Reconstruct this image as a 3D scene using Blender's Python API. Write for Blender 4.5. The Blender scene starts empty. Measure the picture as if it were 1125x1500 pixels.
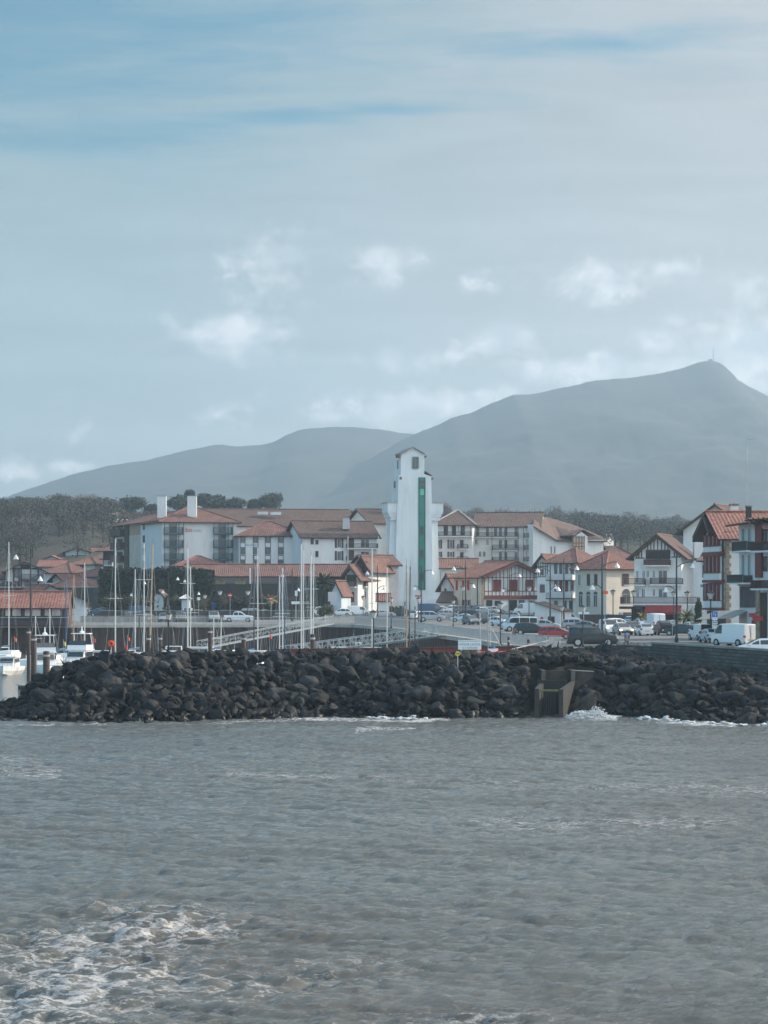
import bpy, bmesh, math, random
import numpy as np
from mathutils import Vector, Matrix, noise
random.seed(7); rng = np.random.default_rng(11)
SC = bpy.context.scene; COL = SC.collection
F = 3540.0; CX = 562.5; HY = 860.0; H = 10.5      # lens in px of the 1125x1500 photo, horizon row, eye height (m)
def V3(x, y, z): return Vector((x, y, z))
def P(px, py, d): return V3((px-CX)/F*d, d, H-(py-HY)/F*d)
def XY(px, d): return ((px-CX)/F*d, d)
def sst(a, b, x):
    t = max(0., min(1., (x-a)/(b-a))); return t*t*(3-2*t)
def lerp_tab(tab, x):
    if x <= tab[0][0]: return tab[0][1]
    for (a, va), (b, vb) in zip(tab, tab[1:]):
        if x <= b: return va+(vb-va)*(x-a)/(b-a)
    return tab[-1][1]
EDGE = [(-3000, 378), (-100, 379), (480, 388), (520, 384), (570, 360), (655, 299), (745, 250), (800, 241), (850, 236), (960, 228), (1125, 202), (1500, 175), (3000, 150)]
def ground(x, y):
    z = 4.5+1.3*sst(434, 468, y)
    px = CX+x/y*F
    t = 1-sst(140, 175, px)
    z += t*4.5*sst(500, 503, y)
    z += 21*sst(575, 730, y)*(1-0.25*sst(500, 1000, px)) + 8*sst(700, 950, y)
    z += 30*sst(950, 2200, y)
    return z
def hit(px, py):     # where the sight line meets the ground
    d = 150.0
    while d < 700:
        q = P(px, py, d)
        if q.z <= ground(q.x, q.y): break
        d += 0.5
    return d
# ---------- materials ----------
MATS = {}
def mat(name, col, rough=0.8, var=0.12, scale=0.6, bump=0.0, bscale=8.0, metal=0.0, col2=None, detail=5, emit=0, spec=None, streak=0):
    if name in MATS: return MATS[name]
    m = bpy.data.materials.new(name); m.use_nodes = True; nt = m.node_tree; N = nt.nodes; L = nt.links
    b = N['Principled BSDF']; b.inputs['Roughness'].default_value = rough; b.inputs['Metallic'].default_value = metal
    if spec is not None: b.inputs['Specular IOR Level'].default_value = spec
    if emit:
        b.inputs['Emission Color'].default_value = (*col, 1); b.inputs['Emission Strength'].default_value = emit
    tc = N.new('ShaderNodeTexCoord'); no = N.new('ShaderNodeTexNoise'); no.inputs['Scale'].default_value = scale; no.inputs['Detail'].default_value = detail
    no.inputs['Roughness'].default_value = 0.65
    if streak:
        mp = N.new('ShaderNodeMapping'); mp.inputs['Scale'].default_value = (1, 1, streak); L.new(tc.outputs['Object'], mp.inputs[0]); L.new(mp.outputs[0], no.inputs['Vector'])
    else: L.new(tc.outputs['Object'], no.inputs['Vector'])
    mr = N.new('ShaderNodeMapRange'); mr.inputs[1].default_value = 0.3; mr.inputs[2].default_value = 0.7
    L.new(no.outputs['Fac'], mr.inputs[0])
    mx = N.new('ShaderNodeMix'); mx.data_type = 'RGBA'
    c2 = col2 or tuple(c*(1-var*2) for c in col)
    mx.inputs[6].default_value = (*[min(1, c*(1+var)) for c in col], 1); mx.inputs[7].default_value = (*c2, 1)
    L.new(mr.outputs[0], mx.inputs[0]); L.new(mx.outputs[2], b.inputs['Base Color'])
    if bump:
        n2 = N.new('ShaderNodeTexNoise'); n2.inputs['Scale'].default_value = bscale; n2.inputs['Detail'].default_value = 6
        L.new(tc.outputs['Object'], n2.inputs['Vector'])
        bp = N.new('ShaderNodeBump'); bp.inputs['Strength'].default_value = bump; bp.inputs['Distance'].default_value = 0.1
        L.new(n2.outputs['Fac'], bp.inputs['Height']); L.new(bp.outputs[0], b.inputs['Normal'])
    MATS[name] = m; return m
WHITE = mat('white_render', (.64, .65, .65), .85, .06, .9, .15, 6, col2=(.58, .58, .56), streak=.25)
CREAM = mat('cream_render', (.66, .56, .46), .85, .08, .3, .15, 6, col2=(.5, .42, .34))
PALE = mat('grey_render', (.5, .5, .5), .85, .1, .3, .15, 6)
BLUEW = mat('pale_blue_render', (.45, .52, .56), .85, .1, .3)
TANW = mat('tan_render', (.42, .3, .22), .85, .12, .3)
TOWER = mat('lighthouse_paint', (.66, .71, .72), .7, .04, .7, .12, 3, col2=(.54, .58, .59), streak=.15)
RED = mat('oxblood_paint', (.16, .022, .018), .6, .2, 1.5)
BROWN = mat('brown_timber', (.07, .035, .025), .7, .25, 1.2)
DARKW = mat('dark_timber', (.025, .022, .022), .7, .3, 1.2)
TEAL = mat('dark_teal_paint', (.02, .075, .1), .5, .2, 1)
GREEN = mat('lighthouse_green', (.008, .19, .15), .45, .12, .6)
DGREEN = mat('deep_green', (.004, .1, .075), .5, .1, 1)
GREYB = mat('blue_grey_shutter', (.13, .18, .2), .6, .1, 1)
GLASS = mat('window_glass', (.03, .04, .05), .12, .3, .5, spec=.6)
GLASSB = mat('brownish_glass', (.09, .06, .06), .2, .3, .5)
STONE = mat('quoin_stone', (.33, .25, .16), .9, .25, 1.5, .3, 10)
CONC = mat('concrete', (.3, .29, .27), .9, .2, .4, .3, 5)
CONCL = mat('pale_concrete', (.42, .39, .35), .9, .15, .4, .2, 5)
ASPH = mat('asphalt', (.14, .14, .145), .9, .15, .15, .2, 8)
METAL = mat('galvanised_metal', (.42, .44, .45), .45, .1, 1, metal=.6)
MASTM = mat('mast_aluminium', (.62, .62, .6), .35, .05, 1, metal=.3)
BLACK = mat('black_metal', (.02, .022, .025), .5, .2, 1)
MASTD = mat('dark_mast', (.05, .055, .06), .4, .2, 1)
MASTB = mat('blue_mast', (.02, .1, .2), .4, .1, 1)
MASTW = mat('varnished_mast', (.42, .3, .2), .45, .2, 1)
GELC = mat('white_gelcoat', (.75, .76, .76), .3, .04, .5)
BLUEC = mat('blue_cover', (.02, .09, .2), .8, .2, 1)
ORNG = mat('orange_plastic', (.75, .11, .02), .5, .1, 1)
YELL = mat('yellow_sign_paint', (.7, .55, .03), .5, .1, 1)
REDP = mat('red_paint', (.5, .02, .02), .5, .1, 1)
LAMPW = mat('lantern_shade', (.7, .7, .68), .3, .05, 1)
SIGNW = mat('sign_white', (.7, .74, .75), .5, .04, 1)
SIGNB = mat('sign_blue', (.01, .16, .45), .5, .05, 1)
RUST = mat('rusty_steel', (.06, .035, .026), .85, .35, 1.2, .4, 6, col2=(.03, .022, .02))
SOFFIT = mat('soffit_brown', (.05, .03, .025), .8, .2, 1)
def tile_mat(name, col, col2):
    m = mat(name, col, .85, .1, .5, .3, 12, col2=col2); N = m.node_tree.nodes; L = m.node_tree.links
    no = N.new('ShaderNodeTexNoise'); no.inputs['Scale'].default_value = 3.2; no.inputs['Detail'].default_value = 3
    tc = [n for n in N if n.type == 'TEX_COORD'][0]; L.new(tc.outputs['Object'], no.inputs['Vector'])
    mr = N.new('ShaderNodeMapRange'); mr.inputs[1].default_value = .35; mr.inputs[2].default_value = .65; mr.inputs[3].default_value = .65; mr.inputs[4].default_value = 1.35
    L.new(no.outputs['Fac'], mr.inputs[0])
    b = N['Principled BSDF']; old = b.inputs['Base Color'].links[0].from_socket
    mx = N.new('ShaderNodeMix'); mx.data_type = 'RGBA'; mx.blend_type = 'MULTIPLY'; mx.inputs[0].default_value = 1
    L.new(old, mx.inputs[6]); L.new(mr.outputs[0], mx.inputs[7]); L.new(mx.outputs[2], b.inputs['Base Color'])
    return m
TILE = tile_mat('clay_tiles', (.19, .09, .07), (.12, .065, .055))
TILEO = tile_mat('orange_clay_tiles', (.24, .105, .078), (.16, .075, .058))
TILEB = tile_mat('weathered_brown_tiles', (.13, .078, .065), (.085, .058, .05))
TILER = tile_mat('bright_red_tiles', (.26, .11, .08), (.16, .07, .055))
# ---------- mesh builder ----------
class MB:
    def __init__(s): s.v = []; s.f = []; s.m = []; s.mats = []
    def mi(s, m):
        if m not in s.mats: s.mats.append(m)
        return s.mats.index(m)
    def add(s, vs, fs, m):
        o = len(s.v); s.v += [tuple(v) for v in vs]; i = s.mi(m)
        for f in fs: s.f.append(tuple(o+k for k in f)); s.m.append(i)
    def box(s, a, b, m, M=None):
        (x0, y0, z0), (x1, y1, z1) = a, b
        vs = [V3(x, y, z) for z in (z0, z1) for x, y in ((x0, y0), (x1, y0), (x1, y1), (x0, y1))]
        if M is not None: vs = [M @ v for v in vs]
        s.add(vs, [(3, 2, 1, 0), (4, 5, 6, 7), (0, 1, 5, 4), (1, 2, 6, 5), (2, 3, 7, 6), (3, 0, 4, 7)], m)
    def tube(s, p, q, r0, r1, m, n=6):
        p = Vector(p); q = Vector(q); d = (q-p)
        if d.length < 1e-6: return
        d.normalize(); a = d.orthogonal().normalized(); b = d.cross(a)
        vs = []
        for c, r in ((p, r0), (q, r1)):
            for k in range(n):
                t = 2*math.pi*k/n; vs.append(c+(a*math.cos(t)+b*math.sin(t))*r)
        fs = [(k, (k+1) % n, n+(k+1) % n, n+k) for k in range(n)]+[tuple(range(n-1, -1, -1)), tuple(range(n, 2*n))]
        s.add(vs, fs, m)
    def lathe(s, c, prof, m, n=12):
        c = Vector(c); vs = []; fs = []
        for r, z in prof:
            for k in range(n):
                t = 2*math.pi*k/n; vs.append(c+V3(r*math.cos(t), r*math.sin(t), z))
        for i in range(len(prof)-1):
            for k in range(n): fs.append((i*n+k, i*n+(k+1) % n, (i+1)*n+(k+1) % n, (i+1)*n+k))
        fs += [tuple(range(n-1, -1, -1)), tuple((len(prof)-1)*n+k for k in range(n))]
        s.add(vs, fs, m)
    def prism(s, pts, off, m):
        n = len(pts); pts = [Vector(p) for p in pts]; off = Vector(off)
        s.add(pts+[p+off for p in pts], [tuple(range(n)), tuple(range(2*n-1, n-1, -1))]+[(k, n+k, n+(k+1) % n, (k+1) % n) for k in range(n)], m)
    def build(s, name, parent=None, loc=None, smooth=False):
        me = bpy.data.meshes.new(name)
        o = Vector((0, 0, 0)) if loc is None else Vector(loc)
        vs = [(v[0]-o.x, v[1]-o.y, v[2]-o.z) for v in s.v]
        me.from_pydata(vs, [], s.f); me.update()
        for m in s.mats: me.materials.append(m)
        me.polygons.foreach_set('material_index', s.m)
        if smooth: me.polygons.foreach_set('use_smooth', [True]*len(s.f))
        ob = bpy.data.objects.new(name, me); COL.objects.link(ob)
        if parent is not None: ob.parent = parent
        elif loc is not None: ob.location = o
        return ob
def tag(o, label=None, cat=None, group=None, kind=None):
    if label: o['label'] = label
    if cat: o['category'] = cat
    if group: o['group'] = group
    if kind: o['kind'] = kind
    return o
def empty(name, loc, label, cat, group=None):
    o = bpy.data.objects.new(name, None); o.empty_display_size = .5; COL.objects.link(o); o.location = loc
    return tag(o, label, cat, group)
KIDS = {}
def copy_tree(o, parent=None):
    c = o.copy(); COL.objects.link(c)
    if parent is not None: c.parent = parent
    for ch in KIDS[o.name] if o.name in KIDS else KIDS.setdefault(o.name, [k for k in bpy.data.objects if k.parent == o]): copy_tree(ch, c)
    return c
# ---------- facades and houses ----------
class Fac:
    def __init__(s, A, B):
        s.A = Vector((A[0], A[1])); B = Vector((B[0], B[1])); s.L = (B-s.A).length; s.u = (B-s.A)/s.L
        s.n = Vector((s.u.y, -s.u.x))       # towards the viewer for A left of B
    def uz(s, px, py):
        dx, dy, dz = (px-CX)/F, 1.0, -(py-HY)/F
        # A + u t = k (dx,dy)
        det = s.u.x*(-dy)-(-dx)*s.u.y
        t = ((-s.A.x)*(-dy)-(-dx)*(-s.A.y))/det
        k = (s.u.x*(-s.A.y)-s.u.y*(-s.A.x))/det
        return t, H+k*dz
    def pt(s, t, z, o=0.0):
        q = s.A+s.u*t+s.n*o; return V3(q.x, q.y, z)
    def box(s, mb, t0, t1, z0, z1, o0, o1, m):
        a = [s.pt(t, z, o) for o in (o0, o1) for t, z in ((t0, z0), (t1, z0), (t1, z1), (t0, z1))]
        mb.add(a, [(3, 2, 1, 0), (4, 5, 6, 7), (0, 1, 5, 4), (1, 2, 6, 5), (2, 3, 7, 6), (3, 0, 4, 7)], m)
    def rect(s, r):
        t0, z1 = s.uz(r[0], r[1]); t1, z0 = s.uz(r[2], r[3]); return t0, t1, z0, z1
    def beam(s, mb, p, q, w, o0, o1, m):    # bar between two (t,z) points
        (t0, z0), (t1, z1) = p, q; d = Vector((t1-t0, z1-z0)); d.normalize(); e = Vector((-d.y, d.x))*w/2
        c = [(t0+e.x, z0+e.y), (t1+e.x, z1+e.y), (t1-e.x, z1-e.y), (t0-e.x, z0-e.y)]
        a = [s.pt(t, z, o) for o in (o0, o1) for t, z in c]
        mb.add(a, [(0, 1, 2, 3), (7, 6, 5, 4), (0, 4, 5, 1), (1, 5, 6, 2), (2, 6, 7, 3), (3, 7, 4, 0)], m)
def window(root, f, r, fm=WHITE, glass=GLASS, shut=None, closed=False, arch=False, sill=True, mull=True):
    t0, t1, z0, z1 = f.rect(r); loc = root.location
    w = t1-t0
    if closed:
        b = MB(); f.box(b, t0, t1, z0, z1, .02, .08, shut)
        n = max(3, int((z1-z0)/.35))
        for k in range(n): z = z0+(z1-z0)*(k+.5)/n; f.box(b, t0+.08, t1-.08, z-.05, z+.05, .08, .1, shut)
        f.box(b, (t0+t1)/2-.03, (t0+t1)/2+.03, z0, z1, .1, .12, DARKW)
        return b.build('shutter', root, loc)
    b = MB(); fw = min(.1, w*.12)
    f.box(b, t0, t0+fw, z0, z1, .01, .09, fm); f.box(b, t1-fw, t1, z0, z1, .01, .09, fm)
    f.box(b, t0+fw, t1-fw, z1-fw, z1, .01, .09, fm); f.box(b, t0+fw, t1-fw, z0, z0+fw, .01, .09, fm)
    if mull: f.box(b, (t0+t1)/2-.035, (t0+t1)/2+.035, z0+fw, z1-fw, .03, .08, fm)
    if arch:
        n = 8; pts = [f.pt((t0+t1)/2+(w/2)*math.cos(math.pi*k/n), z1+(w/2)*math.sin(math.pi*k/n), .01) for k in range(n+1)]
        b.prism(pts, (f.n.x*.06, f.n.y*.06, 0), GLASS)
    o = b.build('window', root, loc)
    g = MB(); f.box(g, t0+fw, t1-fw, z0+fw, z1-fw, .015, .05, glass); g.build('pane', o, loc)
    if sill:
        g = MB(); f.box(g, t0-.08, t1+.08, z0-.1, z0-.003, .01, .16, CONCL); g.build('sill', o, loc)
    if shut:
        for a, c in ((t0-w*.5, t0-.01), (t1+.01, t1+w*.5)):
            g = MB(); f.box(g, a, c, z0, z1, .012, .07, shut)
            for z in (z0+.25*(z1-z0), z0+.75*(z1-z0)): f.box(g, a+.05, c-.05, z-.05, z+.05, .07, .09, shut)
            g.build('shutter', root, loc)
    return o
def balcony(root, f, r, m=RED, depth=1.2, solid=False, slab=WHITE, bar=.3, posts=0):
    t0, t1, z0, z1 = f.rect(r); loc = root.location
    b = MB(); f.box(b, t0, t1, z0-.18, z0, .02, depth, slab); o = b.build('balcony', root, loc)
    b = MB()
    if solid:
        f.box(b, t0, t1, z0+.002, z1-.08, depth-.09, depth-.03, m)
    else:
        n = max(2, int((t1-t0)/bar))
        for k in range(n+1):
            t = t0+.03+(t1-t0-.06)*k/n; f.box(b, t-.025, t+.025, z0+.002, z1-.07, depth-.08, depth-.03, m)
        f.box(b, t0, t1, z0+.12, z0+.18, depth-.1, depth-.02, m)
    f.box(b, t0, t1, z1-.08, z1, depth-.12, depth+.01, m)
    for t in (t0+.002, t1-.062): f.box(b, t, t+.06, z0+.003, z1-.09, .05, depth-.13, m)
    b.build('railing', o, loc)
    return o
def roof_sheet(mb, pts, m, per=.36, amp=.07, th=.14, und=SOFFIT):
    pts = [Vector(p) for p in pts]; u = (pts[1]-pts[0]).normalized()
    n = Vector((0, 0, 0))
    for k in range(1, len(pts)-1): n += (pts[k]-pts[0]).cross(pts[k+1]-pts[0])
    n.normalize()
    if n.z < 0: n = -n
    v = n.cross(u)
    uv = [((p-pts[0]).dot(u), (p-pts[0]).dot(v)) for p in pts]
    u0 = min(a for a, _ in uv); u1 = max(a for a, _ in uv)
    us = []; k = 0; step = per/4
    N = int((u1-u0)/step)+1
    us = [u0+(u1-u0)*i/N for i in range(N+1)]
    prev = None; amp = .045 if per > .44 else amp
    for i, uu in enumerate(us):
        q = min(max(uu, u0+1e-4), u1-1e-4); vs = []
        for (a, b), (c, d) in zip(uv, uv[1:]+uv[:1]):
            if (a-q)*(c-q) < 0: vs.append(b+(d-b)*(q-a)/(c-a))
        if len(vs) < 2: prev = None; continue
        h = amp*(.5+.5*math.cos(2*math.pi*uu/per)); p = pts[0]+u*uu+n*h
        cur = (p+v*min(vs), p+v*max(vs))
        if prev: mb.add([prev[0], cur[0], cur[1], prev[1]], [(0, 1, 2, 3)], m)
        prev = cur
    mb.prism([p-n*.03 for p in pts], -n*th, und)
def house(name, label, C, R, depth, ye, yr, wm=WHITE, rm=TILE, style='side', frac=.5, over=.7, base=None, cat='house', group=None, overf=None, per=.36):
    """C,R: (px,d) ground corners of the front; ye,yr: photo rows of eave at C and of the ridge; style front/side/hip"""
    A = Vector(XY(*C)); B = Vector(XY(*R)); f = Fac(A, B); n = -f.n
    ze = H-(ye-HY)/F*C[1]
    mid = A+(B-A)*frac+n*(0 if style == 'front' else depth/2)
    zr = H-(yr-HY)/F*mid.y
    zb = base if base is not None else min(ground(A.x, A.y), ground(B.x, B.y))-.4
    root = empty(name, (A.x, A.y, zb), label, cat, group); loc = root.location
    D = A+n*depth; E = B+n*depth
    w = MB(); c4 = [A, B, E, D]
    w.prism([V3(c.x, c.y, zb) for c in c4], (0, 0, ze-zb), wm)
    L = f.L; o = over; of = over if overf is None else overf
    def q(t, dd, z): p = A+f.u*t+n*dd; return V3(p.x, p.y, z)
    rb = MB()
    if style == 'front':
        tm = L*frac
        w.prism([q(0, .002, ze-.01), q(L, .002, ze-.01), q(tm, .002, zr-.05)], V3(n.x, n.y, 0)*(depth-.004), wm)
        for t_e, sg in ((0, -1), (L, 1)):
            run = abs(tm-t_e); sl = (zr-ze)/run; te = t_e+sg*o; zz = ze-sl*o
            pts = [q(te, -of, zz+.1), q(te, depth+of, zz+.1), q(tm, depth+of, zr+.1), q(tm, -of, zr+.1)]
            roof_sheet(rb, pts, rm, per)
        rb.tube(q(tm, -of, zr+.2), q(tm, depth+of, zr+.2), .15, .15, rm)
    elif style == 'side':
        for t in (0, L):
            pass
        w.prism([q(.002, 0, ze-.01), q(.002, depth, ze-.01), q(.002, depth/2, zr-.05)], V3(f.u.x, f.u.y, 0)*(L-.004), wm)
        sl = (zr-ze)/(depth/2); zz = ze-sl*o
        for d0, sg in ((0, -1), (depth, 1)):
            pts = [q(-of, d0+sg*o, zz+.1), q(L+of, d0+sg*o, zz+.1), q(L+of, depth/2, zr+.1), q(-of, depth/2, zr+.1)]
            roof_sheet(rb, pts, rm, per)
        rb.tube(q(-of, depth/2, zr+.2), q(L+of, depth/2, zr+.2), .15, .15, rm)
    else:
        sl = (zr-ze)/(depth/2); zz = ze-sl*o; i = min(depth/2, L/2-.01); h0 = q(i, depth/2, zr+.1); h1 = q(L-i, depth/2, zr+.1)
        a, b_, c, d = q(-o, -o, zz+.1), q(L+o, -o, zz+.1), q(L+o, depth+o, zz+.1), q(-o, depth+o, zz+.1)
        roof_sheet(rb, [a, b_, h1, h0], rm, per); roof_sheet(rb, [c, d, h0, h1], rm, per)
        roof_sheet(rb, [d, a, h0], rm, per); roof_sheet(rb, [b_, c, h1], rm, per)
        for x, y in ((a, h0), (b_, h1), (h0, h1)): rb.tube(x+V3(0, 0, .08), y+V3(0, 0, .08), .14, .14, CONCL if rm is TILEB else rm)
    w.build('wall', root, loc)
    rf = rb.build('roof', root, loc)
    side_r = Fac(B, E); side_l = Fac(D, A)
    return root, f, side_l, side_r, rf, (ze, zr, zb)
def chimney(root, rf, r, d, m=WHITE, cap=None, dep=1.2):
    a = P(r[0], r[3], d); b = P(r[2], r[1], d); g = MB(); g.box((a.x, d, a.z-1), (b.x, d+dep, b.z), m)
    if cap: g.box((a.x-.1, d-.1, b.z+.002), (b.x+.1, d+dep+.1, b.z+.35), cap)
    else: g.box((a.x-.08, d-.08, b.z+.002), (b.x+.08, d+dep+.08, b.z+.12), CONC)
    g.build('chimney', rf, root.location)
def slabs(root, f, name, rects, m, o0=.02, o1=.06, parent=None):
    b = MB()
    for r in rects: f.box(b, *f.rect(r), o0, o1, m)
    return b.build(name, parent or root, root.location)
def beams(root, f, segs, m, w=.18, name='timber_frame', o1=.06):
    b = MB()
    for i, (x0, y0, x1, y1) in enumerate(segs): f.beam(b, f.uz(x0, y0), f.uz(x1, y1), w, .015, o1+.003*(i % 5), m)
    return b.build(name, root, root.location)
def text(parent, s, p, u, up, h, m, loc, name='lettering', width=None, th=.03):
    cu = bpy.data.curves.new(name, 'FONT'); cu.body = s; cu.size = 1; cu.extrude = .001; cu.align_x = 'LEFT'
    o = bpy.data.objects.new('tmp', cu); COL.objects.link(o); bpy.context.view_layer.update()
    me = bpy.data.meshes.new_from_object(o.evaluated_get(bpy.context.evaluated_depsgraph_get()))
    bpy.data.objects.remove(o)
    vs = [v.co.copy() for v in me.vertices]; x0 = min(v.x for v in vs); x1 = max(v.x for v in vs); y0 = min(v.y for v in vs); y1 = max(v.y for v in vs)
    sy = h/(y1-y0); sx = width/(x1-x0) if width else sy; u = Vector(u).normalized(); up = Vector(up); n = u.cross(up)
    for v, c in zip(me.vertices, vs): v.co = Vector(p)-Vector(loc)+u*((c.x-x0)*sx)+up*((c.y-y0)*sy)+n*(c.z*th*10+.003)
    me.name = name; me.materials.clear(); me.materials.append(m)
    ob = bpy.data.objects.new(name, me); COL.objects.link(ob); ob.parent = parent; return ob
# ---------- camera, light, sky, haze ----------
cam = bpy.data.cameras.new('camera'); co = bpy.data.objects.new('camera', cam); COL.objects.link(co); SC.camera = co
co.location = (0, 0, H); co.rotation_euler = (math.pi/2, 0, 0)
cam.sensor_fit = 'VERTICAL'; cam.sensor_height = 36; cam.sensor_width = 27; cam.lens = F/1500*36; cam.shift_y = (HY-750)/1500
cam.clip_start = 1; cam.clip_end = 30000
SUN_EL = math.radians(27); SUN_AZ = math.radians(72)      # azimuth clockwise from the view direction
sd = V3(math.sin(SUN_AZ)*math.cos(SUN_EL), math.cos(SUN_AZ)*math.cos(SUN_EL), math.sin(SUN_EL))
sl = bpy.data.lights.new('sun', 'SUN'); sl.energy = 5.0; sl.angle = math.radians(.6); sl.color = (1, .86, .7)
so = bpy.data.objects.new('sun', sl); COL.objects.link(so); so.rotation_euler = (-sd).to_track_quat('-Z', 'Y').to_euler(); so.location = (0, 0, 50)
def build_world():
    w = bpy.data.worlds.new('World'); SC.world = w; w.use_nodes = True; nt = w.node_tree; N = nt.nodes; L = nt.links
    bg = N['Background']; bg.inputs[1].default_value = 1.0
    sky = N.new('ShaderNodeTexSky'); sky.sky_type = 'NISHITA'; sky.sun_disc = False; sky.sun_elevation = SUN_EL; sky.sun_rotation = SUN_AZ
    sky.air_density = 1; sky.dust_density = .6; sky.ozone_density = 2.0
    def math_(op, a, b=None, c=None, clamp=False):
        n = N.new('ShaderNodeMath'); n.operation = op; n.use_clamp = clamp
        for i, x in enumerate((a, b, c)):
            if x is None: continue
            if isinstance(x, (int, float)): n.inputs[i].default_value = x
            else: L.new(x, n.inputs[i])
        return n.outputs[0]
    def mix(f, a, b, mode='MIX'):
        n = N.new('ShaderNodeMix'); n.data_type = 'RGBA'; n.blend_type = mode
        for i, x in ((0, f), (6, a), (7, b)):
            if isinstance(x, (int, float)): n.inputs[i].default_value = x
            elif isinstance(x, tuple): n.inputs[i].default_value = (*x, 1)
            else: L.new(x, n.inputs[i])
        return n.outputs[2]
    def ramp(x, a, b, c=0., d=1.):
        n = N.new('ShaderNodeMapRange'); n.interpolation_type = 'SMOOTHSTEP'; L.new(x, n.inputs[0])
        for i, k in enumerate((a, b, c, d)): n.inputs[i+1].default_value = k
        return n.outputs[0]
    tc = N.new('ShaderNodeTexCoord'); sp = N.new('ShaderNodeSeparateXYZ'); L.new(tc.outputs['Generated'], sp.inputs[0])
    x, y, z = sp.outputs; ya = math_('MAXIMUM', math_('ABSOLUTE', y), .05)
    u = math_('DIVIDE', x, ya); v = math_('DIVIDE', z, ya)
    cv = N.new('ShaderNodeCombineXYZ'); L.new(u, cv.inputs[0]); L.new(v, cv.inputs[1])
    def nz(sx, sy, scale, det=6, rough=.6, rot=0, dist=0., off=0.):
        m = N.new('ShaderNodeMapping'); m.inputs['Scale'].default_value = (sx, sy, 1); m.inputs['Rotation'].default_value = (0, 0, rot); m.inputs['Location'].default_value = (off, off*.7, 0)
        L.new(cv.outputs[0], m.inputs[0]); n = N.new('ShaderNodeTexNoise'); n.inputs['Scale'].default_value = scale; n.inputs['Detail'].default_value = det
        n.inputs['Roughness'].default_value = rough; n.inputs['Distortion'].default_value = dist; L.new(m.outputs[0], n.inputs['Vector']); return n.outputs['Fac']
    skyc = mix(1.0, sky.outputs[0], (SKYS*.36, SKYS*.86, SKYS*.92), 'MULTIPLY')
    # high veil: thick near the horizon, torn open higher up to the left
    c1 = nz(1, 6.5, 6, 8, .62, .12, .35); c2 = nz(1, 9, 16, 7, .65, .1, .5, 3.)
    veil = math_('ADD', math_('MULTIPLY', c1, .75), math_('MULTIPLY', c2, .25))
    hgt = ramp(v, .12, .26, .36, 0.); rgt = ramp(u, -.15, .14, -.06, .2)
    veil = ramp(math_('ADD', math_('ADD', veil, hgt), rgt), .38, .78, .12, .97)
    gap = None
    for px, py, rx, ry, st in [(150, 118, 260, 26, 1.), (60, 95, 150, 18, .9), (120, 205, 190, 14, .7), (450, 168, 170, 13, .9), (300, 182, 150, 12, .7), (860, 66, 210, 16, .7), (720, 50, 120, 10, .5), (20, 60, 120, 12, .5), (260, 90, 140, 10, .6)]:
        a = math_('MULTIPLY', math_('SUBTRACT', u, (px-CX)/F), F/rx); b = math_('MULTIPLY', math_('SUBTRACT', math_('SUBTRACT', v, (HY-py)/F), math_('MULTIPLY', math_('SUBTRACT', u, (px-CX)/F), .06)), F/ry)
        r = math_('SQRT', math_('ADD', math_('MULTIPLY', a, a), math_('MULTIPLY', b, b))); g = math_('MULTIPLY', math_('SUBTRACT', 1.6, r), st); gap = g if gap is None else math_('MAXIMUM', gap, g)
    gn = nz(1, 7, 20, 8, .65, .06, .4, 4.); gf = ramp(math_('ADD', math_('MULTIPLY', gap, .3), gn), .45, 1.05, 0., .8)
    veil = math_('MULTIPLY', veil, math_('SUBTRACT', 1.0, gf))
    tone = mix(ramp(v, 0., .2), (.33, .385, .412), (.285, .385, .42))
    tone = mix(ramp(u, -.16, .2), tone, (.44, .45, .465))
    tone = mix(1.0, tone, (VEIL, VEIL, VEIL), 'MULTIPLY')
    st_ = ramp(nz(1, 8, 9, 8, .6, .1, .6, 7.), .3, .7, .93, 1.06); sc_ = N.new('ShaderNodeCombineXYZ'); [L.new(st_, sc_.inputs[i]) for i in range(3)]; tone = mix(1.0, tone, sc_.outputs[0], 'MULTIPLY')
    col = mix(veil, skyc, tone)
    # low cumulus where the photo has them
    big = nz(1, 1.35, 38, 9, .62, 0, .25, 1.7); fine = nz(1, 1.3, 95, 9, .68, 0, .5, 5.)
    tex = math_('MULTIPLY_ADD', math_('ADD', math_('MULTIPLY', big, .62), math_('MULTIPLY', fine, .38)), 1.9, -.45)
    mask = None
    blobs = [(385, 368, 95, 52, .9), (345, 480, 105, 58, .95), (425, 515, 30, 30, .5), (575, 390, 75, 38, .75), (690, 412, 55, 20, .7), (885, 402, 90, 45, .95), (1000, 400, 90, 32, .75),
             (320, 603, 42, 20, .9), (600, 592, 170, 34, 1.25), (720, 575, 60, 22, 1.1), (740, 498, 80, 30, .9), (610, 530, 130, 28, .8), (880, 540, 160, 32, 1.35), (1090, 520, 110, 70, 1.5), (960, 500, 70, 25, .9),
             (1110, 430, 50, 40, .7), (100, 684, 38, 13, .9), (15, 690, 60, 24, .8), (120, 615, 60, 40, .4), (985, 470, 60, 22, .6), (480, 610, 60, 16, .9)]
    for px, py, rx, ry, st in blobs:
        a = math_('MULTIPLY', math_('SUBTRACT', u, (px-CX)/F), F/rx); b = math_('MULTIPLY', math_('SUBTRACT', v, (HY-py)/F), F/ry)
        r = math_('SQRT', math_('ADD', math_('MULTIPLY', a, a), math_('MULTIPLY', b, b)))
        g = math_('MULTIPLY', math_('SUBTRACT', 1.25, r), st)
        mask = g if mask is None else math_('MAXIMUM', mask, g)
    dens = ramp(math_('ADD', math_('MULTIPLY', mask, .38), tex), .58, .98, 0., .8)
    lit = ramp(nz(1, 1.3, 55, 6, .6, 0, .2, 9.), .35, .65)
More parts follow.
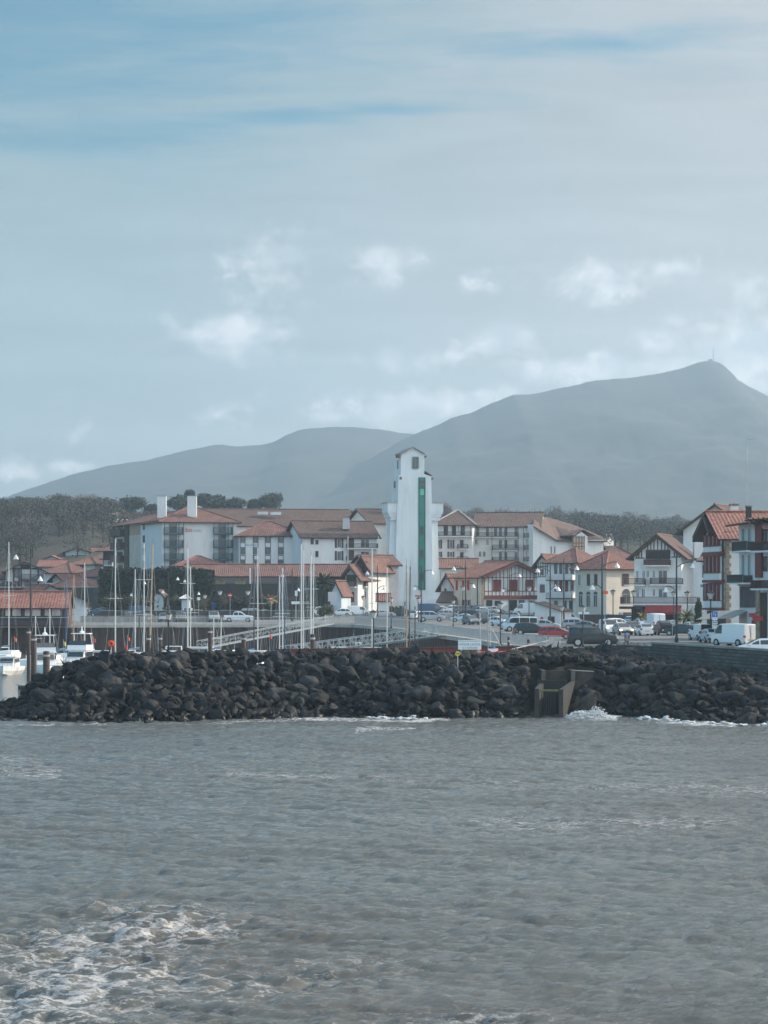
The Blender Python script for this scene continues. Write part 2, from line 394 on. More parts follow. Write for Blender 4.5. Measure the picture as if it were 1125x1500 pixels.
    ccol = mix(lit, (.40*CLD, .44*CLD, .48*CLD), (.66*CLD, .66*CLD, .68*CLD))
    col = mix(dens, col, ccol)
    k = ramp(math_('ABSOLUTE', v), 0., .2, 1.65, .95); kc = N.new('ShaderNodeCombineXYZ'); [L.new(math_('MULTIPLY', k, math_('ADD', math_('ADD', 1.0, ramp(z, .3, .8, 0, 1.3)), ramp(y, .35, -.5, 0., 1.5))), kc.inputs[i]) for i in range(3)]; col = mix(1.0, col, kc.outputs[0], 'MULTIPLY')  # sky lifted overhead and behind the camera, added fill for the facades
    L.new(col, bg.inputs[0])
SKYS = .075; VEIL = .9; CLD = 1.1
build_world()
vs = SC.view_settings; vs.view_transform = 'Standard'; vs.look = 'None'; vs.gamma = 1; vs.use_curve_mapping = False; vs.exposure = 0.62
SC.cycles.use_denoising = True; SC.cycles.use_adaptive_sampling = True; SC.cycles.adaptive_threshold = .02; SC.cycles.adaptive_min_samples = 20; SC.cycles.max_bounces = 4; SC.cycles.volume_bounces = 0; SC.cycles.transparent_max_bounces = 6
hz = MB(); hz.box((-2600, -80, -3), (2600, 5300, 455), WHITE)
ho = hz.build('haze'); tag(ho, kind='stuff'); ho['label'] = 'pale blue haze filling the air over harbour and hills'; ho['category'] = 'haze'
hm = bpy.data.materials.new('haze_air'); hm.use_nodes = True; nt = hm.node_tree; nt.nodes.remove(nt.nodes['Principled BSDF'])
pv = nt.nodes.new('ShaderNodeVolumePrincipled'); pv.inputs['Color'].default_value = (.49, .68, .84, 1); pv.inputs['Density'].default_value = .00024; pv.inputs['Anisotropy'].default_value = .35
nt.links.new(pv.outputs[0], nt.nodes['Material Output'].inputs['Volume']); ho.data.materials.clear(); ho.data.materials.append(hm)
def mesh_np(name, V, Fq, m, smooth=True):
    me = bpy.data.meshes.new(name); me.vertices.add(len(V)); me.vertices.foreach_set('co', np.asarray(V, np.float32).ravel())
    Fq = np.asarray(Fq, np.int32); n = len(Fq); k = Fq.shape[1]
    me.loops.add(n*k); me.loops.foreach_set('vertex_index', Fq.ravel()); me.polygons.add(n)
    me.polygons.foreach_set('loop_start', np.arange(0, n*k, k, dtype=np.int32)); me.polygons.foreach_set('loop_total', np.full(n, k, np.int32))
    if smooth: me.polygons.foreach_set('use_smooth', np.ones(n, bool))
    me.update(calc_edges=True); me.materials.append(m); o = bpy.data.objects.new(name, me); COL.objects.link(o); return o
def grid_faces(nr, nc):
    i = np.arange(nr*nc).reshape(nr, nc); return np.stack([i[:-1, :-1], i[:-1, 1:], i[1:, 1:], i[1:, :-1]], -1).reshape(-1, 4)
# ---------- land ----------
GR = mat('hillside_ground', (.042, .038, .03), .95, .3, .03, 0, 5, col2=(.028, .028, .022))
def land_mat():
    m = mat('quay_ground', (.15, .148, .145), .9, .18, .08, .2, 6, col2=(.1, .1, .1)); return m
LM = land_mat()
pxs = [-1400, -1000, -600, -300]+list(range(-100, 1300, 25))+[1500, 1900, 2400]
rows = [0, .3, 2, 6, 12, 20, 30, 40]
V = []; nr = 0
ys = [430, 436, 442, 448, 454, 460, 470, 480, 499.5, 503.5, 520, 545, 560, 575, 590, 610, 630, 650, 680, 710, 730, 760, 820, 900, 1000, 1200, 1600, 2200, 3000]
R_ = []
for px in pxs:
    e = lerp_tab(EDGE, px); col = []
    rr = [e+t*(425-e) for t in (0, .1, .25, .4, .6, .8, 1)]
    for y in rr+ys:
        x = (px-CX)/F*y; col.append((x, y, ground(x, y) if y < 500 or True else 0))
    R_.append(col)
V = [p for j in range(len(R_[0])) for p in [c[j] for c in R_]]
land = mesh_np('quay_ground', V, grid_faces(len(R_[0]), len(pxs)), LM, False); tag(land, kind='structure')
# grass and scrub on the slope behind the town (own sheet a little above the ground)
V = []; hy = [y for y in (505, 520, 545, 560, 575, 590, 610, 630, 650, 680, 710, 730, 760, 820, 900, 1000, 1200, 1600, 2200, 2990)]
for y in hy:
    for px in pxs: x = (px-CX)/F*y; V.append((x, y, ground(x, y)+.12))
sl_ = mesh_np('hillside', V, grid_faces(len(hy), len(pxs)), GR); tag(sl_, kind='structure')
# ---------- mountains ----------
def mtn_mat(name, a, b, sc):
    m = mat(name, a, .95, .1, sc, .6, sc*6, col2=b, detail=10); return m
prof_main = [(-900, 905), (-300, 800), (0, 731), (50, 713), (100, 696), (160, 681), (215, 673), (260, 662), (300, 653), (325, 650), (350, 652.5), (380, 651), (402, 646), (420, 636), (440, 628), (480, 624), (520, 624.5), (560, 628), (590, 633), (610, 635), (650, 642), (720, 655), (900, 690), (1300, 740), (2000, 800)]
prof_sum = [(200, 800), (330, 770), (430, 730), (520, 685), (580, 648), (612, 633), (640, 622), (662, 611), (690, 603), (720, 590), (745, 580), (752, 577), (775, 577), (800, 572), (850, 560), (880, 554), (930, 551), (970, 545), (1000, 537), (1020, 530), (1035, 527), (1048, 528.5), (1058, 533), (1068, 542), (1076, 553), (1090, 562), (1110, 572), (1130, 582), (1200, 610), (1400, 660), (2000, 780)]
def mountain(name, prof, D, y0, seed, m, amp):
    pxl = np.arange(-700, 1900, 4.0); nC = len(pxl); nR = 110
    top = np.array([lerp_tab(prof, p) for p in pxl]); zr = H+(HY-top)/F*D
    V = np.zeros((nR, nC, 3))
    for j in range(nR):
        t = j/(nR-1.0)            # 0 front foot, up to ridge, then behind
        if t < .85: s = t/.85; y = y0+(D-y0)*s; k = s**1.25
        else: s = (t-.85)/.15; y = D+s*500; k = 1-s
        x = (pxl-CX)/F*D*(0.82+.18*min(1, y/D))
        fr = 4*s*(1-s) if t < .85 else 0
        nz_ = np.array([noise.fractal(V3(a*.004+seed, y*.003, seed), 1.0, 2.1, 6)+.5*abs(noise.fractal(V3(a*.006+seed, y*.003, 4+seed), .9, 2, 5)) for a in x])
        z = zr*k + nz_*amp*min(1, fr+.0)*(zr/200)
        if t > .8: z = z+np.array([noise.noise(V3(a*.03, seed, 1))*1.8+noise.noise(V3(a*.11, seed, 2))*1.1 for a in x])
        V[j, :, 0] = x; V[j, :, 1] = y; V[j, :, 2] = np.maximum(z, -1)
    o = mesh_np(name, V.reshape(-1, 3), grid_faces(nR, nC), m); tag(o, kind='structure'); return o
mountain('mountain', prof_sum, 4100, 2000, 3.3, mtn_mat('mountain_slope', (.05, .055, .055), (.024, .03, .032), .011), 11)
mountain('far_mountain', prof_main, 4600, 2600, 8.1, mtn_mat('far_mountain_slope', (.05, .055, .055), (.024, .03, .032), .009), 11)
b = MB(); q = P(1045, 527, 4100)
root = empty('summit_mast', (q.x, q.y, q.z-6), 'thin transmitter mast standing on the mountain summit', 'mast')
b.tube(q-V3(0, 0, 6), q+V3(0, 0, 8), 1, .8, METAL); b.tube(q+V3(0, 0, 8), q+V3(0, 0, 21), .6, .4, METAL); b.build('mast_pole', root, root.location)
b = MB(); b.box((q.x-8, q.y-4, q.z-8), (q.x-2, q.y+4, q.z+1), CONC); b.build('relay_building', root, root.location)
# ---------- water ----------
def water_mat():
    m = bpy.data.materials.new('sea_water'); m.use_nodes = True; nt = m.node_tree; N = nt.nodes; L = nt.links; b = N['Principled BSDF']
    b.inputs['Roughness'].default_value = .16; b.inputs['IOR'].default_value = 1.33
    tc = N.new('ShaderNodeTexCoord')
    def nz(scale, det=5, vec=None, rough=.6, dist=0):
        n = N.new('ShaderNodeTexNoise'); n.inputs['Scale'].default_value = scale; n.inputs['Detail'].default_value = det; n.inputs['Roughness'].default_value = rough; n.inputs['Distortion'].default_value = dist
        L.new(vec or tc.outputs['Object'], n.inputs['Vector']); return n
    def mr(x, a, b_, c=0., d=1.):
        n = N.new('ShaderNodeMapRange'); L.new(x, n.inputs[0])
        for i, k in enumerate((a, b_, c, d)): n.inputs[i+1].default_value = k
        return n.outputs[0]
    def mth(op, a, b_=None):
        n = N.new('ShaderNodeMath'); n.operation = op; L.new(a, n.inputs[0])
        if b_ is not None:
            if isinstance(b_, (int, float)): n.inputs[1].default_value = b_
            else: L.new(b_, n.inputs[1])
        return n.outputs[0]
    mx = N.new('ShaderNodeMix'); mx.data_type = 'RGBA'; mx.inputs[6].default_value = (.1, .108, .102, 1); mx.inputs[7].default_value = (.092, .084, .072, 1)
    at2 = N.new('ShaderNodeAttribute'); at2.attribute_name = 'silt'
    L.new(mth('ADD', mr(nz(.05, 4).outputs[0], .4, .7, 0, .6), at2.outputs['Fac']), mx.inputs[0])
    at = N.new('ShaderNodeAttribute'); at.attribute_name = 'foam'
    # webbed foam: warped cell edges
    mp = N.new('ShaderNodeMapping'); mp.inputs['Scale'].default_value = (.5, .95, 1); L.new(tc.outputs['Object'], mp.inputs[0])
    wv = nz(.9, 6, mp.outputs[0], .7); vm = N.new('ShaderNodeVectorMath'); vm.operation = 'MULTIPLY_ADD'; L.new(wv.outputs['Color'], vm.inputs[0]); vm.inputs[1].default_value = (1.9, 1.9, 0); L.new(mp.outputs[0], vm.inputs[2])
    vo = N.new('ShaderNodeTexVoronoi'); vo.feature = 'DISTANCE_TO_EDGE'; vo.inputs['Scale'].default_value = 1.9; L.new(vm.outputs[0], vo.inputs['Vector'])
    vo2 = N.new('ShaderNodeTexVoronoi'); vo2.feature = 'DISTANCE_TO_EDGE'; vo2.inputs['Scale'].default_value = 6; L.new(vm.outputs[0], vo2.inputs['Vector'])
    web = mth('ADD', mth('MULTIPLY', mr(vo.outputs[0], 0, .2, 1, 0), .55), mth('MULTIPLY', mr(vo2.outputs[0], 0, .22, 1, 0), .3))
    web = mth('ADD', web, mth('MULTIPLY', nz(1.6, 7, mp.outputs[0], .65).outputs[0], .75))
    f = mth('ADD', mth('MULTIPLY', at.outputs['Fac'], 1.0), web)
    fm = mr(f, 1.08, 1.7)
    fm = mth('MULTIPLY', fm, .66)
    m2 = N.new('ShaderNodeMix'); m2.data_type = 'RGBA'; L.new(fm, m2.inputs[0]); L.new(mx.outputs[2], m2.inputs[6]); m2.inputs[7].default_value = (.66, .65, .65, 1)
    L.new(m2.outputs[2], b.inputs['Base Color']); L.new(mr(fm, 0, 1, .06, .7), b.inputs['Roughness'])
    mp2 = N.new('ShaderNodeMapping'); mp2.inputs['Scale'].default_value = (.6, 1.7, 1); mp2.inputs['Rotation'].default_value = (0, 0, .3); L.new(tc.outputs['Object'], mp2.inputs[0])
    rd = mth('ABSOLUTE', mth('SUBTRACT', nz(1.9, 5, mp2.outputs[0], .6, .6).outputs[0], .5)); h = mth('ADD', mth('ADD', mth('MULTIPLY', nz(3.4, 9, mp2.outputs[0], .68, .4).outputs[0], 1.25), mth('MULTIPLY', nz(13, 5, mp2.outputs[0], .65, .3).outputs[0], .26)), mth('MULTIPLY', fm, .3)); h = mth('SUBTRACT', h, mth('MULTIPLY', rd, .5))
    bp = N.new('ShaderNodeBump'); bp.inputs['Distance'].default_value = .115; mp3 = N.new('ShaderNodeMapping'); mp3.inputs['Scale'].default_value = (.5, 1.2, 1); L.new(tc.outputs['Object'], mp3.inputs[0]); L.new(mr(nz(.11, 4, mp3.outputs[0], .6).outputs[0], .36, .62, .45, 1), bp.inputs['Strength']); L.new(h, bp.inputs['Height']); L.new(bp.outputs[0], b.inputs['Normal'])
    return m
WM = water_mat()
def sea():
    n = 1280; Lx = 176.0; dx = Lx/n; k1 = np.fft.fftfreq(n, dx)*2*math.pi; kx, ky = np.meshgrid(k1, k1); k = np.hypot(kx, ky); k[0, 0] = 1
    def spec(ang, wind, spread, small=.045):
        g = 9.81; l = wind*wind/g; wx, wy = math.sin(ang), math.cos(ang)
        c = (kx*wx+ky*wy)/k
        return np.exp(-1/(k*l)**2)/k**3.6*np.abs(c)**spread*np.exp(-(k*small)**2)
    S = spec(.25, 2.6, 4.0); S2 = spec(-.5, 1.6, .8); S3 = spec(.1, 4.5, 3)
    def field(S, rms):
        a = (rng.normal(size=(n, n))+1j*rng.normal(size=(n, n)))*np.sqrt(S); a[0, 0] = 0
        h = np.fft.ifft2(a).real; s = rms/h.std()
        X_ = np.fft.ifft2(a*1j*kx/k).real*s; Y_ = np.fft.ifft2(a*1j*ky/k).real*s
        return h*s, X_, Y_
    h1, x1, y1 = field(S, .043); h2, x2, y2 = field(S2, .028); h3, x3, y3 = field(S3, .028); h = h1+h2+h3; X_ = x1+x2+x3; Y_ = y1+y2+y3
    jx = np.gradient(X_, dx, axis=1); jy = np.gradient(Y_, dx, axis=0)
    gx, gy = np.meshgrid(np.arange(n)*dx-Lx/2, np.arange(n)*dx+40.0)
    ys_ = (gy[:, 0] < 208); xs_ = np.abs(gx[0]) < 50; ix = np.ix_(ys_, xs_)
    gx, gy, h, X_, Y_, jx, jy = [a[ix] for a in (gx, gy, h, X_, Y_, jx, jy)]
    px = CX+gx/gy*F; py = HY+H*F/gy
    def g2(a, b, ra, rb): return np.exp(-(((px-a)/ra)**2+((py-b)/rb)**2))
    turb = 1.1*g2(220, 1350, 110, 26)+1.0*g2(90, 1400, 130, 38)+.95*g2(20, 1475, 140, 55)+.6*g2(300, 1375, 80, 22)+.8*g2(450, 1437, 110, 18)+.75*g2(690, 1492, 90, 14)+.35*g2(250, 1450, 240, 60)+.4*g2(600, 1415, 90, 10)
    rough_ = np.clip(turb, 0, 1.2)
    small = noise_like(rng, h.shape, dx, .35)
    h = h*(1+1.1*rough_)+small*.025*rough_
    lowf = noise_like(rng, h.shape, dx, 6.0)
    fe = np.clip(1-np.maximum(np.maximum(42-gy, gy-204), np.abs(gx)-46)/4, 0, 1)
    V = np.stack([gx-X_*1.25, gy-Y_*1.25, h*fe], -1)
    crest = np.clip(jx+jy, 0, 2)*.6+np.clip(h*3, 0, 1)*.25
    def line(pts, w):
        xs = [p[0] for p in pts]; yy = np.interp(px, xs, [p[1] for p in pts], left=-9e3, right=-9e3); return np.exp(-((py-yy)/w)**2)
    wl = .75*line([(430, 1053), (520, 1056), (620, 1056), (660, 1052)], 3)+.4*line([(520, 1070), (560, 1066), (610, 1066)], 5)+.95*line([(835, 1050), (905, 1052)], 4)+.85*line([(960, 1056), (1030, 1061), (1080, 1064)], 2.5)+.5*line([(0, 1062), (300, 1061), (430, 1054)], 2)+.4*line([(1080, 1068), (1125, 1072)], 2)
    wl = wl+.3*line([(330, 1135), (450, 1139), (560, 1140)], 5)+.3*line([(-10, 1110), (40, 1116), (90, 1135)], 9)+.3*line([(560, 1142), (1125, 1160)], 10)
    wl = wl+.35*g2(900, 1210, 260, 18)+.5*g2(30, 1130, 70, 10)+.3*g2(620, 1330, 60, 8)+.4*g2(600, 1410, 90, 10)
    foam = .5*np.clip(turb, 0, 1.15)*(1+.3*lowf)+wl*(.8+.35*lowf)+crest*.14*(.3+rough_)+np.clip(crest-.55, 0, 1)*.25
    silt = .6*np.clip(1.2*g2(330, 1370, 220, 45)+.8*g2(300, 1450, 400, 60)+.5*g2(600, 1500, 500, 60), 0, 1)
    o = mesh_np('sea', V.reshape(-1, 3), grid_faces(*h.shape), WM); tag(o, kind='structure')
    for nm, a in (('foam', foam), ('silt', silt)):
        at = o.data.attributes.new(nm, 'FLOAT', 'POINT'); at.data.foreach_set('value', a.astype(np.float32).ravel())
def noise_like(r, shape, dx, L_):
    n0, n1 = shape; a = r.normal(size=shape); f0 = np.fft.fftfreq(n0, dx); f1 = np.fft.fftfreq(n1, dx); k = np.hypot(*np.meshgrid(f1, f0))
    b = np.fft.ifft2(np.fft.fft2(a)*np.exp(-(k*L_)**2)/(k+.3/L_)).real; return b/b.std()
sea()
b = MB(); b.add([(-900, -60, -.5), (900, -60, -.5), (900, 460, -.5), (-900, 460, -.5)], [(0, 1, 2, 3)], WM); tag(b.build('outer_sea'), kind='structure')
b = MB(); b.add([(-500, 205, -.05), (-16, 205, -.05), (60, 205, -.05), (60, 400, -.05), (-500, 400, -.05)], [(0, 1, 2, 3, 4)], WM); tag(b.build('harbour_water'), kind='structure')
# ---------- breakwater ----------
DW = [(-40, 196), (-15, 191), (0, 188), (250, 188.5), (330, 190.5), (480, 195), (600, 193), (760, 192), (850, 195.6), (900, 195.6), (960, 191), (1030, 187), (1125, 183), (1300, 178)]
ZC = [(-40, -.6), (-15, .3), (0, .7), (28, 1.0), (40, 1.9), (52, 2.9), (85, 3.5), (120, 4.3), (180, 4.75), (300, 4.65), (560, 4.75), (745, 4.6), (800, 4.5), (900, 4.2), (985, 3.7), (1050, 3.2), (1125, 2.7), (1300, 2.3)]
def rockz(px, d):
    dw = lerp_tab(DW, px); zc = lerp_tab(ZC, px); dc = dw+9.5
    if d < dc: return -1.1+(zc+1.1)*((d-dw+2)/(dc-dw+2)) if d > dw-2 else -1.1-.6*(dw-2-d)
    fl = lerp_tab([(0, 3.5), (740, 4.5), (800, 45), (1300, 45)], px)
    if d < dc+fl: return zc+(4.35-zc)*sst(960, 800, px)*sst(0, 12, d-dc)*.5 if px > 745 else zc
    return zc-(d-dc-fl)*.75
ROCKM = None
def rock_mat():
    m = mat('boulder_rock', (.026, .028, .031), .75, .25, .9, 1.0, 3.5, col2=(.005, .006, .008), detail=8, spec=.22); N = m.node_tree.nodes; L = m.node_tree.links; b = N['Principled BSDF']
    ge = N.new('ShaderNodeNewGeometry'); sp = N.new('ShaderNodeSeparateXYZ'); L.new(ge.outputs['Position'], sp.inputs[0])
    oi = N.new('ShaderNodeObjectInfo'); old = b.inputs['Base Color'].links[0].from_socket
    # pale dry faces, ochre lichen patches, dark wet foot
    n2 = N.new('ShaderNodeTexNoise'); n2.inputs['Scale'].default_value = .55; n2.inputs['Detail'].default_value = 4; L.new(ge.outputs['Position'], n2.inputs['Vector'])
    r2 = N.new('ShaderNodeMapRange'); L.new(n2.outputs[0], r2.inputs[0]); r2.inputs[1].default_value = .55; r2.inputs[2].default_value = .72
    mx = N.new('ShaderNodeMix'); mx.data_type = 'RGBA'; L.new(r2.outputs[0], mx.inputs[0]); L.new(old, mx.inputs[6]); mx.inputs[7].default_value = (.078, .068, .06, 1)
    n3 = N.new('ShaderNodeTexNoise'); n3.inputs['Scale'].default_value = 1.3; n3.inputs['Detail'].default_value = 6; L.new(ge.outputs['Position'], n3.inputs['Vector'])
    r3 = N.new('ShaderNodeMapRange'); L.new(n3.outputs[0], r3.inputs[0]); r3.inputs[1].default_value = .58; r3.inputs[2].default_value = .72; r3.inputs[4].default_value = .6
    m3 = N.new('ShaderNodeMix'); m3.data_type = 'RGBA'; L.new(r3.outputs[0], m3.inputs[0]); L.new(mx.outputs[2], m3.inputs[6]); m3.inputs[7].default_value = (.055, .045, .02, 1)
    rv = N.new('ShaderNodeMapRange'); L.new(oi.outputs['Random'], rv.inputs[0]); rv.inputs[3].default_value = .6; rv.inputs[4].default_value = 1.35
    wz = N.new('ShaderNodeMapRange'); L.new(sp.outputs[2], wz.inputs[0]); wz.inputs[1].default_value = .2; wz.inputs[2].default_value = 2.3; wz.inputs[3].default_value = .3
    mu = N.new('ShaderNodeMath'); mu.operation = 'MULTIPLY'; L.new(rv.outputs[0], mu.inputs[0]); L.new(wz.outputs[0], mu.inputs[1])
    m4 = N.new('ShaderNodeMix'); m4.data_type = 'RGBA'; m4.blend_type = 'MULTIPLY'; m4.inputs[0].default_value = 1; L.new(m3.outputs[2], m4.inputs[6]); L.new(mu.outputs[0], m4.inputs[7])
    L.new(m4.outputs[2], b.inputs['Base Color'])
    wr = N.new('ShaderNodeMapRange'); L.new(sp.outputs[2], wr.inputs[0]); wr.inputs[1].default_value = .1; wr.inputs[2].default_value = 1.4; wr.inputs[3].default_value = .35; wr.inputs[4].default_value = .85
    L.new(wr.outputs[0], b.inputs['Roughness']); return m
ROCKM = rock_mat()
def rock_mesh(i, cuts):
    r = random.Random(100+i); bm = bmesh.new()
    sx, sy, sz = r.uniform(.9, 1.25), r.uniform(.7, 1.0), r.uniform(.55, .8)
    for k in range(r.randint(11, 16)):
        v = V3(r.gauss(0, 1), r.gauss(0, 1), r.gauss(0, 1)).normalized()*r.uniform(.85, 1.1); bm.verts.new((v.x*sx, v.y*sy, v.z*sz))
    g = bmesh.ops.convex_hull(bm, input=bm.verts)
    bmesh.ops.delete(bm, geom=[v for v in bm.verts if not v.link_faces], context='VERTS')
    bmesh.ops.bevel(bm, geom=bm.edges[:], offset=.09, segments=1, affect='EDGES', profile=.5)
    bmesh.ops.triangulate(bm, faces=bm.faces[:]); bmesh.ops.subdivide_edges(bm, edges=[e for e in bm.edges if e.calc_length() > .25], cuts=cuts, use_grid_fill=True)
    bmesh.ops.triangulate(bm, faces=bm.faces[:])
    bm.normal_update()
    for v in bm.verts:
        p = v.co*1.6+V3(i*7.1, 0, 0); v.co += v.normal*(noise.fractal(p, .9, 2.1, 5)*.085+noise.noise(p*3.7)*.03)
    me = bpy.data.meshes.new('boulder'); bm.to_mesh(me); bm.free(); me.materials.append(ROCKM)
    for p in me.polygons: p.use_smooth = True
    me.set_sharp_from_angle(angle=math.radians(28)); return me
RM = [rock_mesh(i, 3) for i in range(14)]; RL = [rock_mesh(40+i, 1) for i in range(10)]
OUT = (772, 878)
def rocks():
    items = []
    r = random.Random(5)
    px = -32.0
    while px < 1160:
        dw = lerp_tab(DW, px); d = dw-1.2; end = dw+9.5+lerp_tab([(0, 5.5), (740, 6.5), (790, 30), (850, 31), (960, 22), (1000, 17), (1125, 11), (1300, 9)], px)
        while d < end:
            q = px+r.uniform(-9, 9); dd = d+r.uniform(-.35, .35)
            s = min(1.35, max(.3, r.lognormvariate(math.log(.52), .36)))
            z = rockz(q, dd); near = d < dw+10.5
            if (OUT[0]-2 < q < 846 and dd < 204.5) or (q < 872 and q > 840 and 199 < dd < 204 and z > 2.4):
                d += .9; continue
            x = (q-CX)/F*dd
            items.append([s, x, dd, z-.12*s+r.uniform(-.15, .22), q, near]); d += .53 if near else .85
        px += 12
    # large individual blocks seen in the photo
    for q, d, s in ((900, 226, 2.0), (925, 224, 1.2), (888, 223, 1.1), (150, 197, 1.35), (133, 195.5, 1.5), (10, 189, .9), (68, 193, 1.2), (470, 197, 1.2), (618, 196, 1.3), (660, 199, 1.25), (850, 197, 1.4), (980, 200, 1.35)):
        items.append([s, (q-CX)/F*d, d, rockz(q, d)+.25, q, True])
    def vis(t): return t[0]*(1.0 if t[5] else .5)*(1 if -5 < t[4] < 1130 else .2)
    items.sort(key=vis, reverse=True)
    lab = {0: 'large dark angular boulder on the harbour side of the breakwater top', }
    for i, (s, x, y, z, q, near) in enumerate(items[:290]):
        o = bpy.data.objects.new('boulder', r.choice(RM)); COL.objects.link(o); o.location = (x, y, z)
        o.rotation_euler = (r.uniform(-.5, .5), r.uniform(-.5, .5), r.uniform(0, 6.28)); o.scale = (s*r.uniform(.9, 1.15), s*r.uniform(.85, 1.1), s*r.uniform(.85, 1.15))
        if abs(q-900) < 1 and s == 2.0: tag(o, 'largest pointed grey boulder standing in front of the black off-road car', 'boulder'); o.scale = (2.1, 1.6, 2.2); o.location.z = 4.2; continue
        top = z > lerp_tab(ZC, q)-1.3
        if z < 1.3: l = 'dark wet boulder at the waterline foot of the breakwater'
        elif q < 772: l = 'angular dark boulder along the crest of the breakwater, left of the concrete outfall' if top else 'angular dark boulder midway up the breakwater slope, left of the concrete outfall'
        else: l = 'brownish angular boulder on top of the bank right of the concrete outfall' if top else 'brownish boulder midway up the bank right of the concrete outfall'
        tag(o, l, 'boulder', 'boulders of the breakwater')
    Vv = []; Ff = []; off = 0
    base = []
    for me in RL:
        v = np.zeros(len(me.vertices)*3, np.float32); me.vertices.foreach_get('co', v); f = np.array([list(p.vertices) for p in me.polygons]); base.append((v.reshape(-1, 3), f))
    for (s, x, y, z, q, near) in items[290:]:
        v, f = r.choice(base); E = np.array(Matrix.Rotation(r.uniform(0, 6.28), 3, 'Z') @ Matrix.Rotation(r.uniform(-.6, .6), 3, 'X'))
        Vv.append((v*s) @ E.T+np.array([x, y, z])); Ff.append(f+off); off += len(v)
    o = mesh_np('rubble_stones', np.concatenate(Vv), np.concatenate(Ff), ROCKM); o.data.set_sharp_from_angle(angle=math.radians(28))
    tag(o, 'smaller dark stones filling the breakwater between the big boulders', 'rubble', kind='stuff')
    print('ROCKS', len(items))
    # small stones in the gaps and solid core
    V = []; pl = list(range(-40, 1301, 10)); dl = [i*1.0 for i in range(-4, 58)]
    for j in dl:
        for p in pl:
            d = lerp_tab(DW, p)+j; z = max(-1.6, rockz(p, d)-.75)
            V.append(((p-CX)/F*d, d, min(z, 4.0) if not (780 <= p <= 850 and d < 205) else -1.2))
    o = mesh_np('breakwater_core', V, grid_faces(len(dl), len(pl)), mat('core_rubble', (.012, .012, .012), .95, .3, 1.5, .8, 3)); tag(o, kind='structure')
rocks()
WETC = mat('wet_dark_concrete', (.02, .02, .018), .7, .3, .8, .4, 4)
WC2 = mat('stained_concrete', (.055, .047, .04), .9, .3, .8, .4, 4)
def outfall():
    root = empty('concrete_outfall', P(825, 1048, 196), 'concrete stormwater outfall with sloping side walls set into the rocks', 'outfall'); loc = root.location
    def wall(name, pts, off, m=WETC):
        b = MB(); b.prism(pts, off, m); return b.build(name, root, loc)
    dN, dF = 194.0, 202.0
    L0 = P(783, 1040, dN); L1 = P(783, 1009, dN); L2 = P(808, 997, dF-1); L3 = P(808, 982, dF-1); L4 = P(808, 982, dF+3); L5 = V3(L4.x, L4.y, -.8)
    wall('side_wall', [V3(L0.x, L0.y, -.9), L1, V3(L1.x+.9, dF-2.5, L2.z), V3(L1.x+1.0, dF-1.5, L3.z), V3(L1.x+1.0, dF+3, L3.z), V3(L1.x+.9, dF+3, -.9)], (.35, 0, 0))
    R1 = P(815, 1010, dN)
    wall('side_wall', [V3(R1.x+.2, dN, -.9), V3(R1.x+.2, dN, R1.z), V3(R1.x+1.6, dF-2.5, L2.z), V3(R1.x+1.7, dF-1.5, L3.z), V3(R1.x+1.7, dF+3, L3.z), V3(R1.x+1.6, dF+3, -.9)], (.35, 0, 0))
    a = P(808, 982, dF+1); c = P(840, 982, dF+1)
    b = MB(); b.box((L1.x+1.45, dF+1, -.9), (R1.x+1.6, dF+1.4, a.z-.02), WC2); b.build('back_wall', root, loc)
    b = MB(); b.prism([P(840, 982.5, 200.8), P(869, 984, 200.8), P(869, 992, 200.8), P(843, 1010, 200.8)], (0, .4, 0), WC2); b.prism([P(839, 981.6, 200.7), P(870, 983.2, 200.7), P(870, 984.2, 200.7), P(839, 982.6, 200.7)], (0, .6, 0), CONC); b.build('wing_wall', root, loc)
    b = MB(); b.box((L1.x+.36, dN+.15, R1.z-.16), (R1.x+.18, dN+.3, R1.z), mat('mossy_ledge', (.13, .12, .04), .8, .2, 2)); b.build('sill_beam', root, loc)
    b = MB()
    for k in range(7): xx = L1.x+.6+k*(R1.x-L1.x-.6)/6.3; b.tube((xx, dN+.4, -.6), (xx, dN+.4, R1.z-.1), .03, .03, BLACK, 5)
    b.build('grille', root, loc)
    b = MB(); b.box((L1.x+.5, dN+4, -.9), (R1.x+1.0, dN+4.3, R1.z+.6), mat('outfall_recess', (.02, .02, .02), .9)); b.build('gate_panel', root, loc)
outfall()
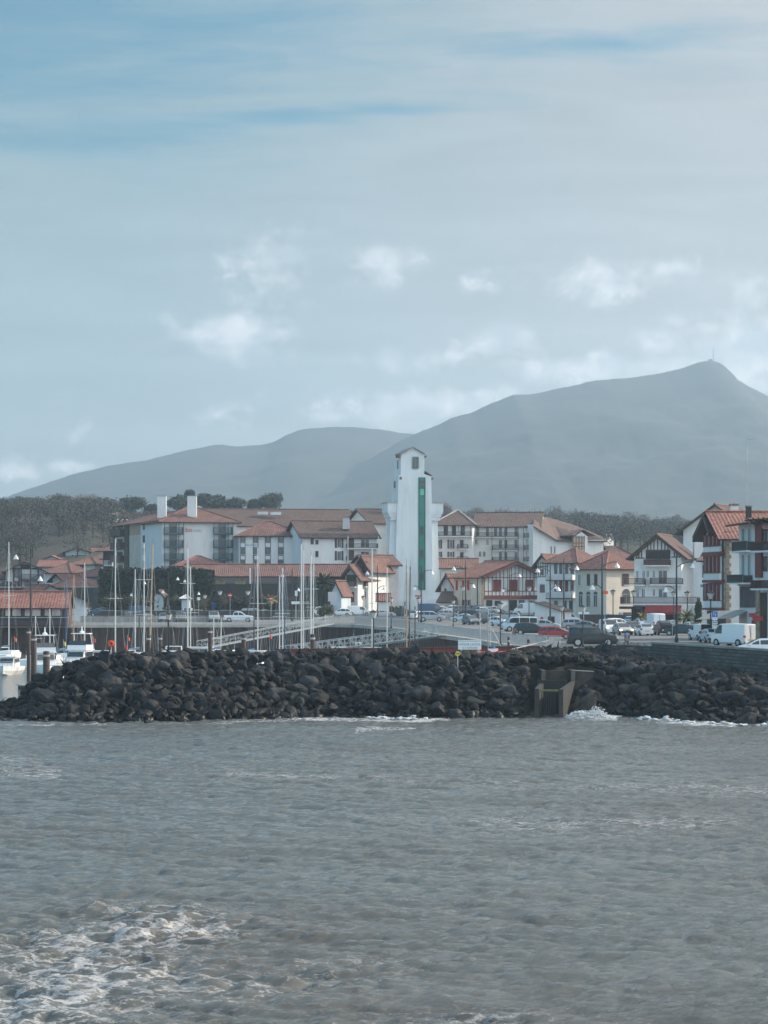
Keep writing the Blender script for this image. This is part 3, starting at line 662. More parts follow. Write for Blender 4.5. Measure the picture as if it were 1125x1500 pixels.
def splash():
    V = []; Fc = []; r = random.Random(9)
    ico = bmesh.new(); bmesh.ops.create_icosphere(ico, subdivisions=2, radius=1); iv = np.array([v.co[:] for v in ico.verts]); fi = np.array([[v.index for v in f.verts] for f in ico.faces]); ico.free()
    off = 0
    for k in range(2200):
        t = r.random(); px = 833+72*t+r.gauss(0, 2.5); hgt = (.42*math.exp(-((t-.25)/.18)**2)+.72*math.exp(-((t-.58)/.11)**2)+.14)
        z = hgt*r.random()**1.9*1.05; d = 193.9+r.gauss(0, .5)+z*.3; s = r.uniform(.015, .08)*(1.25-.5*z/1.3)
        if r.random() < .2: s *= .35; z *= 1.25
        v = iv*np.array([s*1.4, s, s*.7])*(1+.35*rng.normal(size=(len(iv), 1)).clip(-1.5, 1.5)*.6)
        V.append(v+np.array([(px-CX)/F*d, d, z])); Fc.append(fi+off); off += len(iv)
    for k in range(260):
        c = r.choice([(1128, 183.2, .9), (952, 191, .5), (985, 189, .6), (1035, 187, .4), (560, 193, .5), (600, 192.5, .4), (1060, 186, .4)]); px = c[0]+r.gauss(0, 12); z = abs(r.gauss(0, .22))*c[2]
        d = lerp_tab(DW, px)-1.5+r.gauss(0, .25); s = r.uniform(.04, .13); v = iv*np.array([s*2, s, s*.6])*(1+.25*rng.normal(size=(len(iv), 1)))
        V.append(v+np.array([(px-CX)/F*d, d, z])); Fc.append(fi+off); off += len(iv)
    o = mesh_np('wave_splash', np.concatenate(V), np.concatenate(Fc), mat('white_foam', (.5, .54, .56), .7, .05, 3)); tag(o, 'white foam and spray of a wave breaking on the rocks', 'sea foam', kind='stuff')
splash()
# ---------- quay walls ----------
def sheet_piles():
    b = MB(); pl = [-300, -100, 100, 300, 480, 520, 570, 610, 655, 700, 745, 800, 850]
    pts = [Vector(XY(p, lerp_tab(EDGE, p)-.15)) for p in pl]
    prev = None
    for A, B in zip(pts, pts[1:]):
        L = (B-A).length; u = (B-A)/L; n = Vector((u.y, -u.x)); k = 0.0; s = .42
        N = int(L/s)
        for i in range(N+1):
            c = A+u*(L*i/N); o = .28 if (i//2) % 2 == 0 else 0; q = c+n*(o+.02); cur = (V3(q.x, q.y, -1.5), V3(q.x, q.y, 4.1))
            if prev: b.add([prev[0], cur[0], cur[1], prev[1]], [(0, 1, 2, 3)], RUST)
            prev = cur
    root = empty('sheet_pile_quay_wall', (pts[4].x, pts[4].y, 0), 'dark rusty sheet pile quay wall behind the moored boats', 'quay wall')
    b.build('pile_sheets', root, root.location)
    b = MB()
    for A, B in zip(pts, pts[1:]):
        f = Fac(A, B); f.box(b, 0, f.L, 4.09, 4.56, -.5, .42, CONCL)
    b.build('capping_beam', root, root.location)
sheet_piles()
def railing(name, label, pl, h, bar, m, off=.1, zb=4.56):
    pts = [Vector(XY(p, lerp_tab(EDGE, p)+off)) for p in pl]
    root = empty(name, (pts[0].x, pts[0].y, zb), label, 'railing'); r1 = MB(); r2 = MB(); r3 = MB()
    for A, B in zip(pts, pts[1:]):
        f = Fac(A, B); f.box(r1, 0, f.L, zb+h-.06, zb+h, -.03, .03, m); f.box(r1, 0, f.L, zb+.1, zb+.15, -.02, .02, m)
        n = max(1, int(f.L/2))
        for k in range(n): f.box(r2, f.L*k/n, f.L*k/n+.07, zb, zb+h-.002, -.05, .05, m)
        if bar:
            n = int(f.L/bar)
            for k in range(n): f.box(r3, f.L*k/n, f.L*k/n+.035, zb+.15, zb+h-.06, -.012, .012, m)
    r1.build('rail', root, root.location); r2.build('posts', root, root.location)
    if bar: r3.build('bars', root, root.location)
RAILM = mat('pale_railing_paint', (.42, .43, .43), .6, .08, 1)
railing('quay_railing', 'thin grey metal railing along the quay edge behind the masts', [110, 200, 300, 400, 480, 520, 570, 600], 1.1, .5, METAL)
railing('barred_railing', 'pale close-barred railing along the quay edge right of the lighthouse', [601, 630, 655, 700, 745, 800, 822], 1.15, .11, RAILM)
railing('park_railing', 'pale close-barred railing beside the ramp left of the lighthouse', [476, 500, 520, 545, 570, 600], 1.5, .13, RAILM, .7)
def brick_mat():
    m = bpy.data.materials.new('squared_stone'); m.use_nodes = True; N = m.node_tree.nodes; L = m.node_tree.links; b = N['Principled BSDF']; b.inputs['Roughness'].default_value = .9
    tc = N.new('ShaderNodeTexCoord'); mp = N.new('ShaderNodeMapping'); mp.inputs['Rotation'].default_value = (math.pi/2, 0, 0); L.new(tc.outputs['Object'], mp.inputs[0])
    sp = N.new('ShaderNodeSeparateXYZ'); L.new(tc.outputs['Object'], sp.inputs[0]); cb = N.new('ShaderNodeCombineXYZ')
    ad = N.new('ShaderNodeMath'); ad.operation = 'MULTIPLY'; L.new(sp.outputs[1], ad.inputs[0]); ad.inputs[1].default_value = -1; L.new(ad.outputs[0], cb.inputs[0]); L.new(sp.outputs[2], cb.inputs[1])
    br = N.new('ShaderNodeTexBrick'); L.new(cb.outputs[0], br.inputs['Vector']); br.inputs['Color1'].default_value = (.10, .095, .085, 1); br.inputs['Color2'].default_value = (.19, .175, .15, 1); br.inputs['Mortar'].default_value = (.05, .05, .05, 1)
    br.inputs['Scale'].default_value = 1; br.inputs['Brick Width'].default_value = 1.1; br.inputs['Row Height'].default_value = .3; br.inputs['Mortar Size'].default_value = .035
    no = N.new('ShaderNodeTexNoise'); no.inputs['Scale'].default_value = .5; L.new(tc.outputs['Object'], no.inputs['Vector'])
    mx = N.new('ShaderNodeMix'); mx.data_type = 'RGBA'; mx.blend_type = 'MULTIPLY'; mx.inputs[0].default_value = .7; L.new(br.outputs[0], mx.inputs[6]); L.new(no.outputs[0], mx.inputs[7]); L.new(mx.outputs[2], b.inputs['Base Color'])
    bp = N.new('ShaderNodeBump'); bp.inputs['Strength'].default_value = .6; bp.inputs['Distance'].default_value = .05; L.new(br.outputs['Fac'], bp.inputs['Height']); bp.invert = True; L.new(bp.outputs[0], b.inputs['Normal']); return m
BR = brick_mat()
pts = [Vector(XY(p, lerp_tab(EDGE, p)-.1)) for p in (958, 1125, 1500)]
root = empty('stone_quay_wall', (pts[0].x, pts[0].y, 0), 'long dark squared-stone quay wall with parapet at the right edge', 'quay wall')
b = MB(); c = MB()
for A, B in zip(pts, pts[1:]):
    f = Fac(A, B); f.box(b, 0, f.L, -1, 5.15, -.25, .2, BR); f.box(c, 0, f.L, 5.152, 5.34, -.32, .28, CONC)
b.build('wall_face', root, root.location); c.build('coping', root, root.location)
A, B = Vector(XY(905, 233)), Vector(XY(957, 228)); f = Fac(A, B)
root = empty('low_stone_parapet', (A.x, A.y, 4.5), 'low dark stone parapet with posts beside the walker in blue', 'parapet')
b = MB(); f.box(b, 0, f.L, 4.0, 4.95, -.2, .2, BR); b.build('wall_face', root, root.location)
b = MB()
for k in range(6): f.box(b, f.L*k/5.2, f.L*k/5.2+.25, 4.95, 5.25, -.14, .14, CONC)
b.build('posts', root, root.location)
# ---------- lighthouse ----------
def lighthouse():
    d = 500.0; s = F/d; A = Vector(XY(583, d)); ang = .21
    u = Vector((math.cos(ang), math.sin(ang))); W = 49/s/math.cos(ang); f = Fac(A, A+u*W); zb = 5.3
    root = empty('lighthouse', (A.x, A.y, zb), 'tall white square lighthouse tower with a dark green vertical strip', 'lighthouse'); loc = root.location
    Z = lambda py: H+(HY-py)/s
    dep = 6.2
    w = MB()
    def tier(t0, t1, z0, z1, zp, dd0, dd1, m=TOWER, taper=0):
        mid = (t0+t1)/2; pts = [f.pt(t0, z0, -dd0), f.pt(t1, z0, -dd0), f.pt(t1-taper, z1, -dd0), f.pt(mid+.15, zp, -dd0), f.pt(mid-.15, zp, -dd0), f.pt(t0+taper, z1, -dd0)]
        w.prism(pts, V3(-f.n.x, -f.n.y, 0)*(dd1-dd0), m)
    X = lambda px: f.uz(px, 800)[0]
    tier(X(583), X(632.5), Z(737), Z(697), Z(690), 0, dep, taper=.12)
    tier(X(587.5), X(622), Z(697.5), Z(665), Z(655.5), .25, dep-.3)
    # shaft (tapers slightly) and broad lower body
    a0, a1 = X(578.5), X(632.5)
    w.prism([f.pt(X(577.5), zb, 0), f.pt(X(633.5), zb, 0), f.pt(X(632.5), Z(737)-.002, 0), f.pt(X(582), Z(737)-.002, 0)], V3(-f.n.x, -f.n.y, 0)*dep, TOWER)
    for x0, x1, t0, t1 in ((633.5, 645.5, 632.6, 643), (569, 577.4, 573.5, 581.9)):
        w.prism([f.pt(X(x0), zb, -1.1), f.pt(X(x1), zb, -1.1), f.pt(X(t1), Z(762), -1.1), f.pt(X(t0), Z(762), -1.1)], V3(-f.n.x, -f.n.y, 0)*(dep-2), TOWER)
    w.build('tower_shaft', root, loc)
    for x0, x1 in ((632.6, 643), (575, 581.9)):
        g = MB(); i = 0
        for ya, yb, e in ((762, 757, .3), (757, 753, .6), (753, 750.5, .85), (750.5, 737, 1.0)):
            g.add([*[f.pt(t, z, o) for z in (Z(ya)+.002*i, Z(yb)) for t, o in ((X(x0)-(e if x0 < 600 else 0), -.7+e*.4), (X(x1)+(e if x0 > 600 else 0), -.7+e*.4), (X(x1)+(e if x0 > 600 else 0), -dep+.5), (X(x0)-(e if x0 < 600 else 0), -dep+.5))]],
                  [(3, 2, 1, 0), (4, 5, 6, 7), (0, 1, 5, 4), (1, 2, 6, 5), (2, 3, 7, 6), (3, 0, 4, 7)], TOWER); i += 1
        f.box(g, X(x0)-(1.15 if x0 < 600 else 0), X(x1)+(1.15 if x0 > 600 else 0), Z(737)+.002, Z(735.3), -dep+.45, -.2, CONCL)
        g.build('corbelled_shoulder', root, loc)
    g = MB(); f.box(g, X(575.5), X(650), zb-.1, Z(879), -dep-.5, .35, TOWER); f.box(g, X(575.7), X(649.8), Z(879)+.002, Z(876.5), -dep-.3, .2, TOWER); g.build('plinth', root, loc)
    g = MB(); f.box(g, X(612.8), X(623), Z(864), Z(699), .01, .12, GREEN)
    for ya, yb in ((705, 714), (771, 783), (805, 817), (840, 851)): pass
    o = g.build('green_strip', root, loc)
    g = MB(); f.box(g, X(612.8), X(614.2), Z(864), Z(699), .122, .2, DGREEN); f.box(g, X(621.8), X(623), Z(864), Z(699), .122, .2, DGREEN)
    for y in (699, 704, 715, 726, 752, 770, 784, 804, 818, 838, 852): f.box(g, X(614.2), X(621.8), Z(y+.7), Z(y), .122, .17, DGREEN)
    g.build('strip_frame', o, loc)
    for ya, yb in ((705, 714), (771.5, 783), (805.5, 817), (840, 851)):
        window(root, Fac(Vector(f.pt(0, 0, .13).xy), Vector(f.pt(f.L, 0, .13).xy)), (614.8, ya, 620.6, yb), DGREEN, GLASSB, sill=False)
    g = MB(); f.box(g, X(615.5), X(620.5), Z(725), Z(715.5), .122, .15, mat('pale_green_pane', (.12, .45, .32), .4)); g.build('pane', o, loc)
    window(root, f, (604, 669, 613.3, 686.5), GREEN, GLASSB, sill=False)
    for t, y0, y1 in ((X(586)-.9, 670, 664.5), (X(623.5), 669.5, 666.5), (X(582), 702.5, 698.5), (X(633.3), 702, 699)):
        g = MB(); t = t+.45 if t < 3 else t; f.box(g, t, t+(.5 if t < 3 else .22), Z(y0), Z(y1), -2.2, -.1 if t > 3 else .03, TILE); g.build('tiled_ledge', root, loc)
    g = MB()
    for (xa, za), (xb, zb_) in (((587.3, 665), (604.3, 655.3)), ((605.3, 655.3), (622.3, 665)), ((622.2, 690), (632.8, 696.8))): f.beam(g, (X(xa), Z(za)+.06), (X(xb), Z(zb_)+.06), .14, -dep+.2, .32, mat('coping_grey', (.2, .2, .2)))
    g.build('gable_coping', root, loc)
    fl = Fac(Vector(f.pt(0, 0, -dep).xy), Vector(f.pt(0, 0, 0).xy))
    for z0, z1, o in ((Z(686), Z(673), -.05), (Z(714), Z(704), .14)):
        g = MB(); f.box(g, X(587.5)-.06 if z0 > Z(700) else -.14, X(587.5) if z0 > Z(700) else -.06, z0, z1, -3.6, -2.6, GREYB); g.build('slit_window', root, loc)
lighthouse()
# ---------- hotel and the long blocks behind ----------
g1 = house('hotel_block', 'white hotel block with two columns of green-grey balconies and two white chimneys', (237, 506), (347, 511), 16, 763, 742, WHITE, TILE, 'hip', over=.9, cat='hotel')
root, f, _, _, rf, _z = g1
chimney(root, rf, (230.4, 727, 243.3, 752), 512, WHITE); chimney(root, rf, (274.4, 726.7, 287.8, 752), 510, WHITE)
for x0, x1 in ((240, 267), (312, 339)):
    for y0, y1, yt in ((771.8, 782, 764), (790.7, 801.5, 784), (810, 820, 803.5), (829, 839, 822)):
        n = 2
        b = balcony(root, f, (x0, y0, x1, y1), TEAL, 1.0, slab=TEAL, bar=.16)
        window(root, f, (x0+(x1-x0)*.3, yt-.5, x0+(x1-x0)*.7, y1-1), TEAL, GLASS, sill=False)
    slabs(root, f, 'posts', [(x0-.8, 763.6, x0, 842), (x0+(x1-x0)*.27-1, 763.6, x0+(x1-x0)*.27, 842), (x0+(x1-x0)*.73, 763.6, x0+(x1-x0)*.73+1, 842), (x1, 763.6, x1+.8, 842)], TEAL, 1.0, 1.12)
t0, z0 = f.uz(271, 779.3); t1, z1 = f.uz(281.7, 773)
sgn = empty('hotel_sign_board', f.pt(t0, z0, .03), 'red and grey hotel name lettering high on the white wall', 'sign')
text(sgn, 'ibis', f.pt(t0, z0, .06), (f.u.x, f.u.y, 0), (0, 0, 1), z1-z0, REDP, sgn.location, 'hotel_name', t1-t0, .05)
t0, z0 = f.uz(283.5, 779.3); t1, z1 = f.uz(295.5, 776); text(sgn, 'HOTEL', f.pt(t0, z0, .06), (f.u.x, f.u.y, 0), (0, 0, 1), z1-z0, mat('sign_grey', (.3, .2, .2)), sgn.location, 'hotel_word', t1-t0, .05)
g1 = house('hotel_wing', 'receding hotel wing with tan wall and brown balconies at the far left end', (168, 556), (236.3, 508), 13, 770, 752, WHITE, TILE, 'hip', over=.9, cat='hotel')
root, f, _, _, rf, _z = g1
slabs(root, f, 'end_panel', [(190, 770.5, 206, 783)], TANW, .02, .08)
slabs(root, f, 'end_panel', [(190, 783.4, 206, 850)], mat('pale_tan_render', (.55, .48, .42)), .02, .075)
for k in range(4):
    y = 776+k*19; balcony(root, f, (169, y, 184, y+8), BROWN, 1.3, True, slab=BROWN)
    window(root, f, (172, y-5, 180, y+6), BROWN, GLASS, sill=False)
slabs(root, f, 'corner_post', [(183.5, 770.5, 189.7, 850)], BROWN, .02, .3); slabs(root, f, 'corner_post', [(168.1, 770.3, 169.2, 850)], BROWN, .02, .3)
for x in (211, 216, 222):
    for k in range(4): window(root, f, (x-1.4, 766+k*18.5, x+1.4, 776+k*18.5), TEAL, GLASS, sill=False, mull=False)
g1 = house('hotel_annexe', 'lower hotel annexe with teal window strips under a brown tiled roof', (351, 505), (443.5, 507), 12, 783.5, 765, WHITE, TILE, 'hip', over=.8, cat='hotel')
root, f, _, _, rf, _z = g1
slabs(root, f, 'fascia', [(351.3, 783.7, 443.3, 785.3)], TEAL, .02, .5)
for x0, x1 in ((351.8, 359.6), (370.4, 378.6), (388, 396.7), (407, 415.7)):
    for y0, y1 in ((785.4, 793.7), (802.7, 811.7), (821, 830)): window(root, f, (x0+.8, y0, x1-.8, y1), TEAL, GLASS, sill=True)
    slabs(root, f, 'window_strip', [(x0, 785.4, x0+.9, 842), (x1-.9, 785.4, x1, 842), (x0+.9, 794.2, x1-.9, 795.4), (x0+.9, 801.3, x1-.9, 802.4), (x0+.9, 812.8, x1-.9, 814), (x0+.9, 819.5, x1-.9, 820.8)], TEAL, .02, .05)
t0, z0 = f.uz(360.3, 799.8); t1, z1 = f.uz(367, 796.5)
sgn = empty('annexe_sign', f.pt(t0, z0, .03), 'small blue hotel name lettering on the white annexe wall', 'sign')
text(sgn, 'ibis', f.pt(t0, z0, .06), (f.u.x, f.u.y, 0), (0, 0, 1), z1-z0, SIGNB, sgn.location, 'hotel_name', t1-t0, .05); t0, z0 = f.uz(368, 799.8); t1, z1 = f.uz(377, 796.8)
text(sgn, 'budget', f.pt(t0, z0, .06), (f.u.x, f.u.y, 0), (0, 0, 1), z1-z0, SIGNB, sgn.location, 'hotel_word', t1-t0, .05)
g1 = house('long_block', 'long apartment block with plain brown roof rising behind the hotel annexe', (300, 548), (522, 556), 18, 769, 747, WHITE, TILEB, 'side', over=.8, cat='apartment block', overf=.3)
b = MB()
for x, y in ((385, 750.5), (404, 751)):
    q = P(x, y, 555.5); b.box((q.x-1.2, q.y-.2, q.z-.5), (q.x+1.2, q.y+.6, q.z+.15), mat('skylight_pane', (.5, .55, .6), .2))
b.build('skylights', g1[4], g1[0].location)
g1 = house('apartment_block', 'white apartment block with brown-shuttered windows and a hipped brown roof', (443, 499), (552, 504), 12, 785.5, 764.5, WHITE, TILEB, 'side', over=.8, cat='apartment block')
root, f, _, _, rf, _z = g1; chimney(root, rf, (502, 759, 512, 768), 504, PALE)
for r in ((455, 789, 459.3, 797), (462, 791, 466.3, 797), (462, 807, 466.3, 815.5)): window(root, f, r, BROWN, GLASS, sill=True, mull=False)
for y0, y1 in ((789, 802.6), (807, 821)):
    window(root, f, (493.5, y0, 499.8, y1), WHITE, GLASS, shut=BROWN, sill=False); slabs(root, f, 'panel', [(508, y0-1, 518.5, y1+1)], BROWN, .02, .1)
    balcony(root, f, (507, y0+7, 551.5, y1+.5), BROWN, 1.4, bar=.2); window(root, f, (528, y0+.5, 541, y1), WHITE, GLASS, sill=False)
slabs(root, f, 'posts', [(506, 786, 507, 840), (550.8, 786, 551.8, 840)], WHITE, 1.41, 1.6)
g1 = house('gabled_block', 'taller white block with steep brown roof just left of the lighthouse', (544, 520), (592, 523), 14, 765.5, 747, WHITE, TILEB, 'side', over=.8, cat='apartment block')
root, f, _, _, rf, _z = g1; chimney(root, rf, (561, 740, 573, 750), 526, PALE)
for y in (777, 796, 814): balcony(root, f, (567, y, 590, y+8), BROWN, 1.4, True); window(root, f, (570, y-7, 576, y+7), BROWN, GLASS, sill=False)
slabs(root, f, 'posts', [(566.8, 766, 568, 840)], BROWN, 1.41, 1.6)
# right of the lighthouse
g1 = house('balcony_block', 'apartment block right behind the lighthouse with long top balcony', (636, 529), (692, 527.5), 14, 767.5, 748, WHITE, TILEB, 'hip', over=.9, cat='apartment block')
root, f, _, _, rf, _z = g1
balcony(root, f, (642, 779, 691, 785.5), DARKW, 1.4, bar=.2)
for x in (650, 662, 675): window(root, f, (x, 769.5, x+6, 784), BROWN, GLASS, sill=False)
for x in (658, 640):
    window(root, f, (x, 790.6, x+5, 803.5), WHITE, GLASS, shut=BROWN); window(root, f, (x, 808, x+5, 816), WHITE, GLASS, shut=BROWN)
for y in (797, 815): balcony(root, f, (671, y, 686, y+7), BROWN, 1.2, bar=.2); window(root, f, (674, y-6, 679, y+5), BROWN, GLASS, sill=False)
slabs(root, f, 'posts', [(657, 768, 657.7, 780), (673, 768, 673.7, 780), (690.3, 768, 691.2, 787)], BROWN, 1.41, 1.55)
g1 = house('long_balcony_block', 'long four-storey apartment block with rows of dark balconies', (693, 532), (792, 530), 15, 770.5, 751.8, WHITE, TILEB, 'side', over=.8, overf=.2, cat='apartment block')
root, f, _, _, rf, _z = g1
for (x0, x1, y0, y1) in ((691.5, 760, 780, 787), (721, 760, 798, 806), (721, 760, 816, 822), (767.5, 791, 781, 788), (767.5, 791, 798.5, 806), (767.5, 791, 816, 822)): balcony(root, f, (x0+.5, y0, x1, y1), DARKW, 1.3, bar=.16, slab=PALE)
for y in (773, 791, 809):
    for x in ((698, 712, 724, 731, 739, 754, 771, 778) if y == 773 else (731, 739, 754, 771, 778)): window(root, f, (x, y, x+4, y+12), BROWN, GLASS, sill=False, mull=False)
for x in (696, 712): window(root, f, (x, 790, x+4, 797.5), WHITE, GLASS)
for x in (701.5, 707.5): window(root, f, (x, 809.5, x+3.6, 815.5), TANW, GLASS, arch=True, sill=False)
slabs(root, f, 'posts', [(x, 771, x+.8, 828) for x in (721, 741, 759.5, 767)], BROWN, 1.31, 1.45)
b = MB(); q = P(777, 752, 538); b.tube(q, q+V3(0, 0, 2.4), .05, .04, METAL, 5); b.tube(q+V3(-.8, 0, 2.1), q+V3(.8, 0, 2.1), .03, .03, METAL, 4); b.build('roof_aerial', rf, root.location)
# wing with the big slope and dormer
root = empty('sloped_wing', P(814, 850, 524), 'white wing with a huge sloping brown roof and timber dormer', 'apartment block'); loc = root.location
A = Vector(XY(781, 527)); B = Vector(XY(884, 533)); f = Fac(A, B); q = lambda px, py, o=0: f.pt(*f.uz(px, py), o)
b = MB(); b.prism([q(781, 845), q(884, 845), q(884, 791), q(836, 791), q(814, 790), q(781, 768)], V3(-f.n.x, -f.n.y, 0)*10, WHITE); b.build('wall', root, loc)
b = MB(); pts = [q(779, 770.5, .9), q(814, 791.5, .9), q(836, 792.5, .9), q(887, 792.5, .9)]; back = [P(782, 752.5, 540), P(800, 757, 541), P(840, 768.5, 543), P(880, 785, 541)]
for k in range(3):
    b.add([pts[k], pts[k+1], back[k+1], back[k]], [(0, 1, 2, 3)], TILEB); lo = V3(0, 0, -.25)
    b.add([pts[k]+lo, pts[k+1]+lo, back[k+1]+lo, back[k]+lo], [(3, 2, 1, 0)], SOFFIT); b.add([pts[k], pts[k+1], pts[k+1]+lo, pts[k]+lo], [(3, 2, 1, 0)], SOFFIT)
b.add([pts[3], back[3], back[3]+lo, pts[3]+lo], [(0, 1, 2, 3)], SOFFIT)
for k in range(3): b.add([back[k], back[k+1], back[k+1]+V3(3, 12, -5), back[k]+V3(3, 12, -5)], [(0, 1, 2, 3)], TILEB)
rr = b.build('roof', root, loc)
b = MB(); b.prism([q(838, 808.6, .1), q(857, 808.6, .1), q(857, 786, .1), q(848, 779, .1), q(838, 786, .1)], V3(f.n.x, f.n.y, 0)*1.2, WHITE)
for s_ in (((826, 785.5), (850, 777)), ((850, 777), (867, 785.5))):
    (xa, ya), (xb, yb) = s_; p0, p1 = q(xa, ya, 1.7), q(xb, yb, 1.7); bk = V3(-f.n.x, -f.n.y, 0)*5; b.prism([p0, p1, p1+bk, p0+bk], (0, 0, .18), TILEB)
dm = b.build('dormer', rr, loc)
f2 = Fac(Vector(f.pt(0, 0, 1.32).xy), Vector(f.pt(f.L, 0, 1.32).xy)); b = MB()
f2.box(b, *f2.rect((839, 786.5, 856, 806)), 0, .06, TANW)
for x in (839, 843.3, 847.5, 851.7, 855.4): f2.box(b, *f2.rect((x, 784.5, x+.8, 808)), .062, .12, BROWN)
for y in (786, 795, 800, 807): f2.box(b, *f2.rect((839, y, 856.2, y+.9)), .122, .15, BROWN)
b.build('timber_window', root, loc)
for x in (806, 811): window(root, f, (x, 800, x+2.6, 811), WHITE, GLASS, mull=False)
# low buildings in front of the hotel
g1 = house('restaurant_hall', 'long low hall with dark glazed front below the hotel', (277, 478), (522, 482), 9, 842.5, 828, DARKW, TILE, 'side', over=.8, cat='restaurant', per=.4)
root, f, _, _, rf, _z = g1
slabs(root, f, 'glazed_front', [(300, 846, 520, 855)], mat('dark_glass_front', (.03, .035, .04), .15), .02, .05)
slabs(root, f, 'front_wall', [(300, 857, 452, 882)], DARKW, .3, .9)
for i in range(11):
    x = 312+i*3.2+(14 if i > 5 else 0)
    b = MB()
    for k in range(14):
        a = random.uniform(-.5, .5); p = f.pt(f.uz(x+random.uniform(-1.4, 1.4), 856)[0], f.uz(x, 855.8)[1], .6); b.tube(p, p+V3(math.sin(a)*.5, 0, random.uniform(.5, 1.3)), .05, .01, mat('dry_grass', (.25, .2, .12)), 4)
    o = b.build('potted_grass', None, f.pt(f.uz(x, 856)[0], f.uz(x, 856)[1], .6)); tag(o, 'dry ornamental grass tuft on the dark front ledge of the low hall', 'plant', 'grass tufts along the dark ledge')
root = empty('banner_sign', f.pt(*f.uz(366, 854), 1.2), 'upright red and white banner on the low hall front', 'sign')
b = MB(); t = f.rect((365, 832, 367, 855)); f.box(b, *t, 1.0, 1.15, SIGNW); b.build('frame', root, root.location); b = MB(); f.box(b, *f.rect((367.3, 832.5, 372.5, 852)), 1.02, 1.1, mat('faded_red', (.3, .1, .08))); b.build('panel', root, root.location)
g1 = house('pavilion', 'low tiled pavilion roof rising in front of the hotel balconies', (262, 487), (326, 489), 8, 827, 815.5, WHITE, TILEO, 'hip', over=1.0, cat='pavilion')
# ---------- houses on the far left slope ----------
def simple(name, label, C, R, dep, ye, yr, wins=(), fm=BROWN, shut=None, **kw):
    g = house(name, label, C, R, dep, ye, yr, **kw); root, f = g[0], g[1]
    for r in wins: window(root, f, r, fm, GLASS, shut=shut, sill=False, mull=(r[2]-r[0]) > 3)
    return g
g1 = simple('chalet', 'timber-balconied chalet at the far left behind the harbour buildings', (10, 515), (63, 516), 14, 836, 823.5, [(21, 833, 26.5, 846), (21, 851, 27, 859), (36, 852, 46, 859), (0, 0, 0, 0)][:3], style='front', over=1.2, wm=PALE, rm=TILE, base=9.5)
root, f = g1[:2]
beams(root, f, [(31, 828, 31, 860), (20, 834, 20, 860), (56, 834, 56, 860), (45, 826, 45, 860), (12, 833, 62, 833), (28, 860, 28, 834)], DARKW, .3); balcony(root, f, (30, 841, 62, 849), DARKW, 1.6, bar=.15, slab=DARKW); slabs(root, f, 'dark_gable_panel', [(31.5, 827, 44.6, 832)], DARKW, .02, .1)
simple('low_annexe', 'low tiled annexe at the left frame edge beside the chalet', (-30, 518), (9, 518), 9, 848, 838, [(2, 840, 6, 845), (5, 853, 9, 858)], wm=PALE, rm=TILE, style='side', base=9)
simple('small_white_house', 'small pale blue house with low red roof on the wooded slope', (65, 622), (86, 622), 8, 819, 815, style='front', wm=BLUEW, rm=TILEO, over=.5)
simple('hill_house', 'pale blue gabled house highest on the slope above the red roofs', (96, 642), (130, 643), 11, 808.5, 803.2, [(105, 813, 107.5, 817), (110.5, 813, 113, 817), (115, 813, 118, 817), (112, 805.6, 115.5, 808.3)], style='front', wm=BLUEW, rm=TILEO, over=.7)
simple('hill_house_wing', 'short wing with orange roof beside the highest pale house', (118, 652), (137, 650), 9, 808.5, 802.5, wm=WHITE, rm=TILEO, style='side', over=.6)
simple('white_terrace_house', 'white house with brown shutters below the highest pale house', (104, 582), (139, 580), 10, 826, 817, [(110, 828, 113, 834), (118, 828, 121, 834)], shut=BROWN, style='hip', wm=WHITE, rm=TILE, over=1)
simple('ochre_roof_house', 'tan house with wide faded roof between the white house and the dark one', (139, 600), (156, 598), 10, 818, 808, wm=TANW, rm=TILEB, style='side')
simple('hip_roof_house', 'white house under a broad hipped red roof behind the chalet', (66, 562), (102, 560), 12, 838, 825, style='hip', wm=WHITE, rm=TILE, over=1)
simple('red_roof_row', 'low row with weathered red roof above the hipped house', (58, 595), (92, 595), 9, 829.5, 821, style='side', wm=PALE, rm=TILEO)
simple('stepped_house', 'white house with dark timber eave right of the hipped roofs', (106, 546), (142, 542), 11, 843.5, 833, [(116, 846, 119.5, 850)], style='hip', wm=WHITE, rm=TILE, over=1.2)
simple('gabled_cottage', 'small gabled cottage tucked between the red roofs', (77, 538), (91, 537), 8, 848, 841, style='front', wm=WHITE, rm=TILE, over=1)
simple('orange_hip_house', 'house with bright orange hipped roof right above the dark retaining wall', (73, 518), (133, 516), 12, 860, 844, style='hip', wm=PALE, rm=TILEO, over=1.0, base=8)
g1 = simple('brown_timber_house', 'dark brown timber house beside the hotel wing', (151, 575), (172, 572), 10, 806, 799, style='side', wm=DARKW, rm=TILEB, over=1.2)
balcony(g1[0], g1[1], (158, 821, 170, 828), PALE, 1.4)
root = empty('retaining_wall', P(0, 890, 497), 'dark stone retaining wall below the hillside houses', 'wall'); A, B = Vector(XY(-200, 498)), Vector(XY(156, 499)); f = Fac(A, B)
b = MB(); f.box(b, 0, f.L, 4.5, 10.4, -1, .2, mat('dark_retaining_stone', (.045, .045, .045), .95, .3, 1, .5, 4)); b.build('wall_face', root, root.location); b = MB(); f.box(b, 0, f.L, 10.402, 10.6, -1, .35, CONC); b.build('coping', root, root.location)
g1 = simple('harbour_office', 'pale blue gabled building behind the harbour kiosk', (40, 430), (127, 434), 14, 881, 858, style='front', wm=BLUEW, rm=TILE, frac=.36, over=1.0, cat='building'); slabs(g1[0], g1[1], 'end_panel', [(126, 882, 129, 892)], TANW, .02, .1)
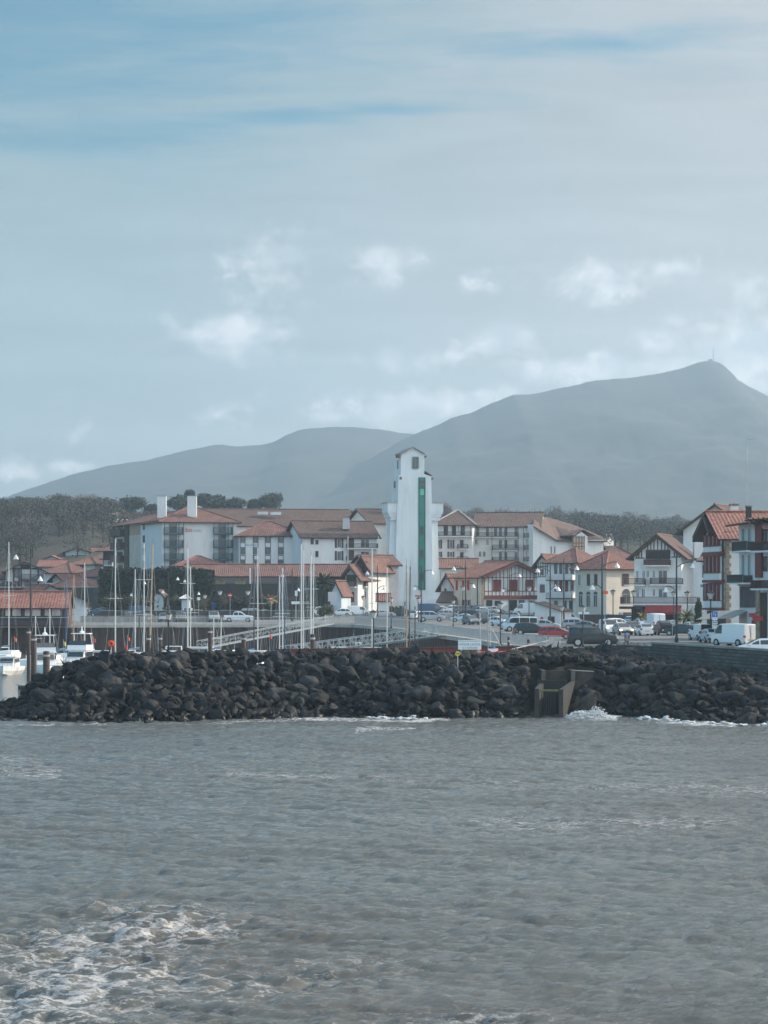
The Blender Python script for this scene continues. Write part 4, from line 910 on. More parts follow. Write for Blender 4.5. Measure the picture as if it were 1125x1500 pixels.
# quay kiosk with bright tiles
g1 = house('quay_kiosk', 'low quayside building with glazed front and bright tiled roof', (-90, 378), (98.5, 378.3), 7, 887, 868, BROWN, TILER, 'side', over=.9, overf=.35, cat='kiosk', per=.46, base=4.4)
root, f = g1[:2]; KM = mat('dark_red_timber', (.055, .02, .02), .6); NET = mat('hazy_plastic_glazing', (.5, .46, .42), .25, .3, .5)
slabs(root, f, 'base_wall', [(-90, 905, 98, 916)], mat('plum_base_wall', (.06, .045, .055)), .02, .3); slabs(root, f, 'ledge', [(-90, 904, 100, 905.2)], CONC, .02, .7)
for x0, x1 in ((-50, -33), (-28, -5), (7, 31.5), (35.5, 60.5), (64.5, 89.5)):
    xm = x0+(x1-x0)*.4
    for a, c in ((x0, xm-.5), (xm+.5, x1)): window(root, f, (a, 889, c, 903), KM, NET, sill=False, mull=False)
slabs(root, f, 'posts', [(x, 887.5, x+3, 904) for x in (-31, -2, 32.3, 61.4, 92)], KM, .02, .35)
# ---------- waterfront houses right of the lighthouse ----------
g1 = house('low_back_house', 'white house with long tiled roof right behind the lighthouse foot', (646, 504), (697, 504), 9, 831, 819.5, WHITE, TILE, 'side', over=.8)
simple('gabled_cottage', 'narrow white cottage with steep gable between lighthouse and red-timbered house', (646, 484), (664, 483), 9, 857, 841.5, [(651, 862, 654, 868)], style='front', wm=WHITE, rm=TILE, over=.9)
simple('tiled_garage', 'low white garage with brown roof at the right foot of the lighthouse', (643, 478), (663, 477), 6, 881, 868.5, style='side', wm=WHITE, rm=TILEB, over=.5, cat='garage')
C, R = (704, 470), (797, 477)
g1 = house('red_timbered_house', 'white gabled house with red timber frame and three closed red shutters', C, R, 9.9, 843.4, 822.5, WHITE, TILEO, 'front', over=1.3, frac=.52)
root, f, sL, sR, rf, (ze, zr, zb) = g1
zt = lambda x: 843.4-abs(1-abs(x-752.5)/49.5)*20.5
xs = [710+k*5.55 for k in range(16)]
segs = [(x, 876, x, max(824.5, zt(x)+1.6)) for x in xs]+[(709, 846, 794, 846), (709, 866, 794, 866), (709, 876, 794, 876), (709, 873, 794, 873)]
beams(root, f, segs, RED, .13); slabs(root, f, 'red_band', [(709, 872.2, 794, 877.5)], RED, .1, .16)
beams(root, f, [(704, 845.5, 752.5, 824.5), (752.5, 824.5, 799, 845.5)], RED, .55, 'bargeboards', 1.2)
for x0, x1 in ((722.4, 734), (746.4, 758), (769.5, 781)): window(root, f, (x0, 849, x1, 865.5), shut=RED, closed=True)
for r in ((712, 879, 721, 894), (724.5, 880, 733, 894), (746, 879, 757, 894), (760, 879, 768, 894), (776, 880, 786, 894)): window(root, f, r, DARKW, GLASS, sill=False)
slabs(root, f, 'stone_pilaster', [(705, 846, 709, 898), (794.3, 846, 797, 898)], STONE, .02, .1)
slabs(root, sL, 'cream_side', [(664.8, 845, 703.8, 899)], CREAM, .01, .03)
for r in ((668, 850, 671, 864.6), (677.3, 850, 680.4, 864.6), (684.6, 850, 688, 864.6)): window(root, sL, r, shut=REDP, closed=True)
for x in (678.5, 685): window(root, sL, (x, 878, x+3, 888), WHITE, GLASS, shut=RED, sill=False, mull=False)
b = MB(); a, c = sL.pt(sL.uz(700, 850)[0], zb+.3, .12), sL.pt(sL.uz(700, 850)[0], ze-.2, .12); b.tube(a, c, .09, .09, BLACK); b.build('drainpipe', root, root.location)
g1 = house('balconied_house', 'white house with two white-railed balconies and red shutters', (803, 447), (843, 444), 11, 822.5, 803.5, WHITE, TILE, 'hip', over=.9)
root, f, sL, sR, rf, _ = g1
for y0, y1 in ((841.5, 849.5), (867, 876)): balcony(root, f, (803.5, y0, 842.8, y1), WHITE, 1.2, slab=BROWN, bar=.25); 
for x in (812, 819.5, 828, 836): 
    window(root, f, (x, 826, x+4.5, 840.5), BROWN, GLASS, sill=False); window(root, f, (x, 851, x+4.5, 866.5), shut=RED, closed=True) if x in (819.5, 828) else window(root, f, (x, 851, x+4.5, 866.5), RED, GLASS, sill=False)
for x in (812, 825, 834): window(root, f, (x, 880, x+5, 893), DARKW, GLASS, sill=False)
slabs(root, f, 'top_beam', [(803.5, 823, 843, 825)], BROWN, .02, .3)
simple('narrow_gabled_house', 'narrow half-timbered gable squeezed left of the white-railed balconies', (787, 462), (804, 461), 9, 824, 813, [(793, 834, 796.5, 842), (791, 856, 798, 868)], fm=RED, style='front', wm=WHITE, rm=TILE, over=1)
beams(*[bpy.data.objects['narrow_gabled_house'], Fac(Vector(XY(787, 462)), Vector(XY(804, 461)))], [(x, 824, x, 845) for x in (789, 792, 795.5, 799, 802)]+[(787, 830, 804, 830), (787, 845, 804, 845)], BROWN, .14)
simple('rear_roof_house', 'broad tiled roof rising behind the cream house', (862, 470), (935, 468), 12, 818, 802, style='hip', wm=PALE, rm=TILE, over=.8)
g1 = house('cream_house', 'cream hip-roofed corner house with arched ground floor windows', (843, 436), (888, 429), 8.2, 831, 809.5, mat('cream_stucco', (.56, .50, .42), .85, .08, .3, .1, 6), TILEO, 'hip', over=.8)
root, f, sL, sR, rf, _ = g1
for x in (847, 860, 870.8): window(root, f, (x, 841, x+4.4, 858), shut=BROWN, closed=True) if x > 850 else window(root, f, (x, 841, x+4.4, 858), WHITE, GLASS, sill=True)
for x in (848, 859, 869.6): window(root, f, (x, 871, x+6, 889.5), PALE, GLASS, arch=True, sill=False)
window(root, sR, (911, 840.5, 921, 858.5), shut=BROWN, closed=True); window(root, sR, (911.5, 870, 923, 885), STONE, GLASS, arch=True, sill=False)
b = MB()
for k in range(14): t = .3+k*(f.L-.6)/13; f.box(b, t, t+.14, _[0]-.45, _[0]-.1, .01, .5, BROWN)
b.build('eave_brackets', root, root.location)
C, R = (929, 368), (998, 366)
g1 = house('gabled_balcony_house', 'large white gabled house with solid brown top balcony and red awning', C, R, 12, 812, 784, WHITE, TILEB, 'front', over=1.1)
root, f, sL, sR, rf, _ = g1; M1 = BROWN
balcony(root, f, (944.7, 819.5, 983, 828), M1, 1.3, True); slabs(root, f, 'recess', [(946, 807, 982, 819)], DARKW, .02, .06)
for x in (948, 969): window(root, f, (x, 808, x+11, 819), BROWN, GLASS, sill=False)
zt = lambda x: 812-(1-abs(x-963.5)/34.5)*28
beams(root, f, [(x, 806, x, zt(x)+3) for x in (949, 953.5, 958, 963.5, 969, 974, 978.5)]+[(931, 817.5, 945, 817.5), (983, 816, 997, 816), (946, 806, 982, 806), (932, 817, 937, 807), (996, 815, 990, 807), (936, 817, 936, 808), (988, 816, 988, 805), (940, 817, 940, 803), (992, 816, 992, 808)], BROWN, .16)
beams(root, f, [(928, 814.5, 963.5, 785.5), (963.5, 785.5, 999, 814)], BROWN, .4, 'bargeboards', 1.0)
balcony(root, f, (916, 847, 946, 856.5), mat('reddish_railing', (.1, .05, .045)), 1.3, bar=.12); balcony(root, f, (954, 846.5, 1001, 856), bpy.data.materials['reddish_railing'], 1.3, bar=.12)
for r in ((932, 836, 935.5, 853), (941, 836, 945, 853), (947, 836, 951, 846), (956, 835.5, 960, 846), (964, 835, 978, 855), (932, 862, 936, 875), (940, 862, 945, 875), (956, 863, 960, 873), (964, 862, 978, 876)): window(root, f, r, WHITE, GLASS, sill=False)
b = balcony(root, f, (914, 874, 1026, 884.5), bpy.data.materials['reddish_railing'], 3.2, bar=.14)
ground_glass = slabs(root, f, 'shop_front', [(925, 889, 997, 914)], DARKW, .02, .1)
slabs(root, f, 'shop_fascia', [(912, 888, 945, 892)], BROWN, 2.6, 2.8)
b = MB(); a0, a1 = f.uz(951.7, 0)[0], f.uz(1003.7, 0)[0]; zt1, zt0 = H-(886.8-HY)/F*366, H-(897-HY)/F*364
b.prism([f.pt(a0, zt1, 3.3), f.pt(a1, zt1, 3.3), f.pt(a1, zt0, 5.3), f.pt(a0, zt0, 5.3)], (0, 0, .06), mat('awning_red', (.22, .02, .02), .8)); b.prism([f.pt(a0, zt0-.3, 5.3), f.pt(a1, zt0-.3, 5.3), f.pt(a1, zt0, 5.3), f.pt(a0, zt0, 5.3)], (f.n.x*.04, f.n.y*.04, 0), MATS['awning_red']); b.build('awning', root, root.location)
chimney(root, rf, (1017, 788, 1030, 808), 372, WHITE, dep=1.5)
g1 = house('large_rear_house', 'tall white house with wide brown roof behind the timbered houses', (1001, 396), (1097, 392), 16, 776, 740, WHITE, TILEB, 'front', over=1.2)
b = MB(); b.tube(P(991, 775.5, 394), P(1001, 775.5, 395), .18, .18, SOFFIT); b.build('gutter', g1[4], g1[0].location)
window(g1[0], g1[1], (1029, 778, 1033, 790), WHITE, GLASS); chimney(g1[0], g1[4], (1070.6, 741, 1082, 752), 388, WHITE, cap=TILE)
g1 = house('narrow_green_shuttered_house', 'narrow low white house with green-grey shutters between two gabled houses', (1026, 318), (1044, 317.5), 6, 821.5, 815.5, WHITE, TILEB, 'side', over=.5)
root, f = g1[:2]
for r in ((1029, 828, 1033.6, 846), (1036.5, 828, 1040, 846), (1030, 864, 1033, 880), (1036, 864, 1040, 880)): window(root, f, r, TEAL, mat('grey_shutter', (.08, .12, .13)), sill=False)
slabs(root, f, 'string_course', [(1026.3, 856, 1042, 860)], GREYB, .02, .2)
# half-timbered house
C, R = (1034, 284), (1064, 276)
g1 = house('half_timbered_house', 'tall house with dark red timber window bays and striped tiled roof', C, R, 12, 783.5, 751.5, WHITE, TILER, 'front', over=1.3, per=.45)
root, f, sL, sR, rf, _ = g1
for y0, ym, y1 in ((784.5, 800, 809), (815, 839.5, 849.5), (855, 880, 890)):
    x0, x1 = 1037.5, 1061.5
    slabs(root, f, 'bay_panel', [(x0, ym, x1, y1)], WHITE, .35, .6); slabs(root, f, 'bay_beam', [(x0-1, y1+.2, x1+1, y1+4)], RED, .02, .7); slabs(root, f, 'bay_glass', [(x0+.3, y0+.8, x1-.3, ym-.6)], mat('white_curtained_glass', (.5, .55, .58), .3), .3, .5)
    n = 9; b = MB()
    for k in range(n):
        x = x0+(x1-x0-1)*k/(n-1); f.box(b, *f.rect((x, y0, x+(1.6 if k % 2 else .8), ym)), .502, .62, RED)
    f.box(b, *f.rect((x0, y0-.6, x1, y0)), .35, .66, RED); f.box(b, *f.rect((x0, ym-.5, x1, ym+.3)), .35, .66, RED); b.build('bay_frame', root, root.location)
beams(root, f, [(1030, 789, 1045, 757), (1045, 757, 1054, 783)], BROWN, .5, 'bargeboards', 1.3)
b = MB(); t = f.L
for k in range(26):
    z = 5+k*.46; l = .55 if k % 2 else .35
    f.box(b, t-l, t+.02, z, z+.44, .01, .05, STONE); sR.box(b, -.02, l, z, z+.44, .01, .05, STONE)
b.build('quoins', root, root.location)
slabs(root, f, 'shop_base', [(1037, 895, 1064, 938)], BROWN, .02, .1)
A = Vector(XY(1043, 280)); B = Vector(XY(1101, 262)); 
b = MB(); a0, a1 = P(1046, 896, 272), P(1099, 893.5, 262); b.prism([a0, a1, a1+V3(-2.2, -1.5, -.9), a0+V3(-2.2, -1.5, -.9)], (0, 0, .06), mat('beige_awning', (.42, .38, .33))); b.build('awning', root, root.location)
# house with tall grey-blue shutters
g1 = house('tall_shuttered_house', 'white house with tall blue-grey shutters and dark iron balconies', (1082.5, 266), (1108, 257), 9, 768, 757, WHITE, TILEB, 'side', over=1.3)
root, f, sL, sR, rf, _ = g1
for x0, x1 in ((1087, 1091.5), (1096, 1100.5)):
    for y0, y1 in ((773.5, 796), (812, 846)): window(root, f, (x0, y0, x1, y1), WHITE, GREYB, sill=False)
balcony(root, f, (1083, 794, 1105, 806), BLACK, .9, bar=.14); balcony(root, f, (1080, 842, 1103, 853.5), BLACK, 1.2, bar=.14)
b = MB()
for k in range(9): x = 1085.5+k*2.6; f.box(b, *f.rect((x, 859, x+1.9, 890)), .02, .14, mat('weathered_slats', (.09, .07, .08)))
b.build('slatted_shutter', root, root.location)
slabs(root, f, 'string_course', [(1083, 855.5, 1107, 858)], STONE, .02, .2); slabs(root, f, 'shop_sign', [(1101, 898, 1107.6, 904.5)], REDP, .15, .3); slabs(root, f, 'shop_door', [(1102, 908, 1107, 936)], BLACK, .02, .08); chimney(root, rf, (1094.5, 742, 1101, 762), 262, DARKW)
g1 = house('red_timber_house', 'tall house with dark red timber facade and glowing striped roof at the right edge', (1108, 243), (1420, 206), 10, 759.5, 737, WHITE, TILER, 'side', over=1.1, overf=.5, per=.5)
root, f = g1[:2]
slabs(root, f, 'timber_facade', [(1108.3, 762, 1118, 846)], RED, .02, .2)
for y in (806, 862): balcony(root, f, (1116, y-12, 1150, y), BROWN, 1.3, bar=.16)
for y in (775, 815): window(root, f, (1119, y, 1124.5, y+22), BROWN, GLASS, sill=False)
slabs(root, f, 'stone_corner', [(1108.4, 850, 1114, 943)], STONE, .02, .12); slabs(root, f, 'shop_panel', [(1115, 868, 1124, 935)], BROWN, .02, .1)
b = MB(); q = [P(1114, 759, 241.5), P(1150, 759, 238), P(1150, 776, 236), P(1114, 776, 239.5)]; roof_sheet(b, [q[3]+V3(0, -1.5, 0), q[2]+V3(0, -1.5, 0), q[1]+V3(0, 1, 0), q[0]+V3(0, 1, 0)], TILER, .5); b.build('canopy_roof', root, root.location)
b = MB()
for k in range(4): p = f.pt(.5+k*1.1, H+(860-772)/F*243, .15); b.tube(p, p+V3(f.n.x*1.1, f.n.y*1.1, .9), .09, .09, BROWN)
b.build('eave_struts', root, root.location)
root = empty('sign_bracket', P(1112, 902, 242), 'red shop sign projecting from the corner at the right edge', 'sign'); p = P(1111, 901, 241.5); b = MB(); b.tube(p+V3(.8, .4, .5), p+V3(-.7, -.2, .1), .05, .05, REDP); b.box((p.x-.6, p.y-.1, p.z-.6), (p.x+.5, p.y, p.z-.1), REDP); b.build('panel', root, root.location)
simple('added_shade_house', 'unseen white house added behind the row to shade the balcony house wall', (1092, 368), (1190, 368), 12, 795, 775, style='side', wm=WHITE, rm=TILE)  # hidden house, added to keep sun off the balcony house's right wall
# car-park hut
g1 = empty('car_park_hut', P(783, 919, 362), 'small white car park hut with lean-to roof and dark door', 'hut'); A, B = Vector(XY(783, 362)), Vector(XY(821, 360)); f = Fac(A, B); loc = g1.location
q = lambda px, py, o=0: f.pt(*f.uz(px, py), o); bk = V3(-f.n.x, -f.n.y, 0)*4
b = MB(); b.prism([q(783, 921), q(821, 921), q(821, 895), q(783, 884)], bk, WHITE); b.build('wall', g1, loc)
b = MB(); b.prism([q(781, 882.3, .5), q(824, 896, .5), q(824, 896, .5)+bk*1.2, q(781, 882.3, .5)+bk*1.2], (0, 0, .14), TILEB); b.build('roof', g1, loc)
slabs(g1, f, 'door', [(803, 903, 812.5, 919)], DARKW, .02, .08)
b = MB(); c = q(794, 906, .05); b.tube(c, c+V3(f.n.x*.05, f.n.y*.05, 0), .26, .26, REDP, 14); b.build('round_sign', g1, loc)
b = MB(); b.box((q(785, 882).x, A.y+1, q(785, 882).z), (q(796, 882).x, A.y+2.2, q(785, 879).z), PALE); b.build('roof_box', g1, loc)
# houses left of the lighthouse
simple('long_roof_house', 'pale house with long tiled roof touching the left side of the lighthouse', (539, 468), (584, 470), 10, 827, 814.5, style='side', wm=mat('pinkish_render', (.55, .51, .5)), rm=TILE, over=.8, overf=.6)
g1 = simple('gabled_bay_house', 'white gabled house with brown glazed bay and red shutters', (506, 460), (524, 459), 9, 841, 828.5, [(513, 867, 517, 882)], fm=RED, shut=RED, style='front', wm=WHITE, rm=TILE, over=1.1)
root, f = g1[:2]; slabs(root, f, 'timber_bay', [(509, 842, 522, 851)], DARKW, .02, .5); balcony(root, f, (508.5, 851, 522.5, 859.5), BROWN, .9, bar=.14); beams(root, f, [(504, 844, 515, 829.5), (515, 829.5, 526, 844)], BROWN, .45, 'bargeboards', 1.2)
g1 = simple('brown_gabled_house', 'tall brown-fronted gabled house beside the white bay house', (525, 463), (539.5, 462), 9, 828, 816, [(530, 866, 536, 876)], style='front', wm=WHITE, rm=TILE, over=1.1)
root, f = g1[:2]; slabs(root, f, 'timber_front', [(526.5, 822, 538.5, 860)], BROWN, .02, .3)
for y in (836, 852): balcony(root, f, (526, y, 539, y+7), BROWN, .9, bar=.14); window(root, Fac(Vector(f.pt(0, 0, .3).xy), Vector(f.pt(f.L, 0, .3).xy)), (530, y-8, 535, y+4), BROWN, GLASS, sill=False)
simple('white_gable_cottage', 'small white cottage with orange roof behind the dark palm', (484, 451), (500, 450.4), 6, 869, 852, style='front', wm=BLUEW, rm=TILE, over=.4)
simple('tiny_gabled_house', 'tiny white house with orange gable roof at the left foot of the lighthouse', (553, 455), (570, 455), 5, 880, 871, style='side', wm=WHITE, rm=TILEO, over=.4)
simple('garden_shed', 'small white gabled outbuilding among the bare garden trees', (226, 452), (239, 451.8), 4, 873, 866, [(231, 867, 234, 871)], style='front', wm=BLUEW, rm=TILEB, over=.4)
simple('white_kiosk', 'small white garden kiosk with pointed roof below the dark hedge', (266, 449), (277, 449), 3, 877, 873, style='hip', wm=BLUEW, rm=PALE, over=.4, cat='kiosk')
simple('distant_house', 'faint pale-roofed house in the haze beyond the right-hand trees', (862, 760), (884, 758), 10, 782, 774, style='side', wm=PALE, rm=TILE)
simple('distant_hill_house', 'faint house half hidden in the hazy wood on the right', (955, 800), (974, 798), 10, 784, 777, style='side', wm=PALE, rm=TILE)
simple('distant_villa', 'faint grey villa with square openings on the wooded slope by the hotel', (152, 700), (170, 698), 8, 757, 752, [(156, 760, 158.5, 767), (163, 760, 165.5, 767)], style='hip', wm=PALE, rm=TILEB)
# ---------- vegetation ----------
def leaves(cs, n, s, m, name, parent=None, loc=None, flat=.7, seed=0):
    """cs: list of (centre, rx, ry, rz); n faces spread through those volumes"""
    g = np.random.default_rng(seed+17); w = np.array([c[1]*c[2]*c[3] for c in cs])**.67; w /= w.sum(); k = g.choice(len(cs), n, p=w)
    C_ = np.array([tuple(c[0]) for c in cs])[k]; R3 = np.array([c[1:4] for c in cs])[k]
    d = g.normal(size=(n, 3)); d /= np.linalg.norm(d, axis=1)[:, None]; r = g.random(n)**.38*(1+.14*g.normal(size=n))
    p = C_+d*R3*r[:, None]; a = g.normal(size=(n, 3)); a /= np.linalg.norm(a, axis=1)[:, None]; b = np.cross(a, g.normal(size=(n, 3))); b /= np.linalg.norm(b, axis=1)[:, None]
    sz = s*(.5+g.random(n))[:, None]*np.clip(C_[:, 1:2]/900, .9, 2)
    V = np.stack([p-a*sz, p+b*sz*flat, p+a*sz, p-b*sz*flat], 1).reshape(-1, 3)
    if loc is not None: V = V-np.array(loc)
    o = mesh_np(name, V, np.arange(4*n).reshape(n, 4), m, False)
    if parent is not None: o.parent = parent
    return o
PINE = mat('pine_needles', (.06, .065, .045), .9, .35, .25, col2=(.03, .036, .028)); LEAF = mat('dark_leaves', (.035, .05, .025), .9, .35, .5, col2=(.014, .02, .014))
TWIG = mat('bare_twigs', (.15, .12, .10), .9, .25, .4); BARK = mat('bark', (.07, .055, .045), .9, .2, 2); HEDGE = mat('hedge_leaves', (.02, .028, .018), .95, .4, .4, col2=(.008, .012, .009))
WOODM = mat('winter_wood', (.066, .066, .06), .95, .2, .08, col2=(.04, .044, .04)); SHRUB = mat('shrub_leaves', (.09, .08, .04), .9, .3, 1, col2=(.04, .045, .025)); PALMM = mat('palm_fronds', (.26, .22, .09), .8, .3, 1, col2=(.11, .11, .05))
def limbs(mb, p, d, L, r, depth, rg, m, spread=.5, n=3):
    e = p+d*L; mb.tube(p, e, r, r*.68, m, 5)
    if depth == 0: return [e]
    out = []
    for k in range(n):
        v = V3(rg.gauss(0, 1), rg.gauss(0, 1), rg.gauss(0, .8)+.25); q = (d+v*spread).normalized()
        st = p+d*L*rg.uniform(.55, 1); out += limbs(mb, st, q, L*rg.uniform(.6, .85), r*.6, depth-1, rg, m, spread, n)
    return out
def pine(px, d, ytop, wpx, label, seed, name='umbrella_pine'):
    rg = random.Random(seed); x, y = XY(px, d); zb = ground(x, y)-.3; zt = H+(HY-ytop)/F*d; w = wpx/F*d/2; h = zt-zb
    root = empty(name, (x, y, zb), label, 'tree', 'umbrella pines on the hilltop'); b = MB(); base = V3(x, y, zb)
    cs = []; ch = min(h*.5, w*1.1)
    for k in range(9):
        a = rg.uniform(0, 6.28); rr = w*rg.uniform(.2, .62); q = V3(x+math.cos(a)*rr, y+math.sin(a)*rr, zt-ch*rg.uniform(.3, .75)); cs.append((q, w*rg.uniform(.3, .48), w*rg.uniform(.3, .48), ch*rg.uniform(.22, .36)))
        b.tube(base+V3(0, 0, h*.45), q, .16, .08, BARK, 5)
    cs.append((V3(x, y, zt-ch*.36), w*.62, w*.62, ch*.34)); b.tube(base, base+V3(.4, 0, h*.5), .4, .3, BARK, 7)
    b.build('trunk', root, root.location); leaves(cs, 2600, .42, PINE, 'crown', root, root.location, seed=seed)
for i, (px, d, yt, w, l) in enumerate([(194, 660, 727, 42, 'broad rounded umbrella pine left of the hotel chimneys'), (222, 668, 739, 20, 'small low pine between the broad pine and the first hotel chimney'), (262, 665, 725, 36, 'pine crown between the two hotel chimneys'), (278, 672, 718, 16, 'tall narrow pine crown rising behind the right hotel chimney'),
        (300, 662, 722, 30, 'pine just right of the right hotel chimney'), (318, 670, 724, 32, 'pine with wide crown above the hotel roof ridge'), (345, 664, 729, 30, 'darker rounded pine above the long roof'), (372, 668, 731, 26, 'lower pine left of the last big pine'), (395, 662, 722, 38, 'last large pine at the right end of the hilltop row')]): pine(px, d*1.25, yt, w*1.25, l, 30+i)
def bare_tree(px, d, ytop, wpx, label, seed, zb=None, group='bare trees on the skyline', m=TWIG, n=1100, s=.22):
    rg = random.Random(seed); x, y = XY(px, d); zb = ground(x, y)-.3 if zb is None else zb; zt = H+(HY-ytop)/F*d; w = wpx/F*d/2; h = zt-zb
    root = empty('bare_tree', (x, y, zb), label, 'tree', group); b = MB(); base = V3(x, y, zb)
    b.tube(base, base+V3(0, 0, h*.4), max(.12, h*.022), max(.08, h*.016), BARK, 7)
    for k in range(5):
        a = k*1.26+rg.random(); limbs(b, base+V3(0, 0, h*rg.uniform(.3, .42)), V3(math.cos(a)*.5*w/h*2, math.sin(a)*.5*w/h*2, 1).normalized(), h*.27, h*.011, 2, rg, BARK, .45)
    b.build('trunk', root, root.location)
    cs = [(V3(x+rg.gauss(0, .3)*w, y+rg.gauss(0, .3)*w, zt-h*rg.uniform(.18, .5)), w*rg.uniform(.35, .55), w*rg.uniform(.35, .55), h*rg.uniform(.15, .22)) for _ in range(8)]
    g = leaves(cs, n, s, m, 'crown', root, root.location, flat=.12, seed=seed)
for i, (px, d, yt, w, l) in enumerate([(30, 640, 733, 40, 'bare round-crowned tree near the left edge of the wooded skyline'), (52, 650, 727, 36, 'tall bare tree left of the middle of the wooded skyline'), (88, 642, 730, 40, 'broad twiggy tree on the left skyline'), (122, 650, 722, 44, 'tallest bare tree on the left skyline'), (146, 660, 727, 34, 'bare tree just left of the umbrella pines'), (8, 645, 738, 34, 'bare tree cut by the left frame edge'),
        (653, 1100, 734, 34, 'bare tree directly right of the lighthouse shoulder'), (695, 1150, 742, 40, 'faint bare tree over the brown roof ridge'), (735, 1200, 744, 40, 'faint low tree above the middle of the long brown roof'), (818, 1050, 738, 36, 'darker round tree right of the roof aerial'), (850, 1200, 746, 34, 'faint bushy tree in haze beyond the sloping roof'), (880, 1250, 752, 36, 'faint bare tree above the far pale house'),
        (922, 1150, 743, 40, 'tall hazy bare tree right of the sloping roof'), (948, 1250, 752, 36, 'hazy conifer-shaped tree behind the gabled balcony house'), (975, 1300, 757, 38, 'hazy bare tree left of the large rear house'), (990, 1200, 752, 28, 'narrow hazy tree touching the large rear house')]): bare_tree(px, d*(1.15 if px < 200 else 1), yt, w, l, 60+i, n=1700, s=.45*max(1, d/800))
# far wood on the slopes: one mass
cs = []; rg = random.Random(3)
for k in range(1150):
    px = rg.uniform(-60, 190) if k < 420 else rg.uniform(840, 1040) if k < 560 else rg.uniform(-60, 1200); d = rg.uniform(625, 980) if px < 620 else (rg.uniform(700, 1000) if 420 <= k < 560 else rg.uniform(1000, 1700))
    if 55 < px < 165 and d < 665 and rg.random() < .7: continue
    x, y = XY(px, d); g = ground(x, y); h = rg.uniform(6, 10)*(1 if px < 620 else 1.3); w = rg.uniform(3.0, 5.6)*(1 if px < 620 else 1.6)
    yt = HY-(g+h-H)/d*F; lim = (731+noise.noise(V3(px*.05, 0, 3))*16 if px < 165 else 748 if px < 800 else 746+(px-800)*.11+noise.noise(V3(px*.05, 0, 1))*20)
    if yt < lim: h -= (lim-yt)/F*d
    if h < 2: continue
    cs.append((V3(x, y, g+h*.6), w, w, h*.42))
wo = leaves(cs, 400000, .24, WOODM, 'woodland', seed=5); tag(wo, 'hazy brown winter wood covering the slopes behind the town', 'wood', kind='stuff')
b = MB()
for c, rx, ry, rz in cs:
    b.tube(c-V3(0, 0, rz*1.5), c+V3(rg.uniform(-.5, .5), 0, rz*.7), .28, .08, BARK, 4)
    for k in range(3): a = rg.uniform(0, 6.28); b.tube(c-V3(0, 0, rz*.5), c+V3(math.cos(a)*rx*.8, math.sin(a)*rx*.8, rz*.8), .12, .04, BARK, 3)
tag(b.build('woodland_trunks'), 'many thin trunks and limbs of the winter wood', 'wood', kind='stuff')
# tall clipped hedge
def hedge(name, label, px0, px1, d, y0, y1, dep, n, s=.35, m=HEDGE, cat='hedge', rad=1.1):
    x0, x1 = XY(px0, d)[0], XY(px1, d)[0]; zt = H+(HY-y0)/F*d; zb = H+(HY-y1)/F*d; cs = []; rg = random.Random(px0)
    k = int((x1-x0)/1.6)+1
    for i in range(k):
        for z in np.arange(zb+.6, zt-.2, 1.3): cs.append((V3(x0+(x1-x0)*(i+.5)/k, d+dep/2+rg.uniform(-.2, .2), z+rg.uniform(-.1, .35)), rad, dep/2+.2*rad, 1.0))
    root = empty(name, ((x0+x1)/2, d, zb), label, cat); leaves(cs, n, s, m, 'foliage', root, root.location, seed=px0)
    b = MB(); 
    for i in range(0, k, 2): xx = x0+(x1-x0)*(i+.5)/k; b.tube((xx, d+dep/2, zb-1.5), (xx, d+dep/2, zt-.6), .12, .05, BARK, 5)
    b.build('stems', root, root.location)
hedge('clipped_hedge', 'very tall dark clipped hedge in front of the white hotel', 146, 311, 474, 834, 884, 3.0, 30000)
hedge('planting_bed', 'low brown-green shrubs along the foot of the tall hedge', 150, 300, 452, 880, 897, 3, 5200, .3, SHRUB, 'shrubs')
hedge('dark_shrub_row', 'dark shrub row in front of the low hall', 318, 452, 456, 877, 896, 2.5, 4500, .3, mat('dull_shrub', (.05, .045, .03), .9, .3, .8), 'shrubs')
hedge('round_bushes', 'pair of clipped yellowish bushes beside the white van', 470, 484, 440, 893, 901, 2, 900, .25, SHRUB, 'bush'); hedge('clipped_bush', 'clipped brown bushes at the lighthouse foot', 555, 592, 462, 893, 902, 2, 1500, .25, SHRUB, 'bush')
hedge('cypress', 'narrow dark cypress between the balcony house and the green-shuttered house', 1021, 1026, 316, 877, 912, 1.0, 1800, .16, LEAF, 'tree', .4)
for i, (px, yt, w) in enumerate([(160, 864, 26), (178, 868, 24), (195, 864, 26), (212, 870, 22), (330, 866, 20), (425, 868, 22), (300, 872, 20)]):
    bare_tree(px, 455-i, yt, w, 'small pollarded bare tree in the garden below the hedge or hall', 200+i, group='pollarded garden trees', zb=5.2, n=500, s=.16)
